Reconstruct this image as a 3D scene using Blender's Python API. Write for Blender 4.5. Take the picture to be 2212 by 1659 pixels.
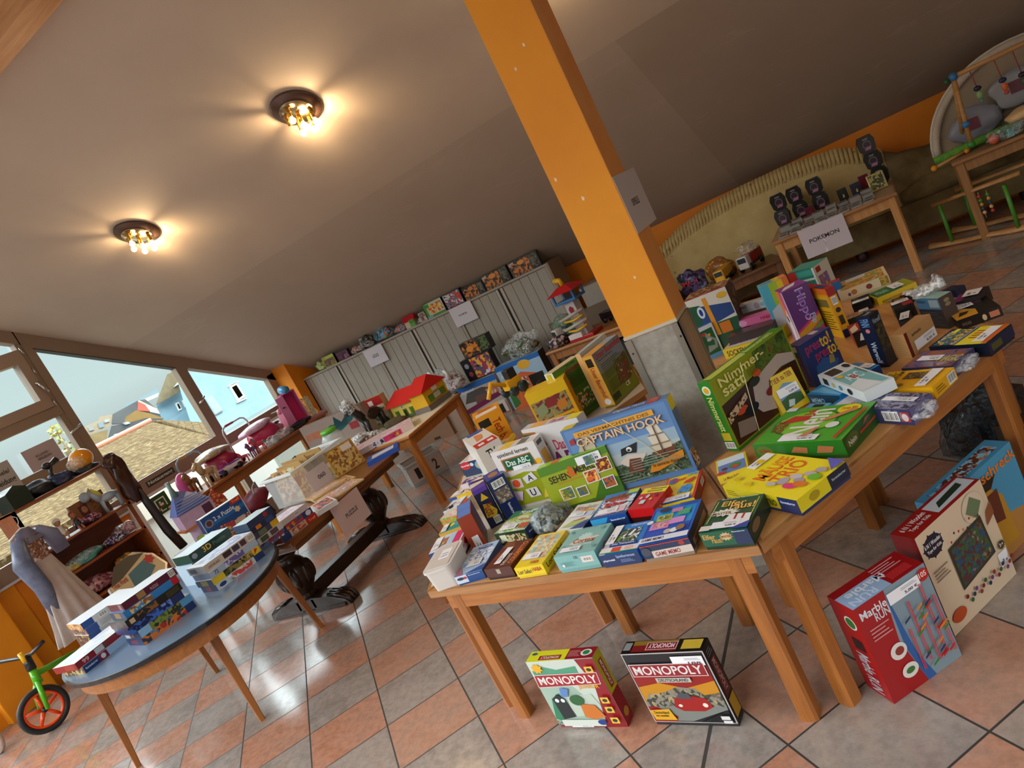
import bpy, bmesh, math, random
from mathutils import Vector, Matrix
SC = bpy.context.scene
for o in list(bpy.data.objects): bpy.data.objects.remove(o)
COL = SC.collection
PI = math.pi
# ---------------------------------------------------------------- camera
F, PITCH, ROLL, YAW, CH = 1549.74, .177235, .473134, -.532077, 1.50991
cp, sp, cr, sr, cy, sy = math.cos(PITCH), math.sin(PITCH), math.cos(ROLL), math.sin(ROLL), math.cos(YAW), math.sin(YAW)
FWD = Vector((sy*cp, cy*cp, -sp)); RT0 = Vector((cy, -sy, 0)); DN0 = FWD.cross(RT0)
RT = RT0*cr + DN0*sr; DN = RT0*-sr + DN0*cr
CAMP = Vector((0, 0, CH))
cd = bpy.data.cameras.new('camera'); cam = bpy.data.objects.new('camera', cd); COL.objects.link(cam)
cd.sensor_fit = 'HORIZONTAL'; cd.sensor_width = 36; cd.lens = F/2212*36; cd.clip_start = .05; cd.clip_end = 500
m = Matrix.Identity(4)
for i in range(3):
    m[i][0] = RT[i]; m[i][1] = -DN[i]; m[i][2] = -FWD[i]; m[i][3] = CAMP[i]
cam.matrix_world = m
SC.camera = cam
SC.view_settings.view_transform = 'Standard'; SC.view_settings.look = 'None'
SC.view_settings.exposure = EXPO = 0.3; SC.view_settings.gamma = 1; SC.view_settings.use_curve_mapping = False
# ---------------------------------------------------------------- colour helpers
def lin(h):
    h = h.lstrip('#'); c = [int(h[i:i+2], 16)/255 for i in (0, 2, 4)]
    return tuple(x/12.92 if x <= .04045 else ((x+.055)/1.055)**2.4 for x in c) + (1,)
# ---------------------------------------------------------------- world: pale hazy sky, brighter higher up
w = bpy.data.worlds.new('sky'); SC.world = w; w.use_nodes = True
nt = w.node_tree; bg = nt.nodes['Background']
tc = nt.nodes.new('ShaderNodeTexCoord'); sx = nt.nodes.new('ShaderNodeSeparateXYZ'); nt.links.new(tc.outputs['Generated'], sx.inputs[0])
rp = nt.nodes.new('ShaderNodeValToRGB'); nt.links.new(sx.outputs['Z'], rp.inputs[0]); nt.links.new(rp.outputs[0], bg.inputs['Color'])
els = rp.color_ramp.elements
els[0].position = 0.0; els[0].color = (.46, .50, .50, 1); els[1].position = 1.0; els[1].color = (.8, 1.0, 1.3, 1)
for p_, c_ in ((.06, (.56, .68, .68, 1)), (.24, (.50, .66, .69, 1)), (.32, (3.0, 3.4, 3.6, 1)), (.42, (8.6, 9.4, 9.8, 1)), (.62, (8.6, 9.4, 9.8, 1)), (.74, (1.6, 1.9, 2.2, 1))):
    e = els.new(p_); e.color = c_
bg.inputs['Strength'].default_value = 1.0
# sun: high, behind the roof, lights the roofs outside only
sd = bpy.data.lights.new('sun', 'SUN'); sd.energy = 1.25; sd.color = (1, .93, .80); sd.angle = .01
sun = bpy.data.objects.new('sun', sd); COL.objects.link(sun)
sun.rotation_euler = Vector((.45, .38, .80)).to_track_quat('Z', 'Y').to_euler()
# ---------------------------------------------------------------- unprojection to real surfaces
def ray(x, y): return RT*((x-1106)/F) + DN*((y-829.5)/F) + FWD
def at(p, z=0.0):
    d = ray(*p); return CAMP + d*((z-CH)/d.z)
def atX(p, X):
    d = ray(*p); return CAMP + d*(X/d.x)
def atY(p, Y):
    d = ray(*p); return CAMP + d*(Y/d.y)
def upz(foot, p):
    "height of the pixel p on the vertical line over foot"
    d = ray(*p); a = Vector((d.x, d.y)); b = Vector((foot.x, foot.y)); t = a.dot(b)/a.dot(a); return CH + d.z*t
def zf(ox, oy, s): return lambda x, y: (ox+x*s, oy+y*s)
# ---------------------------------------------------------------- materials
MATS = {}
def nmat(key):
    if key in MATS: return MATS[key], None, None
    mt = bpy.data.materials.new(key); mt.use_nodes = True; MATS[key] = mt
    return mt, mt.node_tree, mt.node_tree.nodes['Principled BSDF']
def plain(hexc, rough=.5, metal=0, spec=.5, alpha=1, emis=0, trans=0):
    key = 'c_%s_%s_%s_%s_%s_%s_%s' % (hexc, rough, metal, spec, alpha, emis, trans)
    mt, t, b = nmat(key)
    if t is None: return mt
    b.inputs['Base Color'].default_value = lin(hexc); b.inputs['Roughness'].default_value = rough
    b.inputs['Metallic'].default_value = metal; b.inputs['Specular IOR Level'].default_value = spec
    b.inputs['Alpha'].default_value = alpha; b.inputs['Transmission Weight'].default_value = trans
    if emis: b.inputs['Emission Color'].default_value = lin(hexc); b.inputs['Emission Strength'].default_value = emis
    return mt
def N(t, kind, **kw):
    n = t.nodes.new(kind)
    for k, v in kw.items():
        if k in n.inputs.keys() if isinstance(k, str) else False: n.inputs[k].default_value = v
        else: setattr(n, k, v)
    return n
def mathn(t, op, a, b=None):
    n = t.nodes.new('ShaderNodeMath'); n.operation = op
    for i, v in enumerate((a, b)):
        if v is None: continue
        if isinstance(v, (int, float)): n.inputs[i].default_value = v
        else: t.links.new(v, n.inputs[i])
    return n.outputs[0]
def ramp(t, fac, stops, const=False):
    r = t.nodes.new('ShaderNodeValToRGB'); t.links.new(fac, r.inputs[0]); e = r.color_ramp.elements
    if const: r.color_ramp.interpolation = 'CONSTANT'
    e[0].position, e[0].color = stops[0][0], lin(stops[0][1]); e[1].position, e[1].color = stops[-1][0], lin(stops[-1][1])
    for p_, c_ in stops[1:-1]:
        q = e.new(p_); q.color = lin(c_)
    return r.outputs[0]
def mixc(t, fac, a, b, mode='MIX'):
    n = t.nodes.new('ShaderNodeMix'); n.data_type = 'RGBA'; n.blend_type = mode
    if isinstance(fac, (int, float)): n.inputs[0].default_value = fac
    else: t.links.new(fac, n.inputs[0])
    for i, v in ((6, a), (7, b)):
        if isinstance(v, (tuple, list)): n.inputs[i].default_value = v
        else: t.links.new(v, n.inputs[i])
    return n.outputs[2]
def coords(t, scale=(1, 1, 1), rot=(0, 0, 0), loc=(0, 0, 0), kind='Object'):
    c = t.nodes.new('ShaderNodeTexCoord'); mp = t.nodes.new('ShaderNodeMapping'); t.links.new(c.outputs[kind], mp.inputs[0])
    mp.inputs['Scale'].default_value = scale; mp.inputs['Rotation'].default_value = rot; mp.inputs['Location'].default_value = loc
    return mp.outputs[0]
def bump(t, b, h, strength=.2, dist=.01):
    n = t.nodes.new('ShaderNodeBump'); n.inputs['Strength'].default_value = strength; n.inputs['Distance'].default_value = dist
    t.links.new(h, n.inputs['Height']); t.links.new(n.outputs[0], b.inputs['Normal'])
def noise(t, vec, scale, detail=3, rough=.55, dist=0):
    n = t.nodes.new('ShaderNodeTexNoise'); t.links.new(vec, n.inputs['Vector']); n.inputs['Scale'].default_value = scale
    n.inputs['Detail'].default_value = detail; n.inputs['Roughness'].default_value = rough; n.inputs['Distortion'].default_value = dist
    return n.outputs['Fac']
def wood(base, dark, axis='x', rough=.4, scale=1.0):
    key = 'wood_%s_%s_%s_%s_%s' % (base, dark, axis, rough, scale)
    mt, t, b = nmat(key)
    if t is None: return mt
    s = {'x': (1.2, 14, 14), 'y': (14, 1.2, 14), 'z': (14, 14, 1.2)}[axis]
    v = coords(t, tuple(q*scale for q in s)); f = noise(t, v, 3.2, 5, .6, .6)
    c = ramp(t, f, [(.3, dark), (.7, base)]); t.links.new(c, b.inputs['Base Color']); b.inputs['Roughness'].default_value = rough
    bump(t, b, f, .06, .004)
    return mt
def mottled(c1, c2, scale=8, rough=.6, bmp=.0, detail=4, metal=0):
    key = 'mot_%s_%s_%s_%s_%s_%s' % (c1, c2, scale, rough, bmp, detail)
    mt, t, b = nmat(key)
    if t is None: return mt
    f = noise(t, coords(t), scale, detail, .6); c = ramp(t, f, [(.32, c1), (.68, c2)])
    t.links.new(c, b.inputs['Base Color']); b.inputs['Roughness'].default_value = rough; b.inputs['Metallic'].default_value = metal
    if bmp: bump(t, b, f, bmp, .02)
    return mt
def pic(*pal, scale=45, rough=.35):
    scale *= 1.7
    key = 'pic_' + '_'.join(pal) + '_%s_%s' % (scale, rough)
    mt, t, b = nmat(key)
    if t is None: return mt
    v = coords(t); n1 = t.nodes.new('ShaderNodeTexNoise'); t.links.new(v, n1.inputs['Vector']); n1.inputs['Scale'].default_value = scale*.8
    n1.inputs['Detail'].default_value = 2
    mx = t.nodes.new('ShaderNodeVectorMath'); mx.operation = 'MULTIPLY_ADD'
    t.links.new(n1.outputs['Color'], mx.inputs[0]); mx.inputs[1].default_value = (.02*45/scale,)*3; t.links.new(v, mx.inputs[2])
    vo = t.nodes.new('ShaderNodeTexVoronoi'); t.links.new(mx.outputs[0], vo.inputs['Vector']); vo.inputs['Scale'].default_value = scale
    sp_ = t.nodes.new('ShaderNodeSeparateColor'); t.links.new(vo.outputs['Color'], sp_.inputs[0])
    big = noise(t, v, scale*.22, 2)
    fac = mathn(t, 'ADD', mathn(t, 'MULTIPLY', sp_.outputs[0], .55), mathn(t, 'MULTIPLY', mathn(t, 'SUBTRACT', big, .22), .8))
    n = len(pal); c = ramp(t, fac, [(i/n, pal[i]) for i in range(n)], True)
    t.links.new(c, b.inputs['Base Color']); b.inputs['Roughness'].default_value = rough
    return mt
def film(hexc='e8eef0', alpha=.35, rough=.15):
    "clear crinkled plastic"
    key = 'film_%s_%s' % (hexc, alpha)
    mt, t, b = nmat(key)
    if t is None: return mt
    b.inputs['Base Color'].default_value = lin(hexc); b.inputs['Roughness'].default_value = rough
    f = noise(t, coords(t), 38, 3, .6, 1.2); bump(t, b, f, .9, .01)
    t.links.new(ramp(t, f, [(.4, '%02x%02x%02x' % ((int(alpha*255*.35),)*3)), (.62, '%02x%02x%02x' % ((min(255, int(alpha*255*1.7)),)*3))]), b.inputs['Alpha'])
    return mt
def M(c):
    if isinstance(c, str): return plain(c, .33)
    return c
# ---------------------------------------------------------------- mesh builder
class MB:
    def __init__(s): s.v = []; s.f = []; s.mi = []; s.sm = []; s.mats = []
    def mid(s, mt):
        mt = M(mt)
        if mt not in s.mats: s.mats.append(mt)
        return s.mats.index(mt)
    def add(s, vs, fs, mt, smooth=False, mx=None):
        b = len(s.v); k = s.mid(mt)
        for p in vs: s.v.append(tuple(mx @ Vector(p)) if mx else tuple(p))
        for f in fs: s.f.append([b+i for i in f]); s.mi.append(k); s.sm.append(smooth)
        return s
    def box(s, x0, y0, z0, x1, y1, z1, mt, mx=None, bev=0):
        if bev > 0:
            bm = bmesh.new(); bmesh.ops.create_cube(bm, size=1)
            for v in bm.verts: v.co = Vector(((x0+x1)/2+v.co.x*(x1-x0), (y0+y1)/2+v.co.y*(y1-y0), (z0+z1)/2+v.co.z*(z1-z0)))
            bmesh.ops.bevel(bm, geom=bm.edges[:], offset=bev, segments=2, profile=.6, affect='EDGES')
            bm.verts.index_update(); s.add([v.co for v in bm.verts], [[v.index for v in f.verts] for f in bm.faces], mt, False, mx); bm.free(); return s
        vs = [(x0,y0,z0),(x1,y0,z0),(x1,y1,z0),(x0,y1,z0),(x0,y0,z1),(x1,y0,z1),(x1,y1,z1),(x0,y1,z1)]
        return s.add(vs, [(0,3,2,1),(4,5,6,7),(0,1,5,4),(1,2,6,5),(2,3,7,6),(3,0,4,7)], mt, False, mx)
    def prism(s, pts, z0, z1, mt, mx=None):
        "pts: ccw xy outline extruded in z"
        n = len(pts); vs = [(p[0], p[1], z0) for p in pts]+[(p[0], p[1], z1) for p in pts]
        fs = [tuple(range(n-1, -1, -1)), tuple(range(n, 2*n))]+[(i, (i+1) % n, n+(i+1) % n, n+i) for i in range(n)]
        return s.add(vs, fs, mt, False, mx)
    def tube(s, pts, rad, mt, n=10, caps=True, mx=None, sq=1.0):
        pts = [Vector(p) for p in pts]; k = len(pts)
        rs = rad if isinstance(rad, (list, tuple)) else [rad]*k
        d0 = (pts[1]-pts[0]).normalized(); u = d0.orthogonal().normalized(); vs = []
        for i, p in enumerate(pts):
            d = (pts[min(i+1, k-1)]-pts[max(i-1, 0)]).normalized()
            u = (u-d*u.dot(d)).normalized(); w_ = d.cross(u)
            for j in range(n):
                a = 2*PI*j/n; vs.append(p+(u*math.cos(a)+w_*math.sin(a)*sq)*rs[i])
        fs = [(i*n+j, i*n+(j+1) % n, (i+1)*n+(j+1) % n, (i+1)*n+j) for i in range(k-1) for j in range(n)]
        if caps: fs += [tuple(range(n-1, -1, -1)), tuple((k-1)*n+j for j in range(n))]
        return s.add(vs, fs, mt, True, mx)
    def lathe(s, prof, mt, n=20, mx=None, smooth=True):
        "prof: (r, z) pairs bottom to top"
        vs = []; fs = []; k = len(prof)
        for r, z in prof:
            for j in range(n): a = 2*PI*j/n; vs.append((r*math.cos(a), r*math.sin(a), z))
        for i in range(k-1):
            for j in range(n): fs.append((i*n+j, i*n+(j+1) % n, (i+1)*n+(j+1) % n, (i+1)*n+j))
        fs += [tuple(range(n-1, -1, -1)), tuple((k-1)*n+j for j in range(n))]
        return s.add(vs, fs, mt, smooth, mx)
    def ball(s, c, r, mt, n=12, m_=8, mx=None):
        c = Vector(c); r = (r, r, r) if isinstance(r, (int, float)) else r; vs = []; fs = []
        for i in range(1, m_):
            t = PI*i/m_
            for j in range(n): a = 2*PI*j/n; vs.append((c.x+r[0]*math.sin(t)*math.cos(a), c.y+r[1]*math.sin(t)*math.sin(a), c.z-r[2]*math.cos(t)))
        b = len(vs); vs += [(c.x, c.y, c.z-r[2]), (c.x, c.y, c.z+r[2])]
        for i in range(m_-2):
            for j in range(n): fs.append((i*n+j, i*n+(j+1) % n, (i+1)*n+(j+1) % n, (i+1)*n+j))
        for j in range(n): fs.append((b, (j+1) % n, j)); fs.append((b+1, (m_-2)*n+j, (m_-2)*n+(j+1) % n))
        return s.add(vs, fs, mt, True, mx)
    def blob(s, c, r, mt, seed=0, amp=.25, n=20, m_=14, mx=None, flat=True, freq=2.2):
        "lumpy closed form: bags, plush, crumpled cloth"
        rnd = random.Random(seed); ph = [(rnd.uniform(0, 6.3), rnd.uniform(.6, 1.5)*freq, Vector((rnd.uniform(-1, 1), rnd.uniform(-1, 1), rnd.uniform(-1, 1))).normalized()) for _ in range(6)]
        q = MB(); q.ball((0, 0, 0), 1, mt, n, m_); vs = []
        for v in q.v:
            v = Vector(v); k = 1+amp*sum(math.sin(p+f*2.4*v.dot(d)) for p, f, d in ph)/3
            v = Vector((v.x*k*r[0], v.y*k*r[1], v.z*k*r[2]))
            if flat and v.z < -r[2]*.62: v.z = -r[2]*.62
            vs.append(v+Vector(c))
        return s.add(vs, q.f, mt, True, mx)
    def build(s, name, parent=None, loc=(0, 0, 0), rot=(0, 0, 0)):
        me = bpy.data.meshes.new(name); me.from_pydata(s.v, [], s.f)
        for mt in s.mats: me.materials.append(mt)
        me.polygons.foreach_set('material_index', s.mi); me.polygons.foreach_set('use_smooth', s.sm)
        me.validate(); me.update()
        o = bpy.data.objects.new(name, me); COL.objects.link(o); o.location = loc; o.rotation_euler = rot
        if parent: o.parent = parent
        return o
def tag(o, label=None, cat=None, group=None, kind=None):
    if label: o['label'] = label
    if cat: o['category'] = cat
    if group: o['group'] = group
    if kind: o['kind'] = kind
    return o
def thing(name, label, cat, loc=(0, 0, 0), rz=0, group=None, rot=None):
    o = bpy.data.objects.new(name, None); COL.objects.link(o); o.empty_display_size = .05
    o.location = loc; o.rotation_euler = rot if rot else (0, 0, rz)
    return tag(o, label, cat, group)
def struct(mb, name): return tag(mb.build(name), kind='structure')
def dup(root, loc=None, rz=None, label=None, group=None):
    r = root.copy(); COL.objects.link(r)
    if loc is not None: r.location = loc
    if rz is not None: r.rotation_euler = (0, 0, rz)
    if label: r['label'] = label
    if group: r['group'] = group
    for ch in list(root.children):
        c = ch.copy(); COL.objects.link(c); c.parent = r
        for g in list(ch.children):
            d = g.copy(); COL.objects.link(d); d.parent = c
    return r
# ---------------------------------------------------------------- lettering as mesh
TXT = {}
def textmesh(s, bold=True):
    if (s, bold) in TXT: return TXT[(s, bold)]
    cu = bpy.data.curves.new('t', 'FONT'); cu.body = s; cu.size = 1; cu.resolution_u = 3; cu.space_line = .9
    cu.align_x = 'CENTER'
    if bold: cu.offset = .018
    ob = bpy.data.objects.new('t', cu); COL.objects.link(ob)
    dg = bpy.context.evaluated_depsgraph_get(); me = bpy.data.meshes.new_from_object(ob.evaluated_get(dg))
    vs = [v.co.copy() for v in me.vertices]; fs = [list(p.vertices) for p in me.polygons]
    bpy.data.objects.remove(ob); bpy.data.curves.remove(cu); bpy.data.meshes.remove(me)
    if vs:
        x0, x1 = min(v.x for v in vs), max(v.x for v in vs); y0, y1 = min(v.y for v in vs), max(v.y for v in vs)
        vs = [((v.x-x0)/max(x1-x0, 1e-6), (v.y-y0)/max(y1-y0, 1e-6)) for v in vs]
    TXT[(s, bold)] = (vs, fs); return vs, fs
def art(mb, org, U, V, els, eps=.0004):
    """flat printed elements on the rectangle org + u*U + v*V (0..1), each a hair above the one before
    ('r',u0,v0,u1,v1,col) ('e',cu,cv,ru,rv,col) ('p',pts,col) ('t',str,u0,v0,u1,v1,col[,quarter turns]) ('l',u0,v0,u1,v1,n,col) lines of small print ('b',...) bar code"""
    org, U, V = Vector(org), Vector(U), Vector(V); Nn = U.cross(V).normalized(); k = 0
    for e in els:
        k += 1; o = org+Nn*eps*k
        P = lambda u, v: o+U*u+V*v
        if e[0] == 'r': mb.add([P(e[1], e[2]), P(e[3], e[2]), P(e[3], e[4]), P(e[1], e[4])], [(0, 1, 2, 3)], e[5])
        elif e[0] == 'e':
            mb.add([P(e[1]+e[3]*math.cos(a*PI/10), e[2]+e[4]*math.sin(a*PI/10)) for a in range(20)], [tuple(range(20))], e[5])
        elif e[0] == 's':
            n = e[6] if len(e) > 6 else 10
            mb.add([P(e[1]+e[3]*(1 if a % 2 else .66)*math.cos(a*PI/n), e[2]+e[4]*(1 if a % 2 else .66)*math.sin(a*PI/n)) for a in range(2*n)], [tuple(range(2*n))], e[5])
        elif e[0] == 'p': mb.add([P(*q) for q in e[1]], [tuple(range(len(e[1])))], e[2])
        elif e[0] == 't':
            vs, fs = textmesh(e[1]); q = e[7] if len(e) > 7 else 0; pts = []
            for (a, b) in vs:
                if q == 1: a, b = 1-b, a
                elif q == 2: a, b = 1-a, 1-b
                elif q == 3: a, b = b, 1-a
                pts.append(P(e[2]+(e[4]-e[2])*a, e[3]+(e[5]-e[3])*b))
            if fs: mb.add(pts, fs, e[6])
        elif e[0] == 'l':
            n = e[5]
            for i in range(n):
                v0 = e[2]+(e[4]-e[2])*(i+.25)/n; v1 = e[2]+(e[4]-e[2])*(i+.6)/n; uu = e[1]+(e[3]-e[1])*(1-.25*((i*7) % 3)/2)
                mb.add([P(e[1], v0), P(uu, v0), P(uu, v1), P(e[1], v1)], [(0, 1, 2, 3)], e[6])
        elif e[0] == 'b':
            mb.add([P(e[1], e[2]), P(e[3], e[2]), P(e[3], e[4]), P(e[1], e[4])], [(0, 1, 2, 3)], 'f0ece6')
            o2 = o+Nn*eps*.5
            for i in range(9):
                a = e[1]+(e[3]-e[1])*(.08+i*.1); b_ = a+(e[3]-e[1])*(.03+.03*((i*5) % 3)/2)
                v0, v1 = e[2]+(e[4]-e[2])*.15, e[4]-(e[4]-e[2])*.12
                mb.add([o2+U*a+V*v0, o2+U*b_+V*v0, o2+U*b_+V*v1, o2+U*a+V*v1], [(0, 1, 2, 3)], '1a1a1c')
            k += .5
def sides(L, W, H, z0=0):
    a, b = L/2, W/2
    return {'front': ((-a, -b, z0), (L, 0, 0), (0, 0, H)), 'back': ((a, b, z0), (-L, 0, 0), (0, 0, H)),
            'right': ((a, -b, z0), (0, W, 0), (0, 0, H)), 'left': ((-a, b, z0), (0, -W, 0), (0, 0, H)),
            'top': ((-a, -b, z0+H), (L, 0, 0), (0, W, 0))}
def carton(label, L, W, H, loc, rz=0, col='c0c0c0', faces=None, sticker=None, group=None, name='game_box', cat='board game', lid=True, rot=None, side=None, tray='d8d0c4', own=False, string=None):
    """cardboard box; base centre at loc. faces: {side: [art]}; sticker: (side,u0,v0,u1,v1[,number])"""
    faces = faces or {}
    if lid:
        t = thing(name, label, cat, loc, rz, group, rot)
        h0 = min(.012, H*.2)
        MB().box(-L/2+.002, -W/2+.002, 0, L/2-.002, W/2-.002, H-.003, tray).build('tray', t)
        b = MB(); b.box(-L/2, -W/2, h0, L/2, W/2, H, M(side or col))
        if side: art(b, *sides(L, W, H)['top'], [('r', 0, 0, 1, 1, M(col))])
        S = sides(L, W, H)
        for k, e in faces.items():
            g = S[k]
            if k != 'top': g = ((g[0][0], g[0][1], g[0][2]+h0), g[1], (0, 0, H-h0))
            art(b, g[0], g[1], g[2], ([('r', 0, 0, 1, 1, M(col))] if (k == 'top' and side) else [])+e)
        b.build('lid', t)
    else:
        b = MB(); b.box(-L/2, -W/2, 0, L/2, W/2, H, M(side or col))
        S = sides(L, W, H)
        if side: art(b, *S['top'], [('r', 0, 0, 1, 1, M(col))])
        for k, e in faces.items(): art(b, *S[k], ([('r', 0, 0, 1, 1, M(col))] if (k == 'top' and side) else [])+e)
        t = b.build(name, None, loc, rot if rot else (0, 0, rz)); tag(t, label, cat, group)
    if sticker:
        g = sides(L, W, H)[sticker[0]]; o, U, V = (Vector(q) for q in g); nn = U.cross(V).normalized()
        u0, v0, u1, v1 = sticker[1:5]; o2 = o+U*u0+V*v0+nn*.0045; q = MB()
        U2, V2 = U*(u1-u0), V*(v1-v0)
        # a label lies along its longer side
        vert = V2.length > U2.length
        q.add([o2, o2+U2, o2+U2+V2, o2+V2, o2-nn*.0008, o2+U2-nn*.0008, o2+U2+V2-nn*.0008, o2+V2-nn*.0008], [(0, 1, 2, 3), (0, 4, 5, 1), (1, 5, 6, 2), (2, 6, 7, 3), (3, 7, 4, 0)], 'ece8ea')
        num = sticker[5] if len(sticker) > 5 else '2,50 €'
        if vert: art(q, o2, U2, V2, [('l', .62, .12, .8, .5, 1, '70707a'), ('t', num, .25, .12, .5, .5, '303036', 1)])
        else: art(q, o2, U2, V2, [('l', .42, .58, .92, .86, 2, '8a8a92'), ('t', num, .5, .14, .9, .44, '303036')])
        q.build('price_sticker', t)
    return t
def lie(FL, FR, BL, z0, H):
    "footprint of a lying box from three top-face corners seen in the photo"
    a, b, c = at(FL, z0+H), at(FR, z0+H), at(BL, z0+H); ux = (b-a); L = ux.length; ux.normalize()
    nrm = Vector((-ux.y, ux.x, 0)); W = abs((c-a).dot(nrm)); s = 1 if (c-a).dot(nrm) > 0 else -1
    ce = (a+b)/2+nrm*W/2*s; return L, W, (ce.x, ce.y, z0), math.atan2(ux.y, ux.x)
def stand(BL, BR, TL, z0, W):
    "standing box: bottom-left, bottom-right and top-left corner of the face we see; W its depth away from us"
    a, b = at(BL, z0), at(BR, z0); ux = b-a; L = ux.length; ux.normalize(); nrm = Vector((-ux.y, ux.x, 0))
    H = upz(a, TL)-z0; ce = (a+b)/2+nrm*W/2; return L, W, H, (ce.x, ce.y, z0), math.atan2(ux.y, ux.x)
# ================================================================ the room
XW, YW = -6.6, 7.0                     # gable wall, knee wall
def zc(y): return 4.93-.5606*y         # sloping ceiling
# floor tiles laid diagonally
mt, t, b = nmat('floor_tiles')
v = coords(t, (1, 1, 1)); s_ = t.nodes.new('ShaderNodeSeparateXYZ'); t.links.new(v, s_.inputs[0])
c45 = math.sqrt(.5); T = .335
xo = mathn(t, 'ADD', mathn(t, 'MULTIPLY', s_.outputs[0], c45), mathn(t, 'MULTIPLY', s_.outputs[1], c45))
yo = mathn(t, 'SUBTRACT', mathn(t, 'MULTIPLY', s_.outputs[1], c45), mathn(t, 'MULTIPLY', s_.outputs[0], c45))
u_ = mathn(t, 'ADD', mathn(t, 'DIVIDE', xo, T), 3.1223); v_ = mathn(t, 'DIVIDE', mathn(t, 'SUBTRACT', mathn(t, 'DIVIDE', yo, T), 6.6458), .9884)
def edge(q): 
    f = mathn(t, 'FRACT', q); return mathn(t, 'SUBTRACT', .5, mathn(t, 'ABSOLUTE', mathn(t, 'SUBTRACT', f, .5)))
JX = (at((1591, 1290)).x+at((1515, 1659)).x)/2
ed = mathn(t, 'MINIMUM', edge(u_), edge(v_)); grout = mathn(t, 'LESS_THAN', ed, .0095)
jx = mathn(t, 'LESS_THAN', mathn(t, 'ABSOLUTE', mathn(t, 'SUBTRACT', s_.outputs[0], JX)), .006)
grout = mathn(t, 'MAXIMUM', grout, jx)
fu, fv = mathn(t, 'FLOOR', u_), mathn(t, 'FLOOR', v_)
par = mathn(t, 'ABSOLUTE', mathn(t, 'MODULO', mathn(t, 'ADD', fu, fv), 2))
cmb = t.nodes.new('ShaderNodeCombineXYZ'); t.links.new(fu, cmb.inputs[0]); t.links.new(fv, cmb.inputs[1])
wn = t.nodes.new('ShaderNodeTexWhiteNoise'); t.links.new(cmb.outputs[0], wn.inputs['Vector'])
off = t.nodes.new('ShaderNodeVectorMath'); off.operation = 'MULTIPLY_ADD'; t.links.new(wn.outputs['Color'], off.inputs[0]); off.inputs[1].default_value = (7, 7, 7); t.links.new(v, off.inputs[2])
n1 = noise(t, off.outputs[0], 5.5, 5, .6); n2 = noise(t, off.outputs[0], 34, 3, .7)
ca = ramp(t, n1, [(.3, '857b74'), (.55, '9b9088'), (.75, '988376')]); cb = ramp(t, n1, [(.3, 'a87358'), (.5, 'b5826a'), (.75, '9e7f70')])
par2 = mathn(t, 'LESS_THAN', mathn(t, 'ABSOLUTE', mathn(t, 'SUBTRACT', par, wn.outputs['Value'])), .82)
cc = mixc(t, par, ca, cb); cc = mixc(t, .22, cc, ramp(t, n2, [(.35, '5c544e'), (.6, 'd8d0c8')]), 'OVERLAY')
wv = mathn(t, 'MULTIPLY', wn.outputs['Value'], .25); cc = mixc(t, wv, cc, lin('a8917f'))
cc = mixc(t, grout, cc, lin('2e2a26')); t.links.new(cc, b.inputs['Base Color'])
t.links.new(ramp(t, mathn(t, 'MAXIMUM', grout, mathn(t, 'MULTIPLY', n2, .35)), [(0, '484848'), (1, 'd0d0d0')]), b.inputs['Roughness']); b.inputs['Specular IOR Level'].default_value = .9
hh = mathn(t, 'ADD', mathn(t, 'MULTIPLY', mathn(t, 'SUBTRACT', 1, grout), 1), mathn(t, 'MULTIPLY', n2, .12)); bump(t, b, hh, .35, .003)
struct(MB().box(-6.72, -6.0, -.1, 5.1, 7.1, 0, mt), 'floor')
# ceiling with a faint joint and old patches
mt, t, b = nmat('ceiling_paint')
v = coords(t); n1 = noise(t, v, .9, 4, .6); n2 = noise(t, v, 260, 2, .7)
vs_ = coords(t, (1.2, 5, 1), (0, 0, .5)); n3 = noise(t, vs_, 1.6, 5, .65, .5)
cc = ramp(t, n1, [(.3, 'c0b09e'), (.7, 'ccbcaa')])
s_ = t.nodes.new('ShaderNodeSeparateXYZ'); t.links.new(v, s_.inputs[0])
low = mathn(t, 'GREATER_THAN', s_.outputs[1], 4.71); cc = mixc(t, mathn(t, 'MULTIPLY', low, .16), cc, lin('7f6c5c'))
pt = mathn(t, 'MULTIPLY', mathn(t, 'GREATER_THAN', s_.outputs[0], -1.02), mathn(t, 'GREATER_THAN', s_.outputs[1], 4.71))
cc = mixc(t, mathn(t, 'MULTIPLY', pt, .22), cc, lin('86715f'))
scr = mathn(t, 'MULTIPLY', mathn(t, 'GREATER_THAN', n3, .62), mathn(t, 'MULTIPLY', low, .22)); cc = mixc(t, scr, cc, lin('d0c0ae'))
vo = coords(t, (9, 22, 9)); n4 = noise(t, vo, 1.0, 6, .7); cc = mixc(t, mathn(t, 'MULTIPLY', mathn(t, 'GREATER_THAN', n4, .775), .35), cc, lin('66523f'))
cc = mixc(t, mathn(t, 'MULTIPLY', n2, .10), cc, lin('6a5a4c')); t.links.new(cc, b.inputs['Base Color']); b.inputs['Roughness'].default_value = .75
bump(t, b, n2, .12, .002)
def slab(x0, x1, y0, y1, th, mt, name):
    q = MB(); vs = []
    for dz in (0, th):
        vs += [(x0, y0, zc(y0)+dz), (x1, y0, zc(y0)+dz), (x1, y1, zc(y1)+dz), (x0, y1, zc(y1)+dz)]
    q.add(vs, [(0, 3, 2, 1)[::1], (4, 5, 6, 7), (0, 1, 5, 4), (1, 2, 6, 5), (2, 3, 7, 6), (3, 0, 4, 7)], mt); return struct(q, name)
slab(-6.75, 5.2, -1.0, 7.15, .14, mt, 'ceiling')
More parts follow.
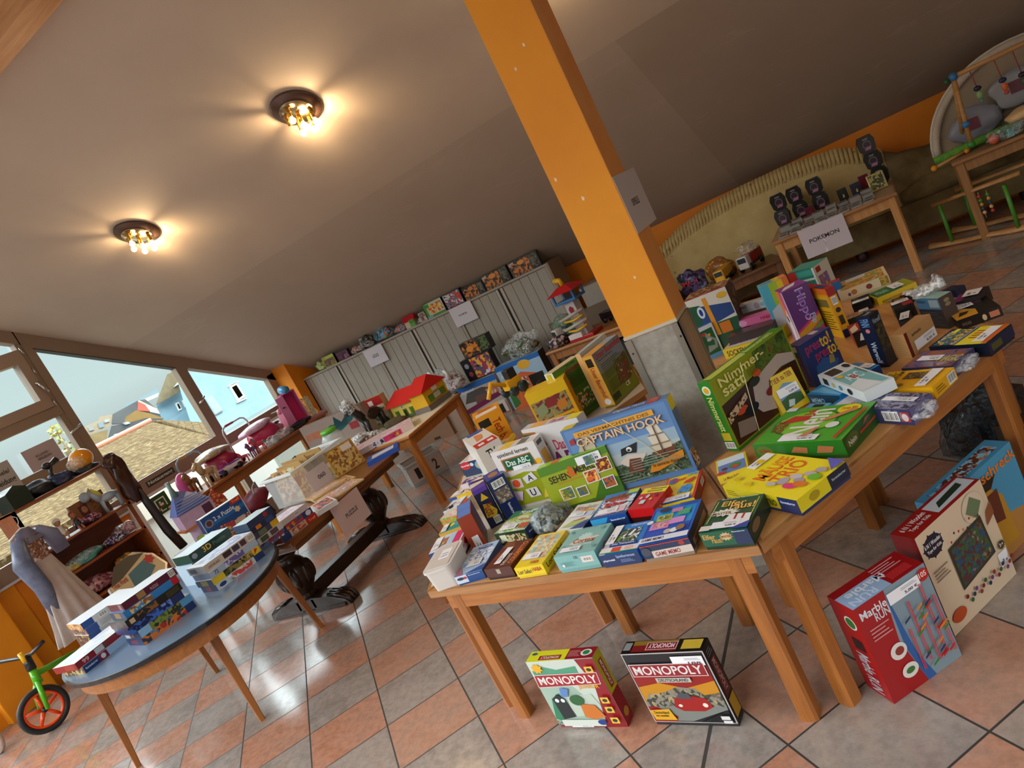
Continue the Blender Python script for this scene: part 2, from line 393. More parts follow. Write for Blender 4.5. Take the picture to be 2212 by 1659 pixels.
for i, (x0, x1, y0, y1) in enumerate(((-6.75, 5.2, -1.0, -3.4), (-.5, 5.2, -3.4, -6.0), (-6.75, -6.0, -3.4, -6.0))):  # unseen rear roof slope; gap between the slabs made to admit sky light
    z0, z1 = 5.49+(y0+1)*.558, 5.49+(y1+1)*.558; q = MB(); q.add([(x0, y0, z0), (x1, y0, z0), (x1, y1, z1), (x0, y1, z1), (x0, y0, z0+.14), (x1, y0, z0+.14), (x1, y1, z1+.14), (x0, y1, z1+.14)], [(0, 1, 2, 3), (7, 6, 5, 4), (0, 4, 5, 1), (1, 5, 6, 2), (2, 6, 7, 3), (3, 7, 4, 0)], mt); struct(q, 'trim_%d' % (8+i))
orange = mottled('e48c08', 'ec980c', 3, .62, .02); orangeD = mottled('de7c08', 'e6880c', 3, .6, .02)
q = MB(); q.box(-6.7, YW, 0, 5.2, YW+.1, 1.02, orangeD); struct(q, 'wall_back')
white_wall = plain('b8a896', .8)
struct(MB().box(5.0, -1.2, 0, 5.1, 7.1, 5.6, white_wall), 'wall_right'); struct(MB().box(-6.7, -6.1, 0, 5.1, -6, 2.8, white_wall), 'wall_front')  # unseen walls; the right one is cut short to let daylight in
# gable wall: pilaster beside the bicycles, low parapet and corner pier
q = MB(); q.box(XW-.12, 2.20, 0, XW+.02, 2.42, 3.68, orange); q.box(XW-.12, -6.0, 0, XW+.02, 2.20, .25, orange); struct(q, 'wall_left')
q = MB(); q.box(XW-.05, 2.30, 0, XW+.02, 2.75, 1.03, orange); q.box(XW-.05, 2.2, 0, XW+.10, 2.58, 1.03, orange, bev=.01); struct(q, 'trim_1')
q = MB(); q.box(XW-.05, 2.75, 0, XW+.01, 3.85, .90, orangeD); struct(q, 'trim_2')
pr = mottled('dc8208', 'e48e14', 3, .6, .02)
q = MB(); a = .26
vs = [(XW-.05, 6.24, 0), (XW+a, 6.24, 0), (XW+a, YW, 0), (XW-.05, YW, 0), (XW-.05, 6.24, zc(6.24)), (XW+a, 6.24, zc(6.24)), (XW+a, YW, zc(YW)), (XW-.05, YW, zc(YW))]
q.add(vs, [(0, 3, 2, 1), (4, 5, 6, 7), (0, 1, 5, 4), (1, 2, 6, 5), (2, 3, 7, 6), (3, 0, 4, 7)], pr); struct(q, 'trim_3')
# window joinery
FR = plain('8f7a68', .45); FR2 = plain('9c8878', .4); SEAL = plain('23211f', .5); CH_ = plain('c8c4be', .25, 1)
glassm, t, b = nmat('window_glass')
t.nodes.remove(b); tr = t.nodes.new('ShaderNodeBsdfTransparent'); gl = t.nodes.new('ShaderNodeBsdfGlossy'); gl.inputs['Roughness'].default_value = .02; mxs = t.nodes.new('ShaderNodeMixShader'); mxs.inputs[0].default_value = .05
tr.inputs['Color'].default_value = (.96, .99, .98, 1); t.links.new(tr.outputs[0], mxs.inputs[1]); t.links.new(gl.outputs[0], mxs.inputs[2]); t.links.new(mxs.outputs[0], t.nodes['Material Output'].inputs[0])
XF = XW
FB = [0]
def fbox(q, y0, z0, y1, z1, mt=FR, d0=-.05, d1=.03):
    FB[0] += 1; e = .0006*(FB[0] % 9); q.box(XF+d0-e, y0, z0, XF+d1+e, y1, z1, mt)
def slant(q, y0, y1, t0, t1, mt=FR, d0=-.05, d1=.03):
    "member that follows the roof slope, t0..t1 below the ceiling"
    vs = []
    for x in (XF+d0, XF+d1):
        vs += [(x, y0, zc(y0)-t1), (x, y1, zc(y1)-t1), (x, y1, zc(y1)-t0), (x, y0, zc(y0)-t0)]
    q.add(vs, [(0, 1, 2, 3)[::-1], (4, 5, 6, 7), (0, 4, 7, 3)[::-1], (1, 2, 6, 5), (0, 1, 5, 4)[::-1], (3, 7, 6, 2)[::-1]], mt)
def wquad(name, pts, parent=None):
    vs = [(XF-.012, y, z) for y, z in pts]+[(XF-.004, y, z) for y, z in pts]; n = len(pts)
    o = MB().add(vs, [tuple(range(n))[::-1], tuple(range(n, 2*n))]+[(i, (i+1) % n, n+(i+1) % n, n+i) for i in range(n)], glassm).build(name, parent)
    return o
# window_1: large trapezoid fixed light; window_2: the small one by the pier; window_3: door column; window_4: low glazing
def wroot(name):
    o = bpy.data.objects.new(name, None); COL.objects.link(o); o['kind'] = 'structure'; o.location = (0, 0, 0); return o
w1 = wroot('window_1'); q = MB()
slant(q, 3.84, 5.24, 0, .15); fbox(q, 3.85, .93, 3.93, 2.66); fbox(q, 5.10, 1.0, 5.22, 2.02); fbox(q, 3.9, .93, 5.22, 1.09)
slant(q, 3.92, 5.11, .15, .158, SEAL, -.03, .034); q.build('window_frame', w1)
wquad('pane', [(3.93, 1.09), (5.10, 1.09), (5.10, zc(5.10)-.15), (3.93, zc(3.93)-.15)], w1)
q = MB(); q.tube([(XF+.03, 5.16, 1.49), (XF+.07, 5.16, 1.49)], .012, CH_); q.tube([(XF+.07, 5.11, 1.47), (XF+.07, 5.2, 1.52)], .011, CH_); q.build('handle', w1)
w2 = wroot('window_2'); q = MB()
slant(q, 5.24, 6.26, 0, .13); fbox(q, 5.2, .93, 6.3, 1.04); q.add([(XF-.05, 6.13, 1.0), (XF+.03, 6.13, 1.0), (XF+.03, 6.26, 1.0), (XF-.05, 6.26, 1.0), (XF-.05, 6.13, zc(6.13)-.1), (XF+.03, 6.13, zc(6.13)-.1), (XF+.03, 6.26, zc(6.26)-.02), (XF-.05, 6.26, zc(6.26)-.02)], [(0, 3, 2, 1), (4, 5, 6, 7), (0, 1, 5, 4), (1, 2, 6, 5), (2, 3, 7, 6), (3, 0, 4, 7)], FR)
q.build('window_frame', w2); wquad('pane', [(5.22, 1.04), (6.13, 1.04), (6.13, zc(6.13)-.12), (5.22, zc(5.22)-.13)], w2)
w3 = wroot('window_3'); q = MB()
slant(q, 2.4, 3.85, 0, .13); fbox(q, 3.80, 1.40, 3.87, 2.72, FR, -.05, .02); fbox(q, 2.4, 1.36, 3.86, 1.59); fbox(q, 2.4, 1.95, 3.84, 2.04, FR); fbox(q, 2.4, 2.04, 3.80, 2.13, FR2, -.05, .045)
fbox(q, 3.72, 2.04, 3.80, 2.60, FR2, -.05, .045); fbox(q, 2.4, 2.49, 3.80, 2.61, FR2, -.05, .045); fbox(q, 2.3, 1.0, 2.42, 3.5)
fbox(q, 2.4, .90, 3.86, 1.04); fbox(q, 3.83, 1.0, 3.86, 1.40); fbox(q, 2.4, .885, 3.86, .905, plain('c8ccd0', .4), -.05, .05)
q.build('window_frame', w3)
wquad('pane', [(2.42, 2.13), (3.72, 2.13), (3.72, 2.49), (2.42, 2.49)], w3); wquad('pane', [(2.42, 1.59), (3.82, 1.59), (3.82, 1.95), (2.42, 1.95)], w3)
wquad('pane', [(2.42, 2.61), (3.75, 2.61), (3.75, zc(3.75)-.12), (2.42, zc(2.42)-.12)], w3); wquad('pane', [(2.42, 1.04), (3.84, 1.04), (3.84, 1.37), (2.42, 1.37)], w3)
q = MB(); q.tube([(XF+.045, 3.765, 2.28), (XF+.075, 3.765, 2.28)], .014, CH_); q.tube([(XF+.075, 3.765, 2.285), (XF+.08, 3.80, 2.17)], .011, CH_); q.build('handle', w3)
q = MB(); q.tube([(XF+.03, 3.89, 1.79), (XF+.06, 3.89, 1.79)], .013, CH_); q.tube([(XF+.06, 3.90, 1.8), (XF+.065, 3.78, 1.76)], .01, CH_); q.build('handle', w3)
q = MB()
for z in (2.62, 2.42, 2.10): q.tube([(XF+.05, 3.81, z), (XF+.05, 3.812, z-.06)], .008, CH_)
q.build('hinge', w3)
w4 = wroot('window_4'); q = MB()
fbox(q, 3.86, .0, 3.95, .93, plain('e0e4e6', .4)); fbox(q, 3.9, 0, 6.3, .2, FR2); fbox(q, 5.12, .2, 5.2, .93, FR); fbox(q, 3.86, .905, 6.3, .935, plain('d8dcde', .4), -.05, .045); fbox(q, 6.2, 0, 6.3, .95, FR)
q.build('window_frame', w4); wquad('pane', [(3.95, .2), (5.12, .2), (5.12, .91), (3.95, .91)], w4); wquad('pane', [(5.2, .2), (6.2, .2), (6.2, .91), (5.2, .91)], w4)
w5 = wroot('window_5'); q = MB()
for y in (-5.9, -3.9, -1.9, .1, 2.14): fbox(q, y-.04, .25, y+.04, 3.0 if y < -4 else (3.9 if y < -2 or y > 1 else 4.6))
fbox(q, -5.9, 2.05, 2.2, 2.13); q.build('window_frame', w5)
# signs fixed on the glass and frame
def sheet(label, cat, o, U, V, els, name='paper_sign', col='d9d3da', th=.0012, group=None, alpha=None):
    o, U, V = Vector(o), Vector(U), Vector(V); n = U.cross(V).normalized(); q = MB(); c = (o+U/2)
    L_ = [p-c for p in (o, o+U, o+U+V, o+V)]; B_ = [p-n*th for p in L_]
    q.add(L_+B_, [(0, 1, 2, 3), (7, 6, 5, 4), (0, 4, 5, 1), (1, 5, 6, 2), (2, 6, 7, 3), (3, 7, 4, 0)], col)
    art(q, o-c, U, V, els, .0005); return tag(q.build(name, None, c), label, cat, group)
sheet('white paper sign in small capitals on two lines, on the window', 'sign', (XF+.035, 3.34, 1.595), (0, .297, 0), (0, 0, .2), [('t', 'ROLLENSPIEL /', .3, .52, .72, .63, '2a2a30'), ('t', 'VERKLEIDUNG', .3, .36, .72, .47, '2a2a30')], col='b7aab2')
sheet('grey paper sign with large words, cut by the left photo edge', 'sign', (XF+.04, 2.93, 1.54), (0, .29, 0), (0, 0, .25), [('t', 'Rollenspiele/', .05, .55, .9, .75, '1e1e22'), ('t', 'Verkleidung', .05, .22, .93, .46, '1e1e22')], col='a9a7aa')
sheet('dark green emergency exit strip lettered in white', 'sign', (XF+.034, 4.14, .985), (0, .33, 0), (0, 0, .06), [('t', 'Notausgang', .06, .15, .94, .85, 'd8e0d8')], name='exit_sign', col='1c3020')
sheet('square green exit pictogram panel on the low glass', 'sign', (XF+.034, 4.07, .70), (0, .19, 0), (0, 0, .19), [('r', .2, .22, .26, .8, 'e8f0e8'), ('r', .2, .74, .8, .8, 'e8f0e8'), ('r', .74, .3, .8, .8, 'e8f0e8'), ('e', .45, .58, .06, .06, 'e8f0e8'), ('p', [(.36, .5), (.62, .52), (.6, .4), (.42, .4)], 'e8f0e8'), ('p', [(.1, .3), (.7, .42), (.7, .36), (.1, .24)], '9a4418'), ('r', .3, .12, .36, .28, 'e8f0e8'), ('r', .3, .12, .6, .17, 'e8f0e8')], name='exit_sign', col='1d5c30')
# pillar with terrazzo foot, metal corner guards, carrying the purlin
PX0, PX1, PY0, PY1 = -.918, -.716, 2.42, 2.60
stone = mottled('8d8376', 'a89f92', 26, .55, .03, 6)
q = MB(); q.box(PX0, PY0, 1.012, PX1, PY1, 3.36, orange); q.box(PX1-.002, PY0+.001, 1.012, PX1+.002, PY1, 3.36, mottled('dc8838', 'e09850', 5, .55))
for (u, z, s) in ((-.83, 2.25, .006), (-.86, 2.0, .005), (-.80, 2.05, .005), (-.9, 1.62, .006), (-.84, 1.52, .007), (-.79, 1.2, .005)):
    q.add([(u, PY0-.0006, z), (u+s, PY0-.0006, z-.004), (u+s*1.6, PY0-.0006, z+s), (u+.3*s, PY0-.0006, z+s*2)], [(0, 1, 2, 3)], 'f0d8b8')
struct(q, 'trim_4')
q = MB(); q.box(PX0+.002, PY0+.002, 0, PX1-.002, PY1-.002, 1.010, stone); q.box(PX0-.003, PY0-.003, 1.004, PX1+.003, PY1, 1.016, 'c8b8a0')
gm = plain('8f8678', .4, .6)
for x0, x1 in ((PX0-.005, PX0+.022), (PX1-.022, PX1+.005)): q.box(x0, PY0-.005, 0, x1, PY0+.0, 1.0, gm)
q.box(PX1, PY0-.005, 0, PX1+.005, PY0+.03, 1.0, gm); q.box(PX1, PY0+.03, 0, PX1+.004, PY1, 1.0, wood('b8966e', 'a07c54', 'z')); q.box(PX1, PY1-.02, 0, PX1+.006, PY1+.004, 1.0, gm)
for z in (.95, .75): q.ball((PX0+.008, PY0-.006, z), .004, '3a3632', 8, 6); q.ball((PX1-.008, PY0-.006, z), .004, '3a3632', 8, 6)
struct(q, 'trim_5')
pine = wood('c98f55', 'a86c34', 'x', .5, .7)
q = MB(); q.box(-6.6, 2.46, 3.36, 5.0, 2.60, 3.50, pine)
struct(q, 'trim_6')
sheet('white paper sign reading games in German, taped to the orange pillar', 'sign', (PX1+.006, PY0-.005, 1.335), (0, .297, 0), (0, 0, .208), [('t', 'SPIELE', .3, .42, .62, .54, '2a2826')], col='c9bdb6')
# ceiling lamps
brass = plain('b98a3c', .25, .9); dish = plain('5a4238', .35, .5); inner = plain('d8c8a0', .15, 1)
bulbm = plain('ffd9a0', .3, emis=22)
def lamp(x, y, missing, label, energy):
    n = Vector((0, -.5606, -1)).normalized(); z = zc(y)
    rot = Vector((0, 0, 1)).rotation_difference(-n).to_euler()
    t = thing('ceiling_lamp', label, 'lamp', (x, y, z), rot=rot, group='ceiling lamps')
    q = MB(); q.lathe([(.02, -.035), (.105, -.034), (.112, -.030), (.150, -.018), (.156, -.012), (.156, -.004), (.15, -.001)], dish, 36); q.lathe([(.01, -.0375), (.104, -.0372), (.106, -.036)], inner, 36); q.build('ceiling_plate', t)
    for k in range(6):
        a = k*PI/3+.4; r = .078; down = rot.to_matrix().inverted() @ Vector((0, 0, -1))
        if k == 5: r = 0.0
        p0 = Vector((r*math.cos(a), r*math.sin(a), -.035)); p1 = p0+down*.062; MB().tube([p0, p1], .0125, brass, 14).build('socket', t)
        if k == missing: continue
        q = MB(); c = p1+down*.022; q.ball(c, .0195, bulbm, 14, 10); q.tube([p1, p1+down*.012], .01, bulbm, 10, False); o = q.build('bulb', t)
    ld = bpy.data.lights.new('lamp_glow', 'POINT'); ld.energy = energy; ld.color = (1, .70, .38); ld.shadow_soft_size = .03
    lo = bpy.data.objects.new('lamp_glow', ld); COL.objects.link(lo); dn = rot.to_matrix() @ (down*.115); lo.location = Vector((x, y, z))+dn*1.0; 
lamp(-2.70, 3.802, 3, 'brass ceiling lamp with one empty socket, nearer the orange pillar', 22)
lamp(-4.488, 3.812, 9, 'brass ceiling lamp with all bulbs, nearer the windows', 19)
lamp(-.92, 3.81, 9, 'third ceiling lamp, hidden above the upper photo edge', 22)
# ---------------------------------------------------------------- outside: roofs and houses
tile, t, b = nmat('roof_tiles')
v = coords(t, (1, 1, 1)); bt = t.nodes.new('ShaderNodeTexBrick'); t.links.new(v, bt.inputs['Vector']); bt.inputs['Scale'].default_value = 4.2; bt.inputs['Brick Width'].default_value = .5; bt.inputs['Row Height'].default_value = .5
bt.inputs['Color1'].default_value = lin('6e5838'); bt.inputs['Color2'].default_value = lin('54422a'); bt.inputs['Mortar'].default_value = lin('443420'); bt.inputs['Mortar Size'].default_value = .04
nn = noise(t, v, 9, 3, .7); cc = mixc(t, ramp(t, nn, [(.5, '000000'), (.7, 'ffffff')]), bt.outputs['Color'], lin('8f7c58')); t.links.new(cc, b.inputs['Base Color']); b.inputs['Roughness'].default_value = .9; b.inputs['Specular IOR Level'].default_value = .05
dtile = plain('4c4a4c', .7); rtile = plain('a8604c', .8)
def roofq(name, label, pts, th, mt, extra=None, cat='roof'):
    "roof plane given by four world corners, its object local x along the eaves, y up the slope"
    pts = [Vector(p) for p in pts]; o = pts[0]; ux = (pts[1]-o).normalized(); n = ux.cross(pts[3]-o).normalized(); uy = n.cross(ux)
    mx = Matrix((ux, uy, n)).transposed().to_4x4(); mx.translation = o; inv = mx.inverted(); l = [inv @ p for p in pts]; l2 = [p-Vector((0, 0, th)) for p in l]
    q = MB(); q.add(l+l2, [(0, 1, 2, 3), (7, 6, 5, 4), (0, 4, 5, 1), (1, 5, 6, 2), (2, 6, 7, 3), (3, 7, 4, 0)], mt)
    ob = q.build(name); ob.matrix_world = mx; return tag(ob, label, cat) if label else ob
Z1 = zf(0, 700, .2532)
Z3 = zf(340, 780, .2532)
ridgeL, ridgeR = atX(Z1(850, 1050), -15.5), atX(Z1(1290, 832), -15.5); dr = (ridgeR-ridgeL)/(ridgeR.y-ridgeL.y)
eR = atX(Z1(1815, 960), -9.6); eL = atX(Z1(1180, 1330), -9.6); de = (eR-eL)/(eR.y-eL.y)
rL, eLL = ridgeR-dr*8.5, eR-de*6.5; hip = atX(Z1(1750, 838), -12.2)
roofq('roof', 'large tiled roof in yellow brown right outside the windows', [eLL, eR, ridgeR, rL], .25, tile)
roofq('roof', 'narrow tiled roof side running down behind the big yellow brown roof', [eR+Vector((.02, .01, 0)), hip, ridgeR+Vector((0, .02, 0)), ridgeR+Vector((.3, 0, -.05))], .2, tile)
q = MB(); q.tube([rL+Vector((0, 0, .03)), ridgeR+Vector((0, 0, .03))], .06, 'd9836a', 8); tag(q.build('ridge_tiles'), 'reddish ridge tiles along the big roof', 'roof')
q = MB(); q.box(-9.6, -1, -3, -8.9, 7.6, eR.z-.32, 'b0aea8'); q.box(-8.95, -1, eR.z-.45, -8.8, 7.6, eR.z-.22, 'c8c4b8'); tag(q.build('parapet'), 'white terrace parapet below the eaves of the big roof', 'wall')
def silhouette(name, label, cat, X, depth, pts, mt, extra=(), zz=Z1):
    P = [atX(zz(*p), X) for p in pts]; n = len(P); c = P[0].copy(); back = Vector((c.x, c.y, 0)).normalized()*depth; vs = [p-c for p in P]+[p-c+back for p in P]
    q = MB(); q.add(vs, [tuple(range(n)), tuple(range(2*n-1, n-1, -1))]+[(i, n+i, n+(i+1) % n, (i+1) % n) for i in range(n)], mt)
    for pp, m2 in extra:
        Q = [atX(zz(*p), X)-c+Vector((.06, 0, 0)) for p in pp]; k = len(Q); q.add(Q+[v-Vector((.06, 0, 0)) for v in Q], [tuple(range(k))]+[(i, k+i, k+(i+1) % k, (i+1) % k) for i in range(k)], m2)
    return tag(q.build(name, None, c), label, cat)
bh = mottled('7e9aa8', '8aa4b0', 1.2, .8, .02)
silhouette('house', 'tall pale blue house with two windows filling the small window', 'building', -21, 1.5,
    [(1500, 430), (1600, 330), (2400, 330), (2600, 1300), (1780, 1300), (1560, 640)], bh,
    [([(1950, 530), (2010, 500), (2085, 620), (2025, 660)], 'f0f0ec'), ([(1968, 545), (2008, 522), (2065, 612), (2028, 640)], '8f9a90'), ([(1940, 530), (2025, 490), (2028, 497), (1945, 538)], 'e0d8c8'), ([(2010, 668), (2090, 630), (2098, 640), (2018, 678)], 'c0b8a8'),
     ([(1750, 640), (1800, 610), (1890, 735), (1830, 770)], '9ab8c4'), ([(1825, 772), (1892, 738), (1895, 745), (1830, 780)], '8a8478')])
silhouette('house', 'pale blue house wing with two small windows under a brown roof', 'building', -23, 1.5, [(1330, 690), (1560, 560), (1700, 770), (1720, 900), (1420, 900)], bh,
    [([(1490, 680), (1515, 668), (1545, 730), (1522, 742)], 'e8e4da'), ([(1545, 655), (1570, 643), (1600, 700), (1575, 712)], 'e8e4da'), ([(1502, 688), (1515, 680), (1535, 722), (1522, 730)], '8a9088')])
silhouette('roof', 'steep brown tiled gable roof above the pale blue wing', 'roof', -22.6, .35, [(1330, 690), (1425, 430), (1470, 410), (1560, 500), (1565, 560)], mottled('6a5a40', '78694e', 5, .85), [([(1480, 540), (1520, 490), (1530, 510)], 'd8e4e4')])
silhouette('roof', 'dark slate roof with three skylights behind the big roof', 'roof', -19, 1, [(905, 1030), (950, 870), (1100, 840), (1250, 800), (1400, 810), (1300, 850)], mottled('3c3c3c', '484848', 3, .7),
    [([(1080, 895), (1125, 880), (1150, 900), (1100, 918)], 'a8c4dc'), ([(965, 945), (1010, 935), (1025, 955), (985, 968)], '9ab8d4'), ([(1040, 848), (1080, 838), (1105, 850), (1070, 862)], 'a8bccc')])
silhouette('roof', 'small yellow brown hipped roof beyond the skylights', 'roof', -20.5, .4, [(1060, 830), (1075, 790), (1165, 735), (1290, 765), (1400, 805), (1240, 805), (1100, 845)], mottled('866832', '7a5e30', 6, .8))
silhouette('roof', 'low tan roof at the left end of the distant roofs', 'roof', -20.2, .4, [(760, 945), (920, 900), (905, 1030), (830, 1060)], mottled('86704a', '786440', 5, .8))
silhouette('house', 'distant grey roofed house with a red gable', 'building', -27, 2, [(950, 850), (960, 770), (1170, 655), (1240, 640), (1390, 770), (1400, 830)], mottled('48484a', '545454', 2, .7),
    [([(1175, 665), (1230, 690), (1275, 750), (1170, 740)], 'b85848'), ([(1225, 690), (1350, 740), (1385, 775), (1280, 752)], 'e4e8e8'), ([(1180, 655), (1340, 730), (1345, 742), (1178, 668)], 'f0dcb0')])
silhouette('house', 'long pale apartment block on the horizon', 'building', -34, 2, [(1060, 690), (1180, 640), (1330, 545), (1350, 540), (1355, 600), (1200, 660), (1080, 710)], '76868c', [([(1190, 660), (1350, 590), (1340, 620), (1210, 680)], 'e8dcc0')])
silhouette('house', 'distant cluster of cream houses at the left of the skyline', 'building', -30, 2, [(720, 900), (735, 870), (840, 820), (850, 790), (960, 770), (950, 860), (860, 900), (780, 940)], '9a8870', [([(830, 850), (870, 835), (885, 880), (845, 890)], '7a8890'), ([(885, 820), (925, 810), (930, 835), (890, 845)], '98a0a0'), ([(745, 885), (790, 870), (800, 905), (760, 915)], '8a8c8c')])
q = MB(); c = atX(Z1(560, 1060), -13); rnd = random.Random(4)
q.tube([(0, 0, -3), (0, 0, -.1), (.02, .03, .35)], [.08, .05, .01], '6a5a3c', 8)
for i in range(150):
    a = rnd.uniform(0, 6.3); z = rnd.uniform(-.7, .45); r = rnd.uniform(.02, .3)*(1-max(0, z)*1.6); p = Vector((r*math.cos(a), r*math.sin(a), z)); s = .045; d = Vector((rnd.uniform(-1, 1), rnd.uniform(-1, 1), rnd.uniform(-1, 1))).normalized()*s; e = d.orthogonal().normalized()*s*.6
    q.add([p-d, p-e, p+d, p+e], [(0, 1, 2, 3)], ('a9a050', '8f9146', 'c0b468')[i % 3])
tag(q.build('tree', None, c), 'slim yellow green tree top seen through the left glass', 'tree')
struct(MB().box(-60, -10, -7, -16.8, 60, .15, '77766e'), 'trim_12')
struct(MB().box(-60, -20, -7, -7.2, 40, -6.9, '8a8880'), 'trim_7')
# ================================================================ tables and large furniture
WB = wood('c07c38', 'a4622a', 'x', .38); WBd = wood('a8662a', '8a5020', 'z', .4); WL = wood('d0985e', 'bc8448', 'x', .26, .8); RIM = wood('b07c48', '946034', 'x', .35)
def leg_mb(x, y, s, h, mt=None, ch=.008, top=None, dx=0, dy=0):
    q = MB(); k = s/2; t_ = (top or s)/2
    pr = lambda r, ox, oy, z: [(ox-r+ch, oy-r, z), (ox+r-ch, oy-r, z), (ox+r, oy-r+ch, z), (ox+r, oy+r-ch, z), (ox+r-ch, oy+r, z), (ox-r+ch, oy+r, z), (ox-r, oy+r-ch, z), (ox-r, oy-r+ch, z)]
    vs = pr(k, x, y, 0)+pr(t_, x+dx, y+dy, h); q.add(vs, [tuple(range(7, -1, -1)), tuple(range(8, 16))]+[(i, (i+1) % 8, 8+(i+1) % 8, 8+i) for i in range(8)], mt or WBd); return q
HEX = Vector((-.99, 2.69)); TZ = .572
def trapezoid(k, label, lam=None):
    "half hexagon table: 1.2 m long side outward"
    a = math.radians(k); mid = HEX+Vector((math.cos(a), math.sin(a)))*.78
    t = thing('trapezoid_table', label, 'table', (mid.x, mid.y, 0), a-PI/2, 'trapezoid tables set in a ring around the pillar')
    # local frame: +y outward
    yo = 1.2*math.cos(PI/6)-.78; yi = .6*math.cos(PI/6)-.78
    def out(g, r=.012):
        s = [(-.6+g*1.732, yo-g), (.6-g*1.732, yo-g), (.3-g*.577, yi+g), (-.3+g*.577, yi+g)]; return s[::-1]
    q = MB(); q.prism(out(.003), TZ-.026, TZ, RIM); q.prism(out(.016), TZ, TZ+.0008, lam or WL); q.build('tabletop', t)
    q = MB(); o1, i1 = out(.028), out(.048); n = 4; z0, z1 = TZ-.092, TZ-.026
    vs = [(*p, z) for z in (z0, z1) for p in o1+i1]
    for i in range(4):
        j = (i+1) % 4; q.add([(*o1[i], z0), (*o1[j], z0), (*i1[j], z0), (*i1[i], z0), (*o1[i], z1), (*o1[j], z1), (*i1[j], z1), (*i1[i], z1)], [(0, 3, 2, 1), (4, 5, 6, 7), (0, 1, 5, 4), (1, 2, 6, 5), (2, 3, 7, 6), (3, 0, 4, 7)], wood('b87436', '9c5c28', 'x'))
    q.build('apron', t)
    for (x, y) in ((-.505, yo-.052), (.505, yo-.052), (.235, yi+.05), (-.235, yi+.05)): leg_mb(x, y, .052, TZ-.03).build('leg', t)
    return t
trapezoid(263.3, 'trapezoid wooden table carrying the front row of game boxes, two boxes below it')
trapezoid(323.3, 'trapezoid wooden table at the right front, its long side facing the red marble box')
trapezoid(203.3, 'trapezoid wooden table with the pale left edge, behind the white tub', plain('cfc9b6', .3))
trapezoid(143.3, 'trapezoid wooden table left behind the pillar, under the farm game box', plain('cfc3ac', .3))
trapezoid(83.3, 'trapezoid wooden table behind the pillar, under the teal carton')
trapezoid(23.3, 'trapezoid wooden table at the far right of the ring, under the dark boxes')
def rect_table(name, label, cx, cy, L, W, H, rz=0, leg=.055, top=.024, apron=.07, mt=None, lm=None, inset=.03, group=None, rim=None):
    t = thing(name, label, 'table', (cx, cy, 0), rz, group); a, b = L/2, W/2
    q = MB(); q.box(-a, -b, H-top, a, b, H-.001, rim or RIM, bev=.006); q.box(-a+.012, -b+.012, H-.001, a-.012, b-.012, H, mt or WL); q.build('tabletop', t)
    q = MB(); k = inset; z0, z1 = H-top-apron, H-top; am = lm or WB
    q.box(-a+k, -b+k, z0, a-k, -b+k+.02, z1, am); q.box(-a+k, b-k-.02, z0, a-k, b-k, z1, am); q.box(-a+k, -b+k+.02, z0, -a+k+.02, b-k-.02, z1, am); q.box(a-k-.02, -b+k+.02, z0, a-k, b-k-.02, z1, am); q.build('apron', t)
    for sx in (-1, 1):
        for sy in (-1, 1): leg_mb(sx*(a-k-leg/2+.012), sy*(b-k-leg/2+.012), leg, H-top, lm).build('leg', t)
    return t
lm2 = wood('c27c34', 'a86426', 'z', .4)
rect_table('children_table', 'light wooden table under the card tins, with a large sign on its front', -.35, 6.12, .89, .70, .60, -.02, lm=wood('c8925a', 'b07840', 'z', .4), mt=wood('b89878', 'a88868', 'x'))
rect_table('children_table', 'wooden table at the right edge carrying the baby gym', 1.13, 6.22, 1.32, .56, .60, -.05, lm=wood('a87848', '8e6236', 'z', .4), mt=wood('a8825c', '98724c', 'x'))
rect_table('children_table', 'wooden table carrying the red roofed toy house', -3.98, 4.485, 1.2, .86, .585, 0, lm=lm2, mt=plain('d8cdb8', .4), rim=wood('c07c38', 'a4652a', 'x'))
# long wooden board table with dolls under the window
t = thing('side_table', 'long narrow wooden table with dolls and prams below the window', 'table', (-6.0, 4.92, 0))
wd = wood('b06a2a', '8e5020', 'y', .35); q = MB(); q.box(-.25, -.92, .748, .3, .92, .772, wd, bev=.005); q.build('tabletop', t)
q = MB(); q.box(.24, -.88, .66, .265, .88, .748, wd); q.box(-.2, -.88, .66, -.18, .88, .748, wd); q.box(-.2, -.88, .66, .25, -.86, .748, wd); q.box(-.2, .86, .66, .25, .88, .748, wd); q.build('apron', t)
for x in (.235, -.19):
    for y in (-.86+.34, .86): leg_mb(x, y, .05, .748, wood('b06a2a', '9a5820', 'z')).build('leg', t)
# half round table top with black edge
OC = Vector((-3.72, 2.12, 0)); OA = math.radians(-25); OZ = .62
t = thing('oval_table', 'oval table with a blue grey top and black edge, stacked with jigsaw boxes', 'table', OC, OA)
def ell(a, b, n=56): return [(a*math.cos(2*PI*i/n), b*math.sin(2*PI*i/n)) for i in range(n)]
q = MB(); q.prism(ell(.725, .575), OZ-.022, OZ-.001, plain('141416', .35)); q.prism(ell(.712, .562), OZ-.001, OZ, plain('71859c', .12)); q.build('tabletop', t)
am = wood('a8672c', '8c5222', 'x', .4); q = MB(); o1 = ell(.685, .535); i1 = ell(.665, .515); n = len(o1)
q.add([(*p, OZ-.095) for p in o1]+[(*p, OZ-.022) for p in o1]+[(*p, OZ-.095) for p in i1]+[(*p, OZ-.022) for p in i1], [(i, (i+1) % n, n+(i+1) % n, n+i) for i in range(n)]+[(2*n+(i+1) % n, 2*n+i, 3*n+i, 3*n+(i+1) % n) for i in range(n)]+[((i+1) % n, i, 2*n+i, 2*n+(i+1) % n) for i in range(n)], am); q.build('apron', t)
inv = Matrix.Rotation(-OA, 3, 'Z')
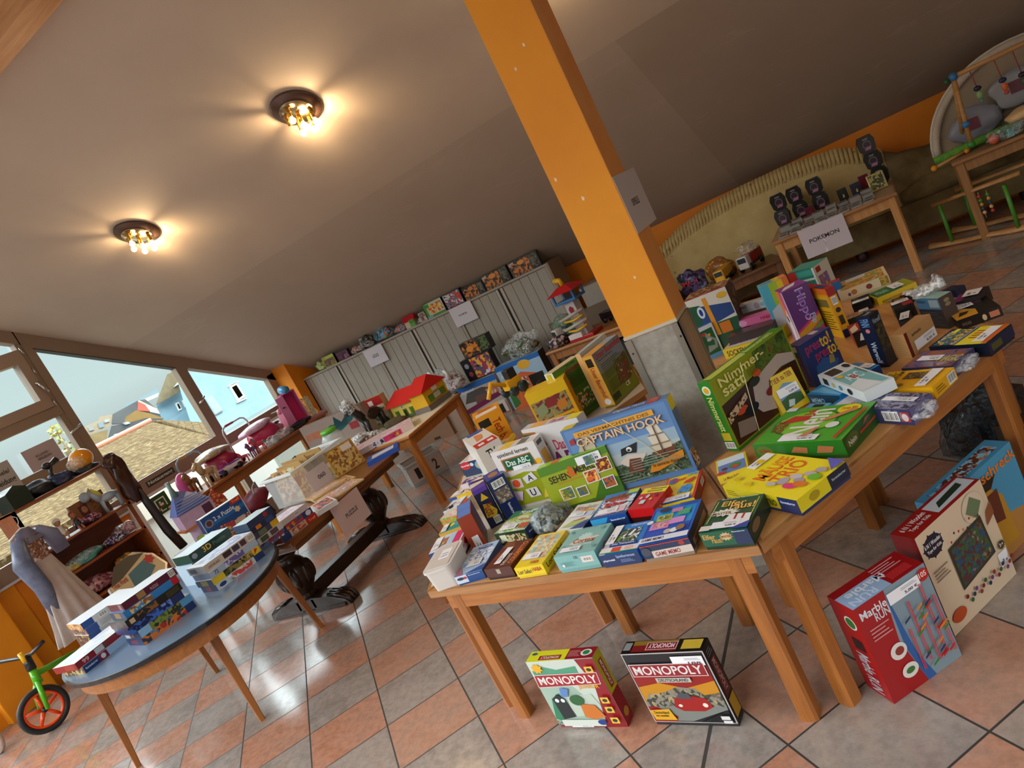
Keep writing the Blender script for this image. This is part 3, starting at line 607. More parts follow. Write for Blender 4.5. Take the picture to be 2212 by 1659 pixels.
for f, d in (((567, 1555), (-.05, .05)), ((696, 1355), (-.05, -.05)), ((470, 1452), (.05, -.05)), ((300, 1655), (.05, .05))):
    p = inv @ (at(f)-OC); dv = inv @ Vector((d[0], d[1], 0)); leg_mb(p.x, p.y, .026, OZ-.03, wood('a8672c', '8a5020', 'z', .4), .003, .05, dv.x*.9, dv.y*.9).build('leg', t)
# dark refectory table with bulbous trestles
RZ = .56; dk = wood('3a2416', '22140c', 'z', .28); dkt = wood('7a4a22', '5a3216', 'y', .28)
t = thing('trestle_table', 'low dark antique table with two carved bulbous trestles and clawed feet', 'table', (-3.77, 3.25, 0))
q = MB(); q.box(-.38, -.57, RZ-.042, .39, .63, RZ, dkt, bev=.012); q.box(-.34, -.52, RZ-.085, .35, .58, RZ-.042, dkt, bev=.01); q.build('tabletop', t)
for y in (-.35, .52):
    q = MB(); bulb_ = [(.05, .09), (.07, .10), (.055, .125), (.062, .14), (.098, .19), (.115, .25), (.11, .30), (.085, .35), (.055, .38), (.075, .395), (.078, .42), (.05, .43), (.07, .45), (.09, .47)]
    q.lathe(bulb_, dk, 24, Matrix.Translation((0, y, 0)))
    for a in range(8):
        th = a*PI/4; q.ball((.095*math.cos(th), y+.095*math.sin(th), .26), (.032, .032, .07), dk, 10, 8)
    q.build('baluster', t)
    q = MB(); q.box(-.33, y-.055, .0, .33, y+.055, .02, dk, bev=.006)
    for s in (-1, 1):
        q.add([(s*.06, y-.05, .10), (s*.06, y+.05, .10), (s*.22, y-.05, .085), (s*.22, y+.05, .085), (s*.34, y-.05, .045), (s*.34, y+.05, .045), (s*.37, y-.045, .0), (s*.37, y+.045, .0), (s*.06, y-.05, .0), (s*.06, y+.05, .0)],
              [(0, 1, 3, 2), (2, 3, 5, 4), (4, 5, 7, 6), (0, 2, 4, 6, 8), (1, 9, 7, 5, 3), (6, 7, 9, 8)], dk)
        for c in (-.03, 0, .03): q.tube([(s*.20, y+c, .088), (s*.30, y+c, .07), (s*.355, y+c, .04), (s*.37, y+c, .008)], [.012, .016, .016, .012], dk, 8)
    q.box(-.09, y-.05, .02, .09, y+.05, .10, dk, bev=.01); q.build('foot', t); q = MB(); q.box(-.28, y-.05, .465, .28, y+.05, .478, dk); q.build('top_block', t)
q = MB(); q.box(-.045, -.35, .06, .045, .52, .15, dk, bev=.008); q.build('stretcher', t)
# roller-shutter cabinets
CY, CT = 6.40, 1.165; cg = plain('9d9488', .45); 
shut, st, sb = nmat('shutter_slats')
vx = st.nodes.new('ShaderNodeTexCoord'); sx_ = st.nodes.new('ShaderNodeSeparateXYZ'); st.links.new(vx.outputs['Object'], sx_.inputs[0])
fr = mathn(st, 'FRACT', mathn(st, 'MULTIPLY', sx_.outputs[0], 62)); pr_ = mathn(st, 'ABSOLUTE', mathn(st, 'SUBTRACT', fr, .5)); cc = ramp(st, pr_, [(0, 'aba59b'), (.36, 'a39c92'), (.5, '6c665e')]); st.links.new(cc, sb.inputs['Base Color']); sb.inputs['Roughness'].default_value = .5; bump(st, sb, mathn(st, 'MULTIPLY', pr_, -1), .6, .004)
def cabinet(x0, x1, label, hands, parts):
    t = thing('roller_cabinet', label, 'cabinet', ((x0+x1)/2, CY, 0), 0, 'grey roller shutter cabinets along the back wall'); L = (x1-x0)/2
    q = MB(); q.box(-L, 0, CT-.025, L, .29, CT, cg, bev=.004); q.box(-L, .0, 0, -L+.03, .29, CT-.025, cg); q.box(L-.03, 0, 0, L, .29, CT-.025, cg); q.box(-L+.03, .27, .05, L-.03, .285, CT-.025, cg); q.box(-L+.03, .02, 0, L-.03, .28, .08, cg); q.build('body', t)
    n = 2; a = -L+.03; wd_ = (2*L-.06)/n
    for i in range(n):
        q = MB(); xa, xb = a+i*wd_+.004, a+(i+1)*wd_-.004
        if i == 0: xb -= .045
        else: xa += .045
        k = parts; w_ = (xb-xa)/k
        for j in range(k): q.box(xa+j*w_+.0025, .012, .08, xa+(j+1)*w_-.0025, .03, CT-.03, shut)
        q.box(xa, .02, .08, xb, .034, CT-.03, '4a463f'); q.build('roller_shutter', t)
    q = MB()
    for s in (-1, 1):
        q.box(s*.024-.018, .004, .08, s*.024+.018, .026, CT-.03, 'b5ada2'); q.box(s*.008-.004, .0, .08, s*.008+.004, .012, CT-.03, '2c2a28')
    q.build('handle_profile', t)
    return t
cabinet(-6.37, -5.18, 'grey roller shutter cabinet at the left end, beside the orange pier', 1, 5)
cabinet(-5.175, -4.00, 'grey roller shutter cabinet in the middle of the row', 1, 5)
cabinet(-3.995, -2.82, 'grey roller shutter cabinet at the right end of the row', 1, 5)
q = MB(); q.box(-.012, 0, 0, .012, .34, 1.17, plain('8a7460', .5)); t_ = q.build('cabinet_side_panel', None, (-2.795, 6.36, 0)); tag(t_, 'tall brown board standing against the right cabinet end', 'board')
t = thing('low_cabinet', 'small grey roller cabinet seen between pillar and sofa', 'cabinet', (-2.15, 6.45, 0))
q = MB(); q.box(-.5, 0, .77, .12, .42, .80, cg); q.box(-.5, 0, 0, .10, .42, .77, cg); q.build('body', t); q = MB(); q.box(-.46, -.012, .08, .07, .0, .75, shut); q.build('roller_shutter', t)
q = MB(); q.box(-.45, 0, 0, .45, .02, .62, plain('6f5b4a', .6)); tag(q.build('panel', None, (-2.2, 6.36, 0)), 'dark panel leaning behind the toy station', 'board').location = (-2.6, 6.33, 0)
# sofa: cream corner sofa with gathered back
cream, st, sb = nmat('sofa_cloth')
v = coords(st); f = noise(st, v, 6, 4, .6); vo = st.nodes.new('ShaderNodeTexVoronoi'); st.links.new(v, vo.inputs['Vector']); vo.inputs['Scale'].default_value = 9; vo.inputs['Randomness'].default_value = .55
dots = mathn(st, 'LESS_THAN', vo.outputs['Distance'], .11); cc = mixc(st, mathn(st, 'MULTIPLY', dots, .6), ramp(st, f, [(.3, 'b89f68'), (.7, 'cbb47e')]), lin('7a6436')); st.links.new(cc, sb.inputs['Base Color']); sb.inputs['Roughness'].default_value = .9; bump(st, sb, noise(st, v, 90, 2, .6), .2, .003)
t = thing('sofa', 'cream patterned sofa with a gathered curved back under the orange wall', 'sofa', (0, 6.5, 0))
prof = [(-2.02, .60), (-1.98, .70), (-1.85, .80), (-1.6, .90), (-1.3, .965), (-1.0, 1.0), (-.6, 1.0), (-.2, .95), (0, .86), (.2, .74), (.4, .70), (1.2, .68), (2.4, .68)]
q = MB(); vs = []; k = len(prof)
secs = []
for i in range(len(prof)*4-3):
    a = i/4; j = min(int(a), k-2); f_ = a-j; x = prof[j][0]*(1-f_)+prof[j+1][0]*f_; h = prof[j][1]*(1-f_)+prof[j+1][1]*f_; cv = .30*max(0, (-1.5-x)/.5)**2 if x < -1.5 else 0
    secs.append([(x, .12-cv, .16), (x, .10-cv, .45), (x, .10-cv, h-.12), (x, .16-cv, h-.02), (x, .24-cv, h), (x, .33-cv, h-.03), (x, .38-cv, h-.15), (x, .40-cv, .18)])
m_ = len(secs[0]); ks = 34; vs = [p for s in secs[:ks+1] for p in s]
q.add(vs, [(i*m_+j, (i+1)*m_+j, (i+1)*m_+(j+1) % m_, i*m_+(j+1) % m_)[::-1] for i in range(ks) for j in range(m_)]+[tuple(range(m_))], cream, True); q.build('backrest', t)
br_ = mottled('6e5c3a', '927c52', 7, .9); q = MB(); s2 = secs[ks:]; q.add([p for s in s2 for p in s], [(i*m_+j, (i+1)*m_+j, (i+1)*m_+(j+1) % m_, i*m_+(j+1) % m_)[::-1] for i in range(len(s2)-1) for j in range(m_)]+[tuple((len(s2)-1)*m_+j for j in range(m_-1, -1, -1))], br_, True); q.build('side_section', t); q = MB(); q.tube([(.12, .12, .40), (.3, .12, .42), (2.4, .12, .42)], [.05, .09, .09], br_, 14); q.build('seat_roll', t)
q = MB()
for i in range(70):
    x = -1.9+i*.032
    if x > .1: break
    h = 1.0
    for j in range(k-1):
        if prof[j][0] <= x <= prof[j+1][0]: h = prof[j][1]+(prof[j+1][1]-prof[j][1])*(x-prof[j][0])/(prof[j+1][0]-prof[j][0])
    cv = .30*max(0, (-1.5-x)/.5)**2 if x < -1.5 else 0
    q.tube([(x, .11-cv, h-.10), (x+.004, .135-cv, h-.04), (x+.008, .20-cv, h+.012), (x+.01, .28-cv, h+.01)], [.006, .017, .020, .008], cream, 7)
q.build('gathered_edge', t)
q = MB(); q.box(-1.72, .08, .10, 2.4, .14, .34, mottled('6e5936', '8a744a', 5, .9), bev=.02); q.build('base', t)
for x in (-1.6, -.3, .9, 2.2): MB().lathe([(.03, 0), (.05, .02), (.05, .07), (.035, .12)], '3a1c14', 14, Matrix.Translation((x, .22, 0))).build('leg', t)
# wooden shelf in front of the left window
SX = -6.12; SH = zf(0, 960, .10850)
# ================================================================ game boxes on the front tables
P = zf(910, 1060, .12658); Q = zf(1150, 1020, .12658); S = zf(1380, 990, .12658); U = zf(940, 900, .12658); V = zf(1040, 720, .16275)
W = zf(1500, 780, .16275); G1 = zf(1460, 600, .22065); G2 = zf(1660, 540, .22065); G3 = zf(1700, 700, .28369); G4 = zf(1840, 560, .28369)
MZ = zf(1100, 1340, .2532); NZ = zf(1740, 940, .37371); ZT = TZ+.001
GA, GB, GF = 'game boxes on the front table', 'game boxes on the right tables', 'game boxes standing on the floor'
def LB(label, FL, FR, BL, H, col, faces=None, z0=None, **k):
    L, W_, loc, rz = lie(FL, FR, BL, ZT if z0 is None else z0, H); return carton(label, L, W_, H, loc, rz, col, faces, **k)
def SB(label, a, b, H, W_, col, faces=None, z0=None, lean=0, **k):
    "standing box from world front-bottom corners a, b"
    a, b = Vector(a[:2]), Vector(b[:2]); u = (b-a); L = u.length; u.normalize(); n = Vector((-u.y, u.x)); c = (a+b)/2+n*W_/2
    rz = math.atan2(u.y, u.x); z = ZT if z0 is None else z0; rot = None; loc = (c.x, c.y, z)
    if lean:
        rot = (-lean, 0, rz); c2 = c+n*(W_/2*(math.cos(lean)-1)); loc = (c2.x, c2.y, z+math.sin(lean)*W_/2)
    return carton(label, L, W_, H, loc, rz, col, faces, rot=rot, **k)
def AT(p, z=None): v = at(p, ZT if z is None else z); return (v.x, v.y)
kid = ('c9a27a', '5b7a9a', 'd8c8a8', '8a5a3c', '9ab0c0'); jung = ('3f6b2e', '8fae3a', 'c9a050', '6a4a2a', 'd8d8b0'); redp = ('a83028', 'd8b070', '5a2018', 'e8d8b8', 'c86a3a')
night = ('141a2c', '2c3c60', '6a5a80', '101420', '8a7a60'); sea = ('3a5a7a', '8aa4b8', '5a7890', 'c8d0d0', '2c4a5c'); pastel = ('e8d8d8', 'c8a8c0', 'a8c8d8', 'e8e0c8', 'd890a0'); snow = ('c8d8e8', '8ab0d8', 'e8ecf0', '5a88c0', 'b8c8e0')
# -- the white translucent tub
L, W_, loc, rz = lie(P(205, 1400), P(600, 1180), P(230, 1010), ZT, .085)
t = thing('plastic_tub', 'translucent white plastic tub with a lid at the front left table corner', 'container', loc, math.radians(12))
tw = plain('e4dcd4', .3, alpha=.82); a, b_ = .052, .085
def rr(a, b, r, n=5): return [(sx*(a-r)+r*math.cos(t0+i*PI/2/n), sy*(b-r)+r*math.sin(t0+i*PI/2/n)) for sx, sy, t0 in ((1, 1, 0), (-1, 1, PI/2), (-1, -1, PI), (1, -1, 3*PI/2)) for i in range(n+1)]
q = MB(); o1, o2 = rr(a*.88, b_*.88, .015), rr(a, b_, .02); n = len(o1); q.add([(*p, 0) for p in o1]+[(*p, .078) for p in o2], [tuple(range(n))[::-1]]+[(i, (i+1) % n, n+(i+1) % n, n+i) for i in range(n)]+[tuple(range(n, 2*n))], tw); q.build('tub', t)
q = MB(); q.prism(rr(a+.004, b_+.004, .022), .074, .084, tw); q.prism(rr(a-.008, b_-.008, .016), .084, .086, plain('cbbfb4', .35)); q.build('lid', t)
q = MB(); q.box(-.012, -.02, .086, .03, .045, .0868, 'ece8ea'); art(q, (-.012, -.02, .0868), (.042, 0, 0), (0, .065, 0), [('l', .2, .4, .8, .6, 1, '8a8a92'), ('t', '1,00 €', .2, .12, .8, .28, '303036')]); q.build('price_sticker', t)
# -- front row
LB('small pale blue snow picture box, left of the dark brown box', P(565, 1485), P(1035, 1345), P(960, 950), .035, 'a9c4e0', {'top': [('i' and 'r', .04, .28, .96, .8, pic(*snow, scale=60)), ('e', .55, .88, .28, .06, '2a4f9a'), ('t', 'Disney', .36, .85, .76, .92, 'f0f0f4'), ('p', [(.35, 0), (1, 0), (1, .22)], '1c4f9c'), ('p', [(0, 0), (.3, 0), (.05, .3), (0, .28)], 'b06a80')], 'front': [('r', 0, 0, .42, 1, 'c8d4e4'), ('e', .18, .6, .13, .2, '22304c'), ('r', .42, 0, 1, 1, '1b4684'), ('t', 'Ravensburger', .48, .7, .9, .86, 'e0e6f0'), ('e', .34, .62, .06, .16, 'b83030')], 'right': [('r', 0, 0, 1, 1, '22447c')]}, sticker=('top', .3, .22, .78, .42, '3,00 €'), group=GA, tray='1b4684')
LB('dark brown card game box with an orange side title, in the front row', P(1065, 1350), P(1520, 1285), P(1430, 890), .042, '4a170d', {'top': [('r', .03, .03, .97, .97, '5a1e10'), ('t', 'COLORETTO', .76, .12, .94, .9, 'e07a30', 1), ('t', 'DELUXE', .55, .08, .68, .5, 'd8cabc', 1), ('l', .1, .75, .5, .95, 3, 'b87840'), ('r', .1, .3, .4, .55, '7a2c14')], 'front': [('r', .42, .35, .56, .85, 'a89a80')], 'right': [('l', .1, .3, .9, .7, 3, '8a5a3a')]}, sticker=('top', .3, .12, .52, .72, '4,00 €'), group=GA, tray='2a0e08')
LB('yellow picture game box with a jungle animal scene, in the front row', P(1580, 1330), P(2060, 1250), P(2010, 760), .040, 'e6c81c', {'top': [('r', .07, .2, .93, .94, pic('b8c4c0', 'd8d4b8', '9ab0a8', 'e0b060', 'c87838', scale=55)), ('r', .1, .2, .8, .36, 'd8b8a0'), ('t', 'HABA', .5, .06, .8, .15, 'b02418')], 'front': [('t', 'Lori Safari', .08, .25, .55, .7, '2e2a18'), ('t', 'HABA', .6, .38, .92, .8, 'a81c1c')], 'right': [('t', 'Lori Safari', .1, .2, .7, .75, '2e2a18')], 'left': []}, sticker=('top', .12, .2, .7, .36, '3,50 €'), group=GA, tray='d8b818')
LB('square teal game box with a rusty red script title', Q(355, 1460), Q(1050, 1340), Q(640, 1000), .057, '7fb0ac', {'top': [('s', .52, .6, .2, .2, 'b8d4d0', 12), ('p', [(.2, .4), (.3, .52), (.85, .6), (.9, .55), (.7, .42), (.3, .36)], 'd8c4b0'), ('t', 'Cortex', .28, .4, .82, .56, '8a2a1c'), ('t', 'CHALLENGE', .35, .3, .8, .36, 'd0e4e0'), ('t', 'The brain game', .3, .92, .7, .96, '1c3434'), ('e', .1, .85, .04, .04, '4f8a86'), ('e', .85, .86, .06, .05, '6a9f9a'), ('e', .9, .2, .05, .05, '6a9f9a'), ('e', .1, .3, .04, .05, '6a9f9a')], 'front': [('r', .62, .3, .9, .75, 'd8c8bc'), ('b', .66, .38, .86, .68), ('t', 'CE', .47, .68, .56, .86, '2c4040'), ('l', .1, .2, .45, .55, 5, '5c8682'), ('p', [(.12, .3), (.16, .42), (.2, .3), (.16, .18)], 'e8e4e0')], 'right': [('r', .05, .05, .35, .5, '5a4636'), ('t', 'Cortex', .35, .25, .95, .75, 'a04a34')]}, sticker=('top', .12, .1, .6, .25, '5,00 €'), group=GA, tray='6f9f9b')
LB('bright blue picture pairs game box with a dark blue front edge', Q(1130, 1435), Q(1785, 1330), Q(1410, 930), .042, '1479c4', {'top': [('r', .0, .0, .16, 1, 'cfcbd2'), ('t', 'playmobil', .45, .88, .85, .95, 'f0f4f8'), ('r', .2, .36, .8, .8, pic('78a8c8', '2a3440', '5f8a3c', 'e8e4dc', 'b8c8d0', scale=55)), ('p', [(.42, .5), (.5, .78), (.66, .8), (.72, .7), (.6, .52)], '26303c'), ('p', [(.5, .56), (.6, .76), (.66, .74), (.6, .54)], 'e8eaec'), ('r', .16, .24, .86, .34, '223f8c'), ('t', 'Die Tierpairs', .22, .26, .8, .32, 'e8ecf4'), ('r', 0, .02, 1, .2, 'e4e0e0'), ('r', .3, .03, .55, .18, 'd83c24'), ('e', .74, .11, .12, .06, 'e8b0a0'), ('r', 0, 0, 1, .03, '58a040')], 'front': [('r', 0, 0, 1, 1, '142c5c'), ('t', 'playmobil', .06, .3, .36, .55, 'e8ecf4'), ('t', 'Spielkartenset', .42, .5, .9, .85, '9fb4d0'), ('l', .5, .12, .85, .45, 3, '8a9cc0')]}, sticker=('top', .02, .32, .24, .95, '2,00 €'), group=GA, tray='142c5c')
LB('large blue pairs game box with a white band lettered across its front', S(-10, 1500), S(830, 1330), S(240, 880), .055, '1d5cc4', {'top': [('r', .06, .2, .94, .9, '1d8ed0'), ('p', [(.02, .15), (.06, .2), (.06, .9), (.02, .95)], '1a3c9c'), ('r', .06, .16, .94, .42, '2350b8'), ('r', .16, .56, .5, .74, 'a8b83c'), ('r', .2, .6, .46, .7, pic('d8d0b0', '4a6a30', 'b08050', scale=90)), ('r', .1, .34, .5, .54, 'd88ac0'), ('r', .5, .42, .8, .58, 'd890c8'), ('r', .16, .38, .46, .5, pic('d890a8', 'c06a80', 'e8c0a0', scale=90)), ('r', .6, .62, .86, .78, '48a078'), ('r', .45, .74, .68, .84, 'c87aa0'), ('e', .28, .86, .12, .07, '20283c'), ('r', .0, .0, 1, .13, 'e4e2e6'), ('t', 'GAME MEMO', .06, .03, .52, .1, '3a3a48'), ('r', .58, .9, .93, .96, '1a4c9c'), ('e', .07, .54, .07, .05, 'e0e4dc'), ('e', .55, .2, .08, .06, 'c8b8a0'), ('e', .68, .2, .08, .06, 'e4e4e4'), ('e', .8, .24, .09, .07, '9a7040')], 'front': [('r', 0, 0, 1, 1, '18284c'), ('r', .2, .0, 1, .48, 'cfc0b4'), ('t', 'GAME MEMO', .26, .08, .76, .38, '8a1c24'), ('e', .84, .7, .06, .16, '9a3030'), ('r', 0, .86, 1, .92, 'c03828'), ('e', .1, .5, .1, .3, '3a4250')], 'right': [('r', 0, 0, 1, 1, '1a2438'), ('r', .1, .1, .9, .5, 'a89078'), ('t', 'MEMO', .2, .15, .5, .42, '8a1c24')]}, group=GA, tray='8a7460')
LB('dark green card game box at the right end of the front row', S(1022, 1290), S(1853, 1190), S(1215, 740), .052, '0f5538', {'top': [('r', .08, .05, .95, .93, '174a2c'), ('r', .92, .1, .94, .93, 'c8c860'), ('r', .05, .25, .07, .93, 'c8c860'), ('t', 'Elfer', .18, .74, .7, .9, 'e8b458'), ('t', 'raus!', .4, .62, .92, .8, 'e8b458'), ('t', 'Ravensburger Kartenspiele', .12, .945, .9, .985, 'c8e0cc'), ('s', .35, .53, .34, .12, 'dcdccc', 14), ('t', 'MASTER', .1, .47, .5, .55, '8a4a20'), ('p', [(.35, .1), (.5, .45), (.95, .42), (.98, .1)], 'e4e2e0'), ('t', '11', .62, .28, .82, .44, 'b82820'), ('r', .0, .02, .22, .16, 'dcd4c8'), ('p', [(.62, 0), (1, 0), (1, .2)], '1c3c98')], 'front': [('t', 'Elfer', .04, .5, .3, .85, 'c89a4c'), ('t', 'raus!', .2, .22, .42, .6, 'c89a4c'), ('s', .52, .62, .14, .32, 'c8a878', 12), ('t', 'MASTER', .43, .55, .62, .7, '6a2418'), ('r', .68, 0, 1, 1, '14264c'), ('t', 'Ravensburger', .68, .84, .94, .95, 'd0d8e8')], 'right': [('r', 0, 0, 1, 1, '17302a'), ('e', .3, .5, .2, .3, '7a6040')]}, sticker=('top', .22, .06, .8, .24, '4,00 €'), group=GA, tray='0c3424')
# -- second row
LB('green edged mosaic game box, left of the bag wrapped in film', P(1245, 745), P(1760, 660), P(1640, 350), .052, '1c7a58', {'top': [('p', [(0, 0), (.0, .55), (.5, .75), (1, .62), (1, 0)], pic('e8e8dc', '98b838', 'b8c8c8', 'd8d8c8', '5a8a48', scale=60)), ('p', [(0, .5), (.5, .72), (1, .6), (1, .67), (.5, .8), (0, .58)], 'b8b82c'), ('p', [(.45, .5), (1, .45), (1, .5), (.45, .56)], 'c86030'), ('t', 'Mosaik', .3, .78, .75, .95, 'e8ece4'), ('r', .7, .84, .95, .95, 'a8d0c0'), ('r', .7, .1, .98, .32, 'b84828')], 'front': [('r', 0, 0, 1, 1, '22361c'), ('r', .1, .05, .95, .75, pic('7a8a3c', '3a4a20', 'c8b890', '8a4a30', scale=70)), ('r', .14, .2, .34, .8, 'd8d4b8')], 'right': [('r', 0, 0, 1, 1, '1c2c58'), ('t', 'Ravensburger', .1, .4, .9, .6, 'd0d8e8')]}, sticker=('top', .12, .1, .62, .3, '3,00 €'), group=GA, tray='1c2418')
L, W_, loc, rz = lie(Q(-60, 1060), Q(560, 800), Q(330, 590), ZT, .04)
q = MB(); q.blob((0, 0, .032), (L*.5, W_*.52, .05), film('8f9898', .75, .12), 7, .22, 26, 16, None); q.blob((0, 0, .026), (L*.4, W_*.42, .036), pic('7a8a50', '3a3c38', 'a8a890', '5a6a60', scale=50), 8, .1); tag(q.build('wrapped_puzzle', None, loc, (0, 0, rz)), 'crumpled clear film bag with a grey green picture puzzle inside', 'puzzle')
LB('pale letter game box with a blue corner, leaning in the second row', Q(400, 1020), Q(860, 950), Q(700, 575), .036, 'd9d6cc', {'top': [('t', 'Wörter', .1, .72, .62, .9, 'b03a30'), ('t', 'finder', .5, .76, .92, .93, 'c8a890'), ('e', .66, .68, .25, .05, 'd8a030'), ('p', [(.05, .5), (.95, .46), (.95, .64), (.1, .66)], 'b8c4dc'), ('p', [(.1, .1), (.4, .35), (.9, .3), (.6, .12)], 'a8b878'), ('p', [(.3, .28), (.7, .4), (.85, .38), (.5, .3)], 'c05a40'), ('p', [(.5, 0), (1, 0), (1, .32)], '1c3e88')], 'right': [('r', 0, 0, 1, 1, '8a8478'), ('r', 0, 0, .3, 1, '1a2c60')]}, sticker=('top', .08, .48, .66, .62, '2,50 €'), group=GA, tray='8a8478')
LB('white and blue beaver game box with a red bubbly title', Q(985, 830), Q(1590, 700), Q(1260, 400), .056, '2a78bc', {'top': [('r', .05, .12, 1, .78, pic('e8e8ec', 'c8d4e0', '3a4a60', 'd8d8dc', scale=70)), ('p', [(.08, .68), (.1, .8), (.6, .9), (.75, .85), (.8, .7)], pic('8a4a24', '6a3418', 'a86838', scale=60)), ('r', .7, .84, 1, 1, 'b8c838'), ('t', 'Billy', .3, .56, .85, .72, 'c0181c'), ('t', 'Biber', .2, .4, .82, .58, 'c0181c'), ('p', [(.1, .1), (.12, .36), (.9, .34), (.9, .12)], 'dcb8c0'), ('r', 0, 0, 1, .08, '1c4890')], 'front': [('r', 0, 0, 1, 1, '1c4a98'), ('p', [(0, 1), (.5, 1), (.4, .6), (0, .5)], '3a9ad0'), ('r', .5, 0, 1, .7, '16305c'), ('t', 'Ravensburger', .55, .6, .95, .8, 'dde4ee')], 'right': [('r', 0, 0, 1, 1, '16284c')]}, sticker=('top', .14, .14, .7, .3, '4,50 €'), group=GA, tray='16284c')
LB('small red box with a yellow top band, behind the blue pairs box', Q(1620, 650), Q(2050, 600), Q(1850, 290), .06, 'c41418', {'top': [('r', 0, .72, 1, 1, 'ecd81c'), ('t', '50', .3, .88, .5, .97, 'b03018'), ('t', 'Wissensspiele', .5, .87, .95, .95, '2a2a1c'), ('t', 'Experimente', .25, .76, .85, .85, '2a2a1c'), ('e', .2, .5, .06, .06, 'e8c8c0'), ('e', .45, .55, .07, .09, 'c8c8c0'), ('r', .3, .2, .5, .38, 'c8d4d8'), ('e', .66, .4, .06, .05, 'e8c040'), ('e', .75, .6, .1, .06, '7a1a20')], 'right': [('t', '50', .1, .3, .35, .7, 'e0a040')], 'front': [('r', 0, 0, 1, .42, '3a0e0c')]}, group=GA, tray='3a0e0c')
LB('yellow card box with a red rim and a coloured clown title', S(330, 830), S(940, 670), S(520, 352), .036, 'ecc91c', {'top': [('r', 0, 0, .03, 1, 'c41c18'), ('r', .93, 0, 1, 1, 'c41c18'), ('p', [(.03, .0), (.03, .95), (.1, .97), (.07, 0)], 'e87828'), ('r', .03, .0, .93, .1, '2858a8'), ('e', .22, .82, .13, .11, '2a68b8'), ('t', 'Clown', .14, .76, .58, .9, 'd83820'), ('t', 'way', .6, .84, .95, .96, '3aa0d0'), ('p', [(.45, .3), (.55, .52), (.78, .55), (.86, .38), (.8, .25)], pic('2a7ac0', '3a98d8', '1c5a98', scale=80)), ('p', [(.55, .6), (.62, .7), (.85, .78), (.9, .72), (.75, .6)], 'c83820'), ('p', [(.1, .2), (.2, .3), (.36, .28), (.3, .2)], 'c83c20')], 'right': [('r', 0, 0, 1, 1, '9c1c1c'), ('r', .1, .2, .4, .8, '6a3a2c'), ('b', .6, .2, .85, .8)]}, sticker=('top', .1, .04, .86, .2, '3,00 €'), group=GA, tray='8a1818')
# -- upright behind
SB('wide blue pirate ship game box with a string, in front of the pillar', (-1.178, 2.128), (-.766, 2.112), .266, .052, '4f74a4', {'front': [('r', .03, .03, .97, .97, '5f84b4'), ('r', .03, .38, .97, .62, '8fa6b8'), ('r', .03, .3, .97, .46, 'a8b0b0'), ('p', [(.03, .03), (.03, .2), (.35, .3), (.7, .34), (.97, .42), (.97, .03)], pic('2e3a2c', '3f5038', '5a6a50', '242e24', '8a9484', scale=60)), 
  ('p', [(.74, .72), (.84, .72), (.86, .58), (.76, .58)], 'd8ccb8'), ('p', [(.72, .58), (.87, .57), (.89, .44), (.74, .44)], 'cfc2ac'), ('p', [(.72, .44), (.9, .45), (.88, .34), (.75, .33)], 'c8b8a0'), ('p', [(.7, .36), (.92, .38), (.88, .26), (.75, .26)], '6a3a24'), ('p', [(.44, .42), (.46, .52), (.62, .56), (.58, .42), (.5, .44)], '141416'), ('e', .53, .49, .025, .035, 'e0e0dc'), ('p', [(.08, .62), (.2, .92), (.26, .9), (.26, .6), (.16, .5)], 'b8a890'), ('p', [(.4, .34), (.5, .42), (.66, .38), (.6, .28), (.46, .26)], 'c8b8a8'), ('p', [(.44, .16), (.5, .36), (.6, .34), (.58, .14)], '6a3424'), ('p', [(.62, .1), (.66, .2), (.96, .3), (.95, .2), (.7, .1)], 'c87c20'), ('t', 'Ein spannendes Abenteuer', .67, .15, .93, .21, '3a2810'), ('p', [(.05, .76), (.1, .78), (.1, .86), (.05, .84)], 'a02c30'), ('p', [(.735, .585), (.86, .585), (.87, .6), (.73, .6)], '8a7058'), ('p', [(.72, .45), (.885, .45), (.89, .47), (.715, .465)], '8a7058'), ('p', [(.8, .3), (.812, .3), (.812, .72), (.8, .72)], '5a4030'), ('l', .1, .04, .6, .2, 4, '6f7a68'), ('l', .5, .2, .95, .34, 4, '7c8674'), ('e', .53, .485, .012, .018, '141416'), ('r', .15, .5, .162, .86, '5a4030'), ('r', .12, .85, .86, .93, 'd8982c'), ('t', 'DAS VERMÄCHTNIS DES', .16, .865, .82, .918, '6a4a1c'), ('t', 'CAPTAIN HOOK', .12, .715, .93, .825, '3a2c28'), ('t', 'CAPTAIN HOOK', .115, .72, .925, .83, 'd8b088')],
  'top': [('r', 0, 0, .12, 1, 'e0cc30'), ('t', 'Captain Hook', .5, .2, .8, .8, 'e0e8f0'), ('r', .82, 0, .92, 1, 'c04040')], 'right': [('r', 0, .82, 1, 1, 'e0cc38'), ('t', 'CAPTAIN HOOK', .3, .3, .7, .78, '8a7a48', 3), ('r', 0, 0, 1, .25, pic(*redp, scale=80))]}, group=GA, lean=.06, tray='4f74a4')
q = MB(); q.tube([(-1.0, 2.124, .842), (-.9, 2.118, .72), (-.82, 2.114, .60)], .0012, 'd8c888', 5); tag(q.build('string', None), 'thin pale string tied around the pirate ship box', 'string')
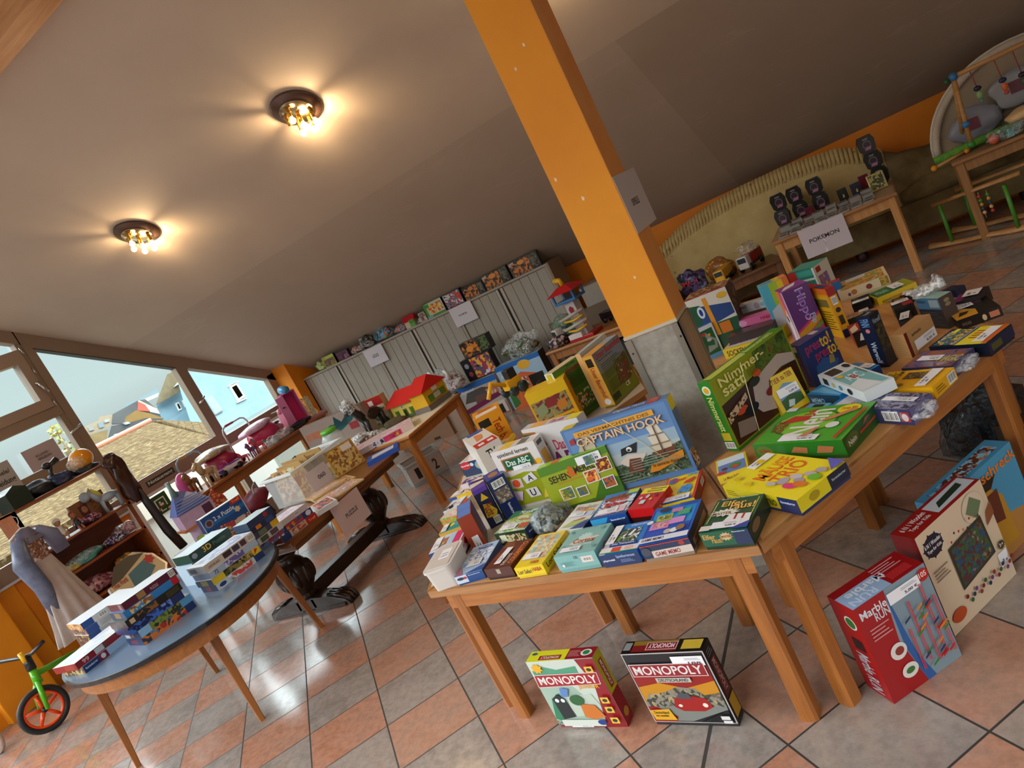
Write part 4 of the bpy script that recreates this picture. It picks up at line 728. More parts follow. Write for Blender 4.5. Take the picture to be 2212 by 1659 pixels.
SB('lime green picture pairs box with square photos and a bright green rim', (-1.300, 2.075), (-1.031, 2.106), .176, .045, '94a01c', {'front': [('p', [(0, .8), (0, 1), (1, 1), (1, .85), (.5, .8)], '4f8020'), ('p', [(.6, 0), (.75, .35), (1, .3), (1, 0)], '3f6c1c'), ('t', 'SEHEN', .1, .58, .4, .74, '2c1c18'), ('t', '&', .38, .6, .5, .84, 'd85818'), ('t', 'MERKEN', .48, .64, .84, .8, '2c1c18'), ('l', .2, .52, .7, .57, 1, 'c86a20')]+[e for (u, v, s, c) in ((.17, .14, .19, ('3a5a88', '6a7a30', 'c8a040')), (.4, .12, .15, ('3a5a88', '6a6a30', '8a5a30')), (.58, .34, .19, ('8a3020', 'd86a28', 'f0c060')), (.78, .12, .17, ('3a4a78', 'b05a28', '5a4a30')), (.78, .5, .2, ('d88a20', '6a2818', 'e8b040')), (.66, .72, .16, ('3a5a98', '5a7a40', '8a9ab0'))) for e in (('r', u, v, u+s, v+s*1.5, 'e0dcd8'), ('r', u+.012, v+.02, u+s-.012, v+s*1.5-.02, pic(*c, scale=70)))], 'top': [('r', 0, 0, 1, 1, '9ac828'), ('t', 'Spielwiese', .5, .2, .8, .8, '3a5a18'), ('r', .2, .1, .32, .9, 'd86a28')], 'right': [('r', 0, 0, 1, 1, '3f6a1c'), ('t', 'SEHEN & MERKEN', .35, .2, .65, .85, '22380c', 3)]}, sticker=('front', .56, .8, .9, .97, '158'), group=GA, lean=.08, tray='3f6a1c')
SB('tall white and lime alphabet learning box with a green blackboard picture', (-1.535, 2.215), (-1.328, 2.203), .252, .066, 'd8d0cc', {'front': [('p', [(0, 0), (0, .56), (.2, .52), (.5, .55), (.8, .5), (1, .54), (1, 0)], '98a018'), ('t', 'spielend lernen', .12, .86, .82, .95, '4a4038'), ('p', [(.15, .62), (.15, .84), (.82, .84), (.86, .62)], 'a8622c'), ('r', .18, .64, .82, .82, '1c5a38'), ('t', 'Das ABC', .24, .7, .76, .8, 'dfe6df'), ('e', .92, .66, .06, .05, 'e8b028'), ('p', [(.1, .32), (.14, .48), (.38, .46), (.36, .3)], 'd8c8cc'), ('e', .24, .39, .08, .07, 'd85020'), ('p', [(.45, .34), (.42, .46), (.66, .52), (.72, .38)], 'dcd8d8'), ('t', 'A', .52, .38, .64, .48, '1c1c20'), ('p', [(.4, .1), (.36, .26), (.62, .26), (.64, .1)], 'dcd8d8'), ('t', 'U', .44, .12, .56, .24, '1c1c20'), ('p', [(.02, .14), (.1, .28), (.3, .24), (.2, .08)], 'cdb8d0'), ('p', [(.68, .05), (.8, .24), (.95, .16), (.88, .04)], 'e0c038')], 'top': [('r', .2, 0, .45, 1, 'e8c040'), ('r', .6, .1, .8, .9, '70706c')], 'right': [('r', .15, .5, .85, .95, 'cfc8c2'), ('r', .2, .88, .8, .95, '3a3a38'), ('p', [(.2, .55), (.8, .55), (.8, .78), (.2, .78)], 'd89c20'), ('r', 0, 0, 1, .42, '8a9418')]}, sticker=('front', .34, .63, .74, .7, '2,50 €'), group=GA, tray='c8c0b8')
SB('large white box lettered in purple, half hidden behind the lime picture box', (-1.42, 2.31), (-1.14, 2.235), .272, .05, 'cfc8c6', {'front': [('p', [(.0, .6), (0, .95), (.22, .93), (.34, .72), (.2, .58)], 'a8642c'), ('p', [(0, .63), (0, .92), (.2, .9), (.3, .72), (.18, .62)], '1c5438'), ('t', 'Das', .44, .6, .62, .76, 'c03a5c'), ('t', 'ABC', .3, .3, .95, .58, '6a1c58'), ('r', 0, 0, 1, .2, '98a018')], 'top': [('r', .15, 0, .4, 1, 'e8b060'), ('t', 'Das ABC', .5, .2, .75, .8, 'c05a80'), ('r', .8, 0, 1, 1, 'e0d040')]}, group=GA, lid=False)
SB('tall navy and purple box with a red gold action title, left of the lime box', (-1.612, 2.10), (-1.563, 2.133), .165, .11, '141640', {'front': [('r', 0, .9, 1, 1, '5a3a9c'), ('p', [(.25, .7), (.5, .88), (.8, .7)], 'e0b020'), ('p', [(.1, .28), (.25, .62), (.6, .58), (.95, .36), (.75, .22)], 'e0b828'), ('t', 'Flucht', .2, .3, .8, .58, 'a02418', 3), ('b', .45, .06, .9, .24)], 'top': [('r', 0, 0, 1, .45, '5a3a9c'), ('p', [(0, .4), (1, .55), (1, .75), (0, .9)], 'e0d0c0')], 'left': [('r', 0, 0, 1, 1, '3a2c80')]}, group=GA, lid=False)
SB('tall navy box with a bar code and a brown photo, touching the purple one', (-1.557, 2.140), (-1.500, 2.185), .172, .10, '15275c', {'front': [('r', .1, .4, .9, .72, pic('9a8878', '6a5a50', 'b8a898', scale=70)), ('b', .15, .76, .85, .94), ('t', 'Ravensburger', .4, .06, .6, .34, 'dde4f0', 3)], 'top': [('r', 0, 0, 1, 1, '3a4490'), ('e', .5, .5, .3, .3, 'a87850')], 'right': [('r', 0, 0, 1, 1, 'd8d0c8'), ('r', .1, .3, .9, .9, pic(*pastel, scale=60))]}, group=GA, lid=False)
SB('standing rust red box with a plain blue top, tied with a pink string', (-1.612, 1.944), (-1.562, 1.972), .138, .15, '9c3c22', {'top': [('r', .05, .02, .95, .98, '5a80c8'), ('r', .05, .48, .95, .5, '3a5a98')], 'right': [('r', 0, 0, 1, 1, pic('3a3024', '5a4a38', '6a2c20', '2a3828', scale=40))]}, sticker=('front', .3, .02, .75, .4, '2,00 €'), group=GA, lid=False)
# -- column of small boxes along the left edge
LB('white box with a pink stripe, beside the plastic tub', P(125, 1090), P(640, 890), P(190, 850), .058, 'c8d4dc', {'top': [('r', .02, .02, .26, .98, 'dcd8dc'), ('p', [(.3, .3), (.32, .7), (.6, .85), (.7, .6), (.5, .3)], pic('88a838', 'b84a30', 'd8c8b0', scale=60)), ('r', .72, .1, .94, .95, 'd82868'), ('r', .5, .1, .72, .9, 'a8c8dc')], 'front': [('r', 0, 0, 1, 1, '1c3c78')], 'right': [('r', 0, 0, 1, 1, 'e0dcd8'), ('p', [(.3, .5), (.5, .8), (.7, .5), (.5, .2)], '9c1c40'), ('t', 'Quiz', .1, .3, .25, .8, '3a3a3a')]}, sticker=('top', .04, .15, .28, .85, '1,50 €'), group=GA, tray='1c3c78')
LB('teal water scene box with a yellow sun, second in the left edge column', P(300, 745), P(680, 600), P(345, 605), .036, '1f8f8c', {'top': [('e', .45, .65, .1, .2, 'e8c830'), ('e', .7, .6, .15, .2, '30a8b8'), ('r', 0, 0, .06, 1, 'd8a828'), ('r', .06, .05, .3, .95, 'dcdce0')], 'front': [('r', 0, 0, 1, 1, 'c89c30')]}, sticker=('top', .08, .15, .32, .85, '1,00 €'), group=GA, lid=False)
LB('pale pink animal puzzle box with green yellow sides, on the left edge', P(315, 490), P(670, 400), P(385, 360), .05, 'd8c4b8', {'top': [('r', .3, .2, .9, .8, pic('e0a0a0', 'e8d8c8', 'b8d0d8', scale=50)), ('r', .85, 0, 1, 1, '2878b8')], 'front': [('r', 0, 0, 1, 1, pic('6a8a2c', 'c87828', '8aa83c', 'e0c860', scale=50))], 'left': [('r', 0, 0, 1, 1, 'c07028')]}, group=GA, lid=False)
LB('black and white patterned box with an orange corner, left edge column', P(372, 365), P(700, 262), P(440, 200), .042, 'd4d4d4', {'top': [('e', .3, .4, .14, .3, '16161a'), ('e', .34, .5, .06, .12, 'c8c8c8'), ('p', [(.02, .1), (.1, .5), (.16, .4), (.1, .05)], '1c1c20'), ('r', .84, .1, 1, .7, 'd8541c'), ('r', .5, .5, .8, .95, 'e8e8e8')], 'front': [('r', 0, 0, 1, 1, 'b8bcb8')]}, sticker=('top', .48, .15, .78, .95, '1,50 €'), group=GA, lid=False)
LB('yellow rimmed picture box with a blue front corner, left edge column', U(235, 1400), U(650, 1270), U(325, 1295), .040, 'e0b81c', {'top': [('r', .03, .1, .97, .95, pic('d8b878', 'e8e0c8', 'b87838', '6a7a48', scale=55)), ('r', .1, .1, .45, .9, 'd0ccc8')], 'front': [('p', [(0, 0), (0, 1), (.3, 1), (.3, 0)], '1c3c80')]}, sticker=('top', .12, .2, .45, .9, '2,00 €'), group=GA, lid=False)
LB('flat violet and pink race picture box, left edge column', U(430, 1165), U(700, 1090), U(560, 1060), .024, 'c8b8c0', {'top': [('r', 0, 0, 1, 1, pic('8a2c48', '3a3c78', 'd8c8b0', 'b84838', scale=40))]}, group=GA, lid=False)
LB('flat yellow and violet box with a warning triangle, left edge column', U(560, 1150), U(820, 1060), U(600, 1080), .03, '4a3a8c', {'top': [('p', [(0, .3), (.5, .9), (1, .6), (1, .2)], 'e0c8b8'), ('p', [(.6, .5), (.75, .9), (.9, .5)], 'e0b828')]}, group=GA, lid=False)
LB('dark blue space puzzle box with a red round badge, left edge column', U(400, 812), U(965, 655), U(690, 530), .078, 'dcdce0', {'top': [('r', .05, .1, .95, .9, pic('c8d4e4', 'e8e4dc', 'd8a070', '8ab0c8', scale=45)), ('p', [(.1, .6), (.3, .9), (.6, .95), (.5, .6)], pic('8ab8d8', 'e8ece8', scale=30))], 'front': [('r', 0, 0, 1, 1, '172c50'), ('e', .16, .72, .15, .32, 'b81c20'), ('t', 'Reise ins Weltall', .04, .66, .28, .8, 'f0e0e0'), ('e', .6, .55, .17, .38, '6a9ac0'), ('e', .6, .52, .13, .25, 'b09a60'), ('e', .82, .8, .07, .2, 'd8dce0'), ('e', .36, .72, .05, .14, 'c8ccd0')], 'left': [('r', 0, 0, 1, 1, '101c38')]}, group=GA, tray='172c50')
t27 = LB('small yellow card box lying on the dark blue space puzzle box', U(990, 610), U(1160, 545), U(895, 452), .02, 'e8c838', {'top': [('r', .12, .1, .88, .7, 'd8d4c8'), ('e', .5, .4, .2, .18, 'a8a8a0'), ('r', .1, .8, .7, .95, 'd85820')]}, z0=ZT+.08, group=GA, lid=False)
# -- tables behind the left side of the pillar
def AP(x, y): return AT((x, y))
SB('long white game box with a red label, standing at the left of the yellow boxes', (-1.86, 2.60), (-1.77, 2.68), .17, .34, 'ddd6cc', {'front': [('t', 'TV', .3, .6, .7, .85, '202020'), ('r', .6, .2, .75, .45, 'd85020')], 'top': [('r', .05, .0, .95, .3, 'c82c20'), ('r', .2, .08, .45, .2, 'e8e0dc'), ('r', .6, .08, .85, .2, 'e8e0dc'), ('p', [(.3, .4), (.6, .45), (.7, .7), (.4, .8)], 'e08a50'), ('r', .2, .86, .9, 1, '3a55a8')], 'right': [('r', .15, .3, .6, .85, '9a9a8c'), ('r', .2, .35, .55, .8, pic('8a8c80', '6a6c60', 'b05a70', scale=50)), ('l', .65, .2, .95, .9, 9, '8a8478')]}, group=GA, lid=False)
SB('yellow building game box showing a photo of coloured grids', (-1.70, 2.94), (-1.50, 3.00), .250, .12, 'e3a512', {'front': [('r', .0, .78, 1, 1, 'e8bc18'), ('r', .04, .38, .92, .78, pic('5a4a38', '7a2c28', '8a8a58', 'a88a50', '3a342c', scale=40)), ('p', [(.1, .48), (.12, .66), (.34, .72), (.34, .5)], '8a9468'), ('p', [(.36, .58), (.38, .76), (.66, .77), (.66, .58)], '8a2c2c'), ('p', [(.6, .46), (.62, .62), (.84, .66), (.84, .48)], 'c87a28'), ('r', .04, .02, .5, .34, 'd8b878'), ('l', .08, .06, .44, .3, 7, '6a5028'), ('l', .56, .06, .94, .34, 8, '6a5010')], 'left': [('r', 0, 0, 1, 1, 'e8b818'), ('r', .3, .75, .8, .9, '22201c'), ('l', .2, .1, .8, .65, 9, '9a7418')], 'top': [('r', 0, 0, 1, 1, 'e8c020')]}, group=GA, lid=False)
SB('orange and yellow toy carton at the far left of the yellow boxes', (-2.06, 2.98), (-1.93, 3.06), .21, .18, 'e29618', {'front': [('r', .1, .7, .5, .9, '201c18'), ('t', 'Tech box', .55, .1, .85, .8, 'a02c18', 3), ('r', 0, 0, 1, .06, 'c88410')], 'top': [('r', .1, .1, .9, .5, 'e8d8c8'), ('l', .2, .55, .8, .9, 4, 'a82c20')], 'left': [('r', 0, 0, 1, 1, 'e8c048'), ('r', .2, .75, .7, .92, '201c18')], 'right': [('r', 0, 0, 1, 1, 'e89018'), ('r', .2, .2, .7, .5, '2a3c48')]}, group=GA, lid=False)
SB('green game box showing a supermarket picture on its back', AT(V(1270, 1200)), AT(V(1610, 940)), .283, .065, '4c7a28', {'front': [('r', 0, 0, .12, 1, 'e8b81c'), ('r', 0, .88, 1, 1, '5a8c30'), ('t', 'Einkaufen', .42, .82, .86, .92, 'a03028'), ('t', 'Wir spielen', .46, .93, .8, .98, '2c3c20'), ('l', .4, .54, .9, .8, 8, '2c4418'), ('p', [(.06, .72), (.1, .82), (.36, .82), (.34, .7)], '1f4c84'), ('p', [(.08, .58), (.1, .68), (.38, .68), (.36, .58)], 'b8281c'), ('e', .26, .47, .1, .05, '3a4a58'), ('r', .12, .12, .96, .42, pic('8a3a20', '4a7a30', 'd8c8a0', 'c87830', scale=50)), ('l', .3, .04, .9, .1, 2, '33501c')], 'left': [('r', 0, 0, 1, 1, 'cfd4c0'), ('r', .1, 0, .9, .2, '1c3c88'), ('t', 'Einkaufen', .3, .35, .7, .8, '3a8038', 3), ('r', .25, .86, .75, .98, 'c8b01c'), ('e', .5, .24, .3, .06, '3a5a88')], 'top': [('r', 0, 0, 1, 1, 'd8c8a0')]}, group=GA, tray='3f6a20')
SB('farm game box with a bold red German title, against the pillar', AT(V(1790, 970)), AT(V(2110, 660)), .282, .065, '7e8a94', {'front': [('r', 0, 0, 1, .66, '6f7c1c'), ('r', 0, .6, .5, .82, '8a8f88'), ('t', 'Unser Bauernhof', .06, .86, .98, .98, 'c02018'), ('t', 'Bauernhof Spiel', .1, .8, .6, .84, '4a4a48'), ('l', .1, .46, .8, .76, 8, '3f4a20'), ('l', .1, .2, .5, .42, 7, '3c4410'), ('p', [(.42, .2), (.5, .56), (.95, .7), (.96, .3), (.8, .18)], pic('5a6a28', '7a3028', '3a4c20', 'b8a880', scale=55)), ('r', .04, .04, .28, .16, '26300c'), ('t', 'CE', .55, .1, .7, .18, 'e0e0c8')], 'left': [('r', 0, 0, 1, 1, 'dca040'), ('r', .2, .78, .8, .94, '201c10'), ('t', 'Unser Bauernhof', .3, .16, .72, .76, 'a02c20', 3), ('e', .5, .08, .3, .06, 'e0e0dc')], 'top': [('r', 0, 0, 1, 1, 'd8a048'), ('r', .6, .1, 1, .9, '8aa8c0')]}, group=GA, tray='7a6a20')
SB('flat game box lying edge up behind the farm game box', (-1.44, 3.16), (-1.38, 3.42), .30, .03, 'd0c8b0', {'top': [('r', 0, 0, 1, 1, 'a8c0d0')], 'left': [('r', 0, 0, 1, 1, 'e8b070')]}, group=GA, lid=False)
SB('brown and grey puzzle box between the green and the farm game boxes', (-1.46, 3.32), (-1.36, 3.44), .23, .06, '8a6a2c', {'front': [('r', 0, .8, 1, 1, 'c88a28'), ('r', .1, .1, .9, .7, '6a5428')]}, group=GA, lid=False)
t = thing('toy_excavator', 'yellow toy digger standing on top of the yellow cartons', 'toy vehicle', (-1.80, 3.07, ZT+.25), 1.1); yl = 'e0a418'
q = MB(); q.box(-.05, -.03, .03, .04, .03, .08, yl, bev=.006); q.box(-.02, -.025, .08, .03, .025, .13, '1c1c1c', bev=.004); q.build('cab', t)
q = MB(); q.tube([(-.04, 0, .06), (-.12, 0, .11), (-.17, 0, .05)], .012, yl, 8); q.build('boom', t)
for x, y, r in ((.02, .04, .03), (.02, -.04, .03), (-.04, .04, .024), (-.04, -.04, .024)): MB().tube([(x, y-.008, .02), (x, y+.008, .02)], r, '2a3a40', 16).build('wheel', t)
# wooden plate edge pieces: the yellow toy with red label
t = thing('toy_house_case', 'yellow toy with a red label behind the green game box', 'toy', (-1.50, 3.50, ZT), .9)
q = MB(); q.box(-.07, -.05, 0, .07, .05, .2, 'd89a18', bev=.02); q.build('body', t); q = MB(); q.box(-.02, -.056, .08, .05, -.05, .15, 'b81c1c'); q.build('label', t)
# -- boxes on the floor
SB('white green board game box with a red title, standing on the tiles', AT(MZ(445, 915), 0), AT(MZ(1022, 915), 0), .270, .05, 'c4ccc0', {'front': [('p', [(0, .0), (0, .6), (.5, .62), (.7, .3), (.72, 0)], '9fb4a4'), ('p', [(.03, .64), (.03, .86), (.2, .92), (.4, .86), (.7, .9), (.7, .66)], '4f9474'), ('p', [(0, .1), (.1, .42), (.25, .5), (.3, .34), (.1, .06)], '2f7a54'), ('p', [(.3, .12), (.34, .44), (.72, .48), (.8, .2)], 'b8c4b4'), ('p', [(.72, 0), (.84, .62), (.74, 1), (1, 1), (1, 0)], '8c1620'), ('p', [(.0, .6), (.02, .8), (.96, .8), (.94, .62)], 'd8d0c8'), ('p', [(.01, .61), (.03, .79), (.95, .79), (.93, .63)], '9c1824'), ('t', 'MONOPOLY', .06, .645, .92, .765, 'e4dcd4'), ('t', 'JUNIOR', .6, .55, .9, .625, 'e8a028'), ('s', .13, .9, .09, .08, 'e0a820', 8), ('p', [(.14, .1), (.12, .42), (.22, .5), (.3, .42), (.34, .14)], '18181c'), ('e', .18, .4, .03, .03, 'e0e0e0'), ('e', .27, .4, .03, .03, 'e0e0e0'), ('p', [(.48, .14), (.5, .34), (.7, .32), (.78, .14), (.6, .1)], 'c87028'), ('e', .48, .4, .1, .08, '2a5c30'), ('p', [(.28, .46), (.32, .6), (.44, .58), (.38, .46)], '5a80b8'), ('r', .1, .0, .72, .1, 'ccd0c4'), ('t', '5+', .03, .02, .09, .09, '22302c'), ('e', .69, .06, .06, .04, '1c3c80'), ('r', .44, .72, .44, .72, '000000')]+[e for v in (.86, .4, .26, .1) for e in (('r', .84, v-.045, .95, v+.045, 'e8b43c'), ('e', .895, v, .035, .025, '2a3428'))], 'top': [('r', 0, 0, .6, 1, 'd8d424'), ('r', .18, .1, .52, .5, '9c1c28'), ('t', 'MONOPOLY', .21, .18, .49, .42, 'e8dcc8', 2), ('e', .08, .7, .04, .12, '2c5078'), ('r', .6, 0, 1, 1, '8c1620'), ('l', .62, .2, .8, .8, 5, 'c88a8a'), ('e', .88, .5, .08, .3, 'd8dcd0'), ('e', .88, .5, .05, .2, '2c7a48')], 'right': [('r', 0, 0, 1, 1, '8c1620'), ('r', 0, .45, 1, 1, 'b8a81c'), ('r', .3, .5, .75, .9, '9c1c28'), ('t', 'MONOPOLY', .4, .52, .65, .88, 'e8dcc8', 3), ('e', .5, .12, .3, .06, 'b07a28')]}, z0=.001, sticker=('front', .2, .02, .52, .11, '231'), group=GF, tray='8c1620')
SB('black rimmed board game box with a red car, standing on the tiles', AT(MZ(1262, 893), 0), AT(MZ(1970, 912), 0), .268, .055, '1a1718', {'front': [('r', .0, 0, 1, 1, 'b8b0ac'), ('r', .012, .012, .985, .985, '18161a'), ('p', [(.02, .5), (.02, .8), (.97, .8), (.97, .52)], '8f1a14'), ('p', [(.02, .25), (.02, .52), (.3, .58), (.6, .5), (.97, .6), (.97, .3)], 'c08218'), ('p', [(.02, .3), (.1, .42), (.3, .44), (.5, .52), (.7, .5), (.78, .4), (.97, .44), (.97, .22), (.02, .2)], pic('6a5a48', '8a8070', '3a4038', 'a8946a', scale=55)), ('p', [(.02, .03), (.02, .22), (.5, .26), (.97, .24), (.97, .2), (.5, .03)], '7a7c74'), ('p', [(.02, .02), (.02, .24), (.12, .24), (.34, .1), (.3, .02)], '8c1a1c'), ('p', [(.6, .02), (.97, .2), (.97, .02)], '161416'), ('p', [(.36, .24), (.4, .36), (.52, .42), (.78, .36), (.82, .24), (.7, .18), (.45, .18)], '9c1814'), ('e', .44, .26, .025, .02, 'e8d8c8'), ('e', .74, .27, .03, .03, 'e8d8c8'), ('p', [(.44, .36), (.48, .44), (.6, .44), (.62, .36)], '4a4a50'), ('r', .04, .68, .95, .86, 'd8ccc8'), ('r', .05, .69, .94, .85, '8c1c24'), ('t', 'MONOPOLY', .08, .71, .91, .83, 'ddd4d0'), ('r', .3, .6, .72, .665, 'b8b0a4'), ('t', 'DEUTSCHLAND', .33, .612, .69, .655, '201c18'), ('p', [(.05, .06), (.03, .2), (.28, .22), (.32, .06)], 'd8a020'), ('t', 'Deutschland', .07, .15, .26, .19, '2a2010'), ('t', 'hat gewählt', .08, .1, .24, .14, '2a2010'), ('r', .86, .08, .96, .13, 'd8d4d0'), ('r', .87, .03, .97, .07, 'd8d4d0')], 'top': [('r', 0, 0, 1, 1, '15130f'), ('r', .12, .1, .68, .6, '7c1a1c'), ('r', .12, .6, .68, .95, '8a6a28'), ('r', .3, .2, .68, .8, 'd0b8b0'), ('r', .31, .24, .67, .76, '8c1c24'), ('t', 'MONOPOLY', .33, .32, .65, .68, 'ddd4d0', 2), ('r', .74, .15, .97, .85, 'c8a838'), ('r', .02, .2, .11, .8, '8a8a88')], 'right': [('r', 0, 0, 1, 1, '141212'), ('r', .2, .34, .85, .82, '5c1a1c'), ('t', 'MONOPOLY', .35, .38, .7, .8, 'b08a80', 3), ('r', .15, .05, .9, .3, 'a8801c'), ('l', .2, .86, .8, .96, 3, '7a7878')]}, z0=.001, sticker=('front', .6, .83, .97, .95, '188'), group=GF, tray='2a2624')
a, b_ = AT(NZ(515, 1555), 0), AT(NZ(905, 1275), 0)
mr = [('r', .3, 0, 1, 1, '7e9099'), ('p', [(0, 0), (0, 1), (.42, 1), (.36, .5), (.5, 0)], '9c1418'), ('p', [(.42, .98), (.5, .3), (.62, 0), (.5, 0), (.4, .4)], '2a5a98'), ('t', 'Marble', .04, .86, .4, .94, 'd8d8dc'), ('t', 'RUN', .2, .78, .4, .86, 'c8c8cc'), ('l', .08, .62, .34, .76, 4, 'c88a88'), ('e', .3, .42, .11, .08, 'd8d4cc'), ('e', .31, .42, .06, .04, '8a3028'), ('e', .34, .2, .11, .07, 'd8d4cc'), ('e', .34, .2, .06, .03, '3a6a30'), ('e', .92, .92, .08, .06, 'b0201c'), ('t', '105', .87, .9, .97, .95, 'f0d8d0')]
rnd = random.Random(3)
for i in range(5):
    x = .5+i*.105
    for s in (0, .02): mr.append(('r', x+s, .12+.05*(i % 2), x+s+.011, .55+.08*((i*3) % 5), 'c83844'))
for i in range(22):
    x = .47+rnd.random()*.42; y = .1+rnd.random()*.62; c = ('2f7a2c', 'd87a1c', 'b82020', '1c2c5c')[i % 4]; mr.append(('p', [(x, y), (x+.09, y+.03), (x+.1, y+.055), (x+.01, y+.025)], c))
SB('red and grey marble run box on the tiles, nearest of the right floor boxes', a, b_, .297, .10, '9c1418', {'front': mr, 'left': [('e', .6, .8, .22, .07, 'd0d4c8'), ('e', .6, .8, .17, .055, '2c6a2c'), ('r', .35, .5, .75, .62, '2a1a1c'), ('t', 'Marble RUN', .3, .04, .75, .46, 'b8b0b4', 3)], 'top': [('r', 0, 0, .55, .7, '9ab4d4'), ('t', 'Marble', .1, .35, .62, .62, 'dfe6ee', 2), ('t', 'RUN', .05, .06, .4, .32, 'c8d8ec', 2), ('l', .55, .5, .9, .9, 4, 'd8a8a8'), ('r', .6, .1, .9, .4, 'b8282c')]}, z0=.001, sticker=('front', .42, .84, .86, .95, '5,00 €'), group=GF, lid=False)
wt = [('r', .0, .0, 1, 1, 'd9bfa0'), ('s', .17, .83, .15, .12, '1f1c2c', 9), ('e', .17, .83, .13, .1, '1f1c2c'), ('t', '6 N 1 Wooden', .06, .84, .28, .88, 'e8e4e0'), ('t', 'Toys for Kids', .07, .78, .27, .82, 'e8e4e0'), ('e', .78, .84, .16, .14, 'b8a894'), ('e', .78, .84, .155, .135, 'd9c2a6'), ('p', [(.66, .84), (.78, .95), (.9, .84), (.78, .73)], '6a7a58'), ('p', [(.3, .28), (.3, .7), (.82, .74), (.84, .34)], '3c3428'), ('p', [(.33, .31), (.33, .67), (.79, .71), (.81, .37)], pic('8a7050', '5a2c2c', '3a5a34', '2c4a68', '6a5038', scale=60)), ('p', [(.86, .6), (.9, .72), (1, .78), (1, .66)], '8a5030'), ('l', .04, .52, .24, .64, 4, '8a7460'), ('e', .14, .14, .1, .06, 'b84a20'), ('s', .93, .36, .06, .05, '3a3428', 14), ('t', '3+', .9, .345, .96, .38, 'e8d8c0')]
for i in range(16):
    wt.append(('e', .3+.045*i, .22-.06*((i*5) % 3)/2, .022, .02, ('7a1c20', '2c5a30', '1c2c4c', '6a3a78', '8a2c20')[i % 5]))
for i in range(8): wt.append(('e', .34+.06*((i*7) % 8), .76+.02*(i % 4), .012, .012, ('b02c20', '1c2c4c', 'c87828')[i % 3]))
SB('cream box of wooden toys with a red top, standing behind the marble run box', AT(NZ(865, 1165), 0), AT(NZ(1220, 800), 0), .321, .075, '9c1c18', {'front': wt, 'top': [('r', .42, .15, .98, .85, 'c8ccd0'), ('p', [(.48, .3), (.55, .6), (.9, .7), (.88, .4)], '22382c'), ('t', '6 N 1 Wooden', .05, .55, .38, .8, 'e8dcd8'), ('t', 'Toys for Kids', .08, .22, .36, .46, 'e8dcd8')], 'left': [('r', 0, 0, 1, 1, '7c1416')]}, z0=.001, sticker=('front', .84, .17, .97, .3, '10,00'), group=GF, lid=False)
u = (Vector(AT(NZ(1220, 800), 0))-Vector(AT(NZ(865, 1165), 0))).normalized(); p0 = Vector(AT(NZ(1190, 740), 0))+Vector((-u.y, u.x))*.02
SB('blue cowboy game box with orange lettering, cut by the right photo edge', p0-u*.16, p0+u*.20, .30, .075, '4a94b8', {'front': [('p', [(0, 0), (0, .42), (.3, .5), (1, .3), (1, 0)], 'b88040'), ('p', [(.05, .2), (.1, .62), (.3, .66), (.4, .4), (.3, .1)], '5a3020'), ('p', [(.45, .1), (.42, .6), (.56, .78), (.7, .6), (.72, .1)], 'c08a28'), ('p', [(.5, .4), (.52, .7), (.66, .7), (.64, .36)], '6a3424'), ('p', [(.42, .76), (.5, .9), (.7, .84), (.6, .74)], '2a2018'), ('t', 'Cowboyschreck', .0, .8, 1, .95, 'e07a20'), ('t', '4+', .3, .05, .4, .16, 'e8e8e0')], 'top': [('r', .1, .2, .9, .8, pic('4a94b8', '6a3424', '8ac0d8', 'c87a48', scale=50))]}, z0=.001, group=GF, lid=False)
q = MB(); q.box(-.16, -.1, 0, .16, .1, .26, plain('3a2a1c', .4)); art(q, (-.16, -.1, 0), (.32, 0, 0), (0, 0, .26), [('r', .1, .1, .9, .9, pic('5a3a20', '3a4028', '7a5030', '241c14', scale=30))]); tag(q.build('game_box', None, (.235, 2.62, .001), (0, 0, .9)), 'dark brown game box beneath the right table, nearest the photo edge', 'board game', GF)
q = MB(); q.blob((0, 0, .12), (.17, .14, .2), film('50565a', .8, .15), 12, .2); q.box(-.12, -.09, 0, .12, .09, .2, pic('1c1c1e', '3a2418', '22303a', '4a3420', scale=30)); tag(q.build('game_box', None, (.05, 2.95, .001), (0, 0, .7)), 'dark game box wrapped in glossy film beneath the right table', 'board game', GF)
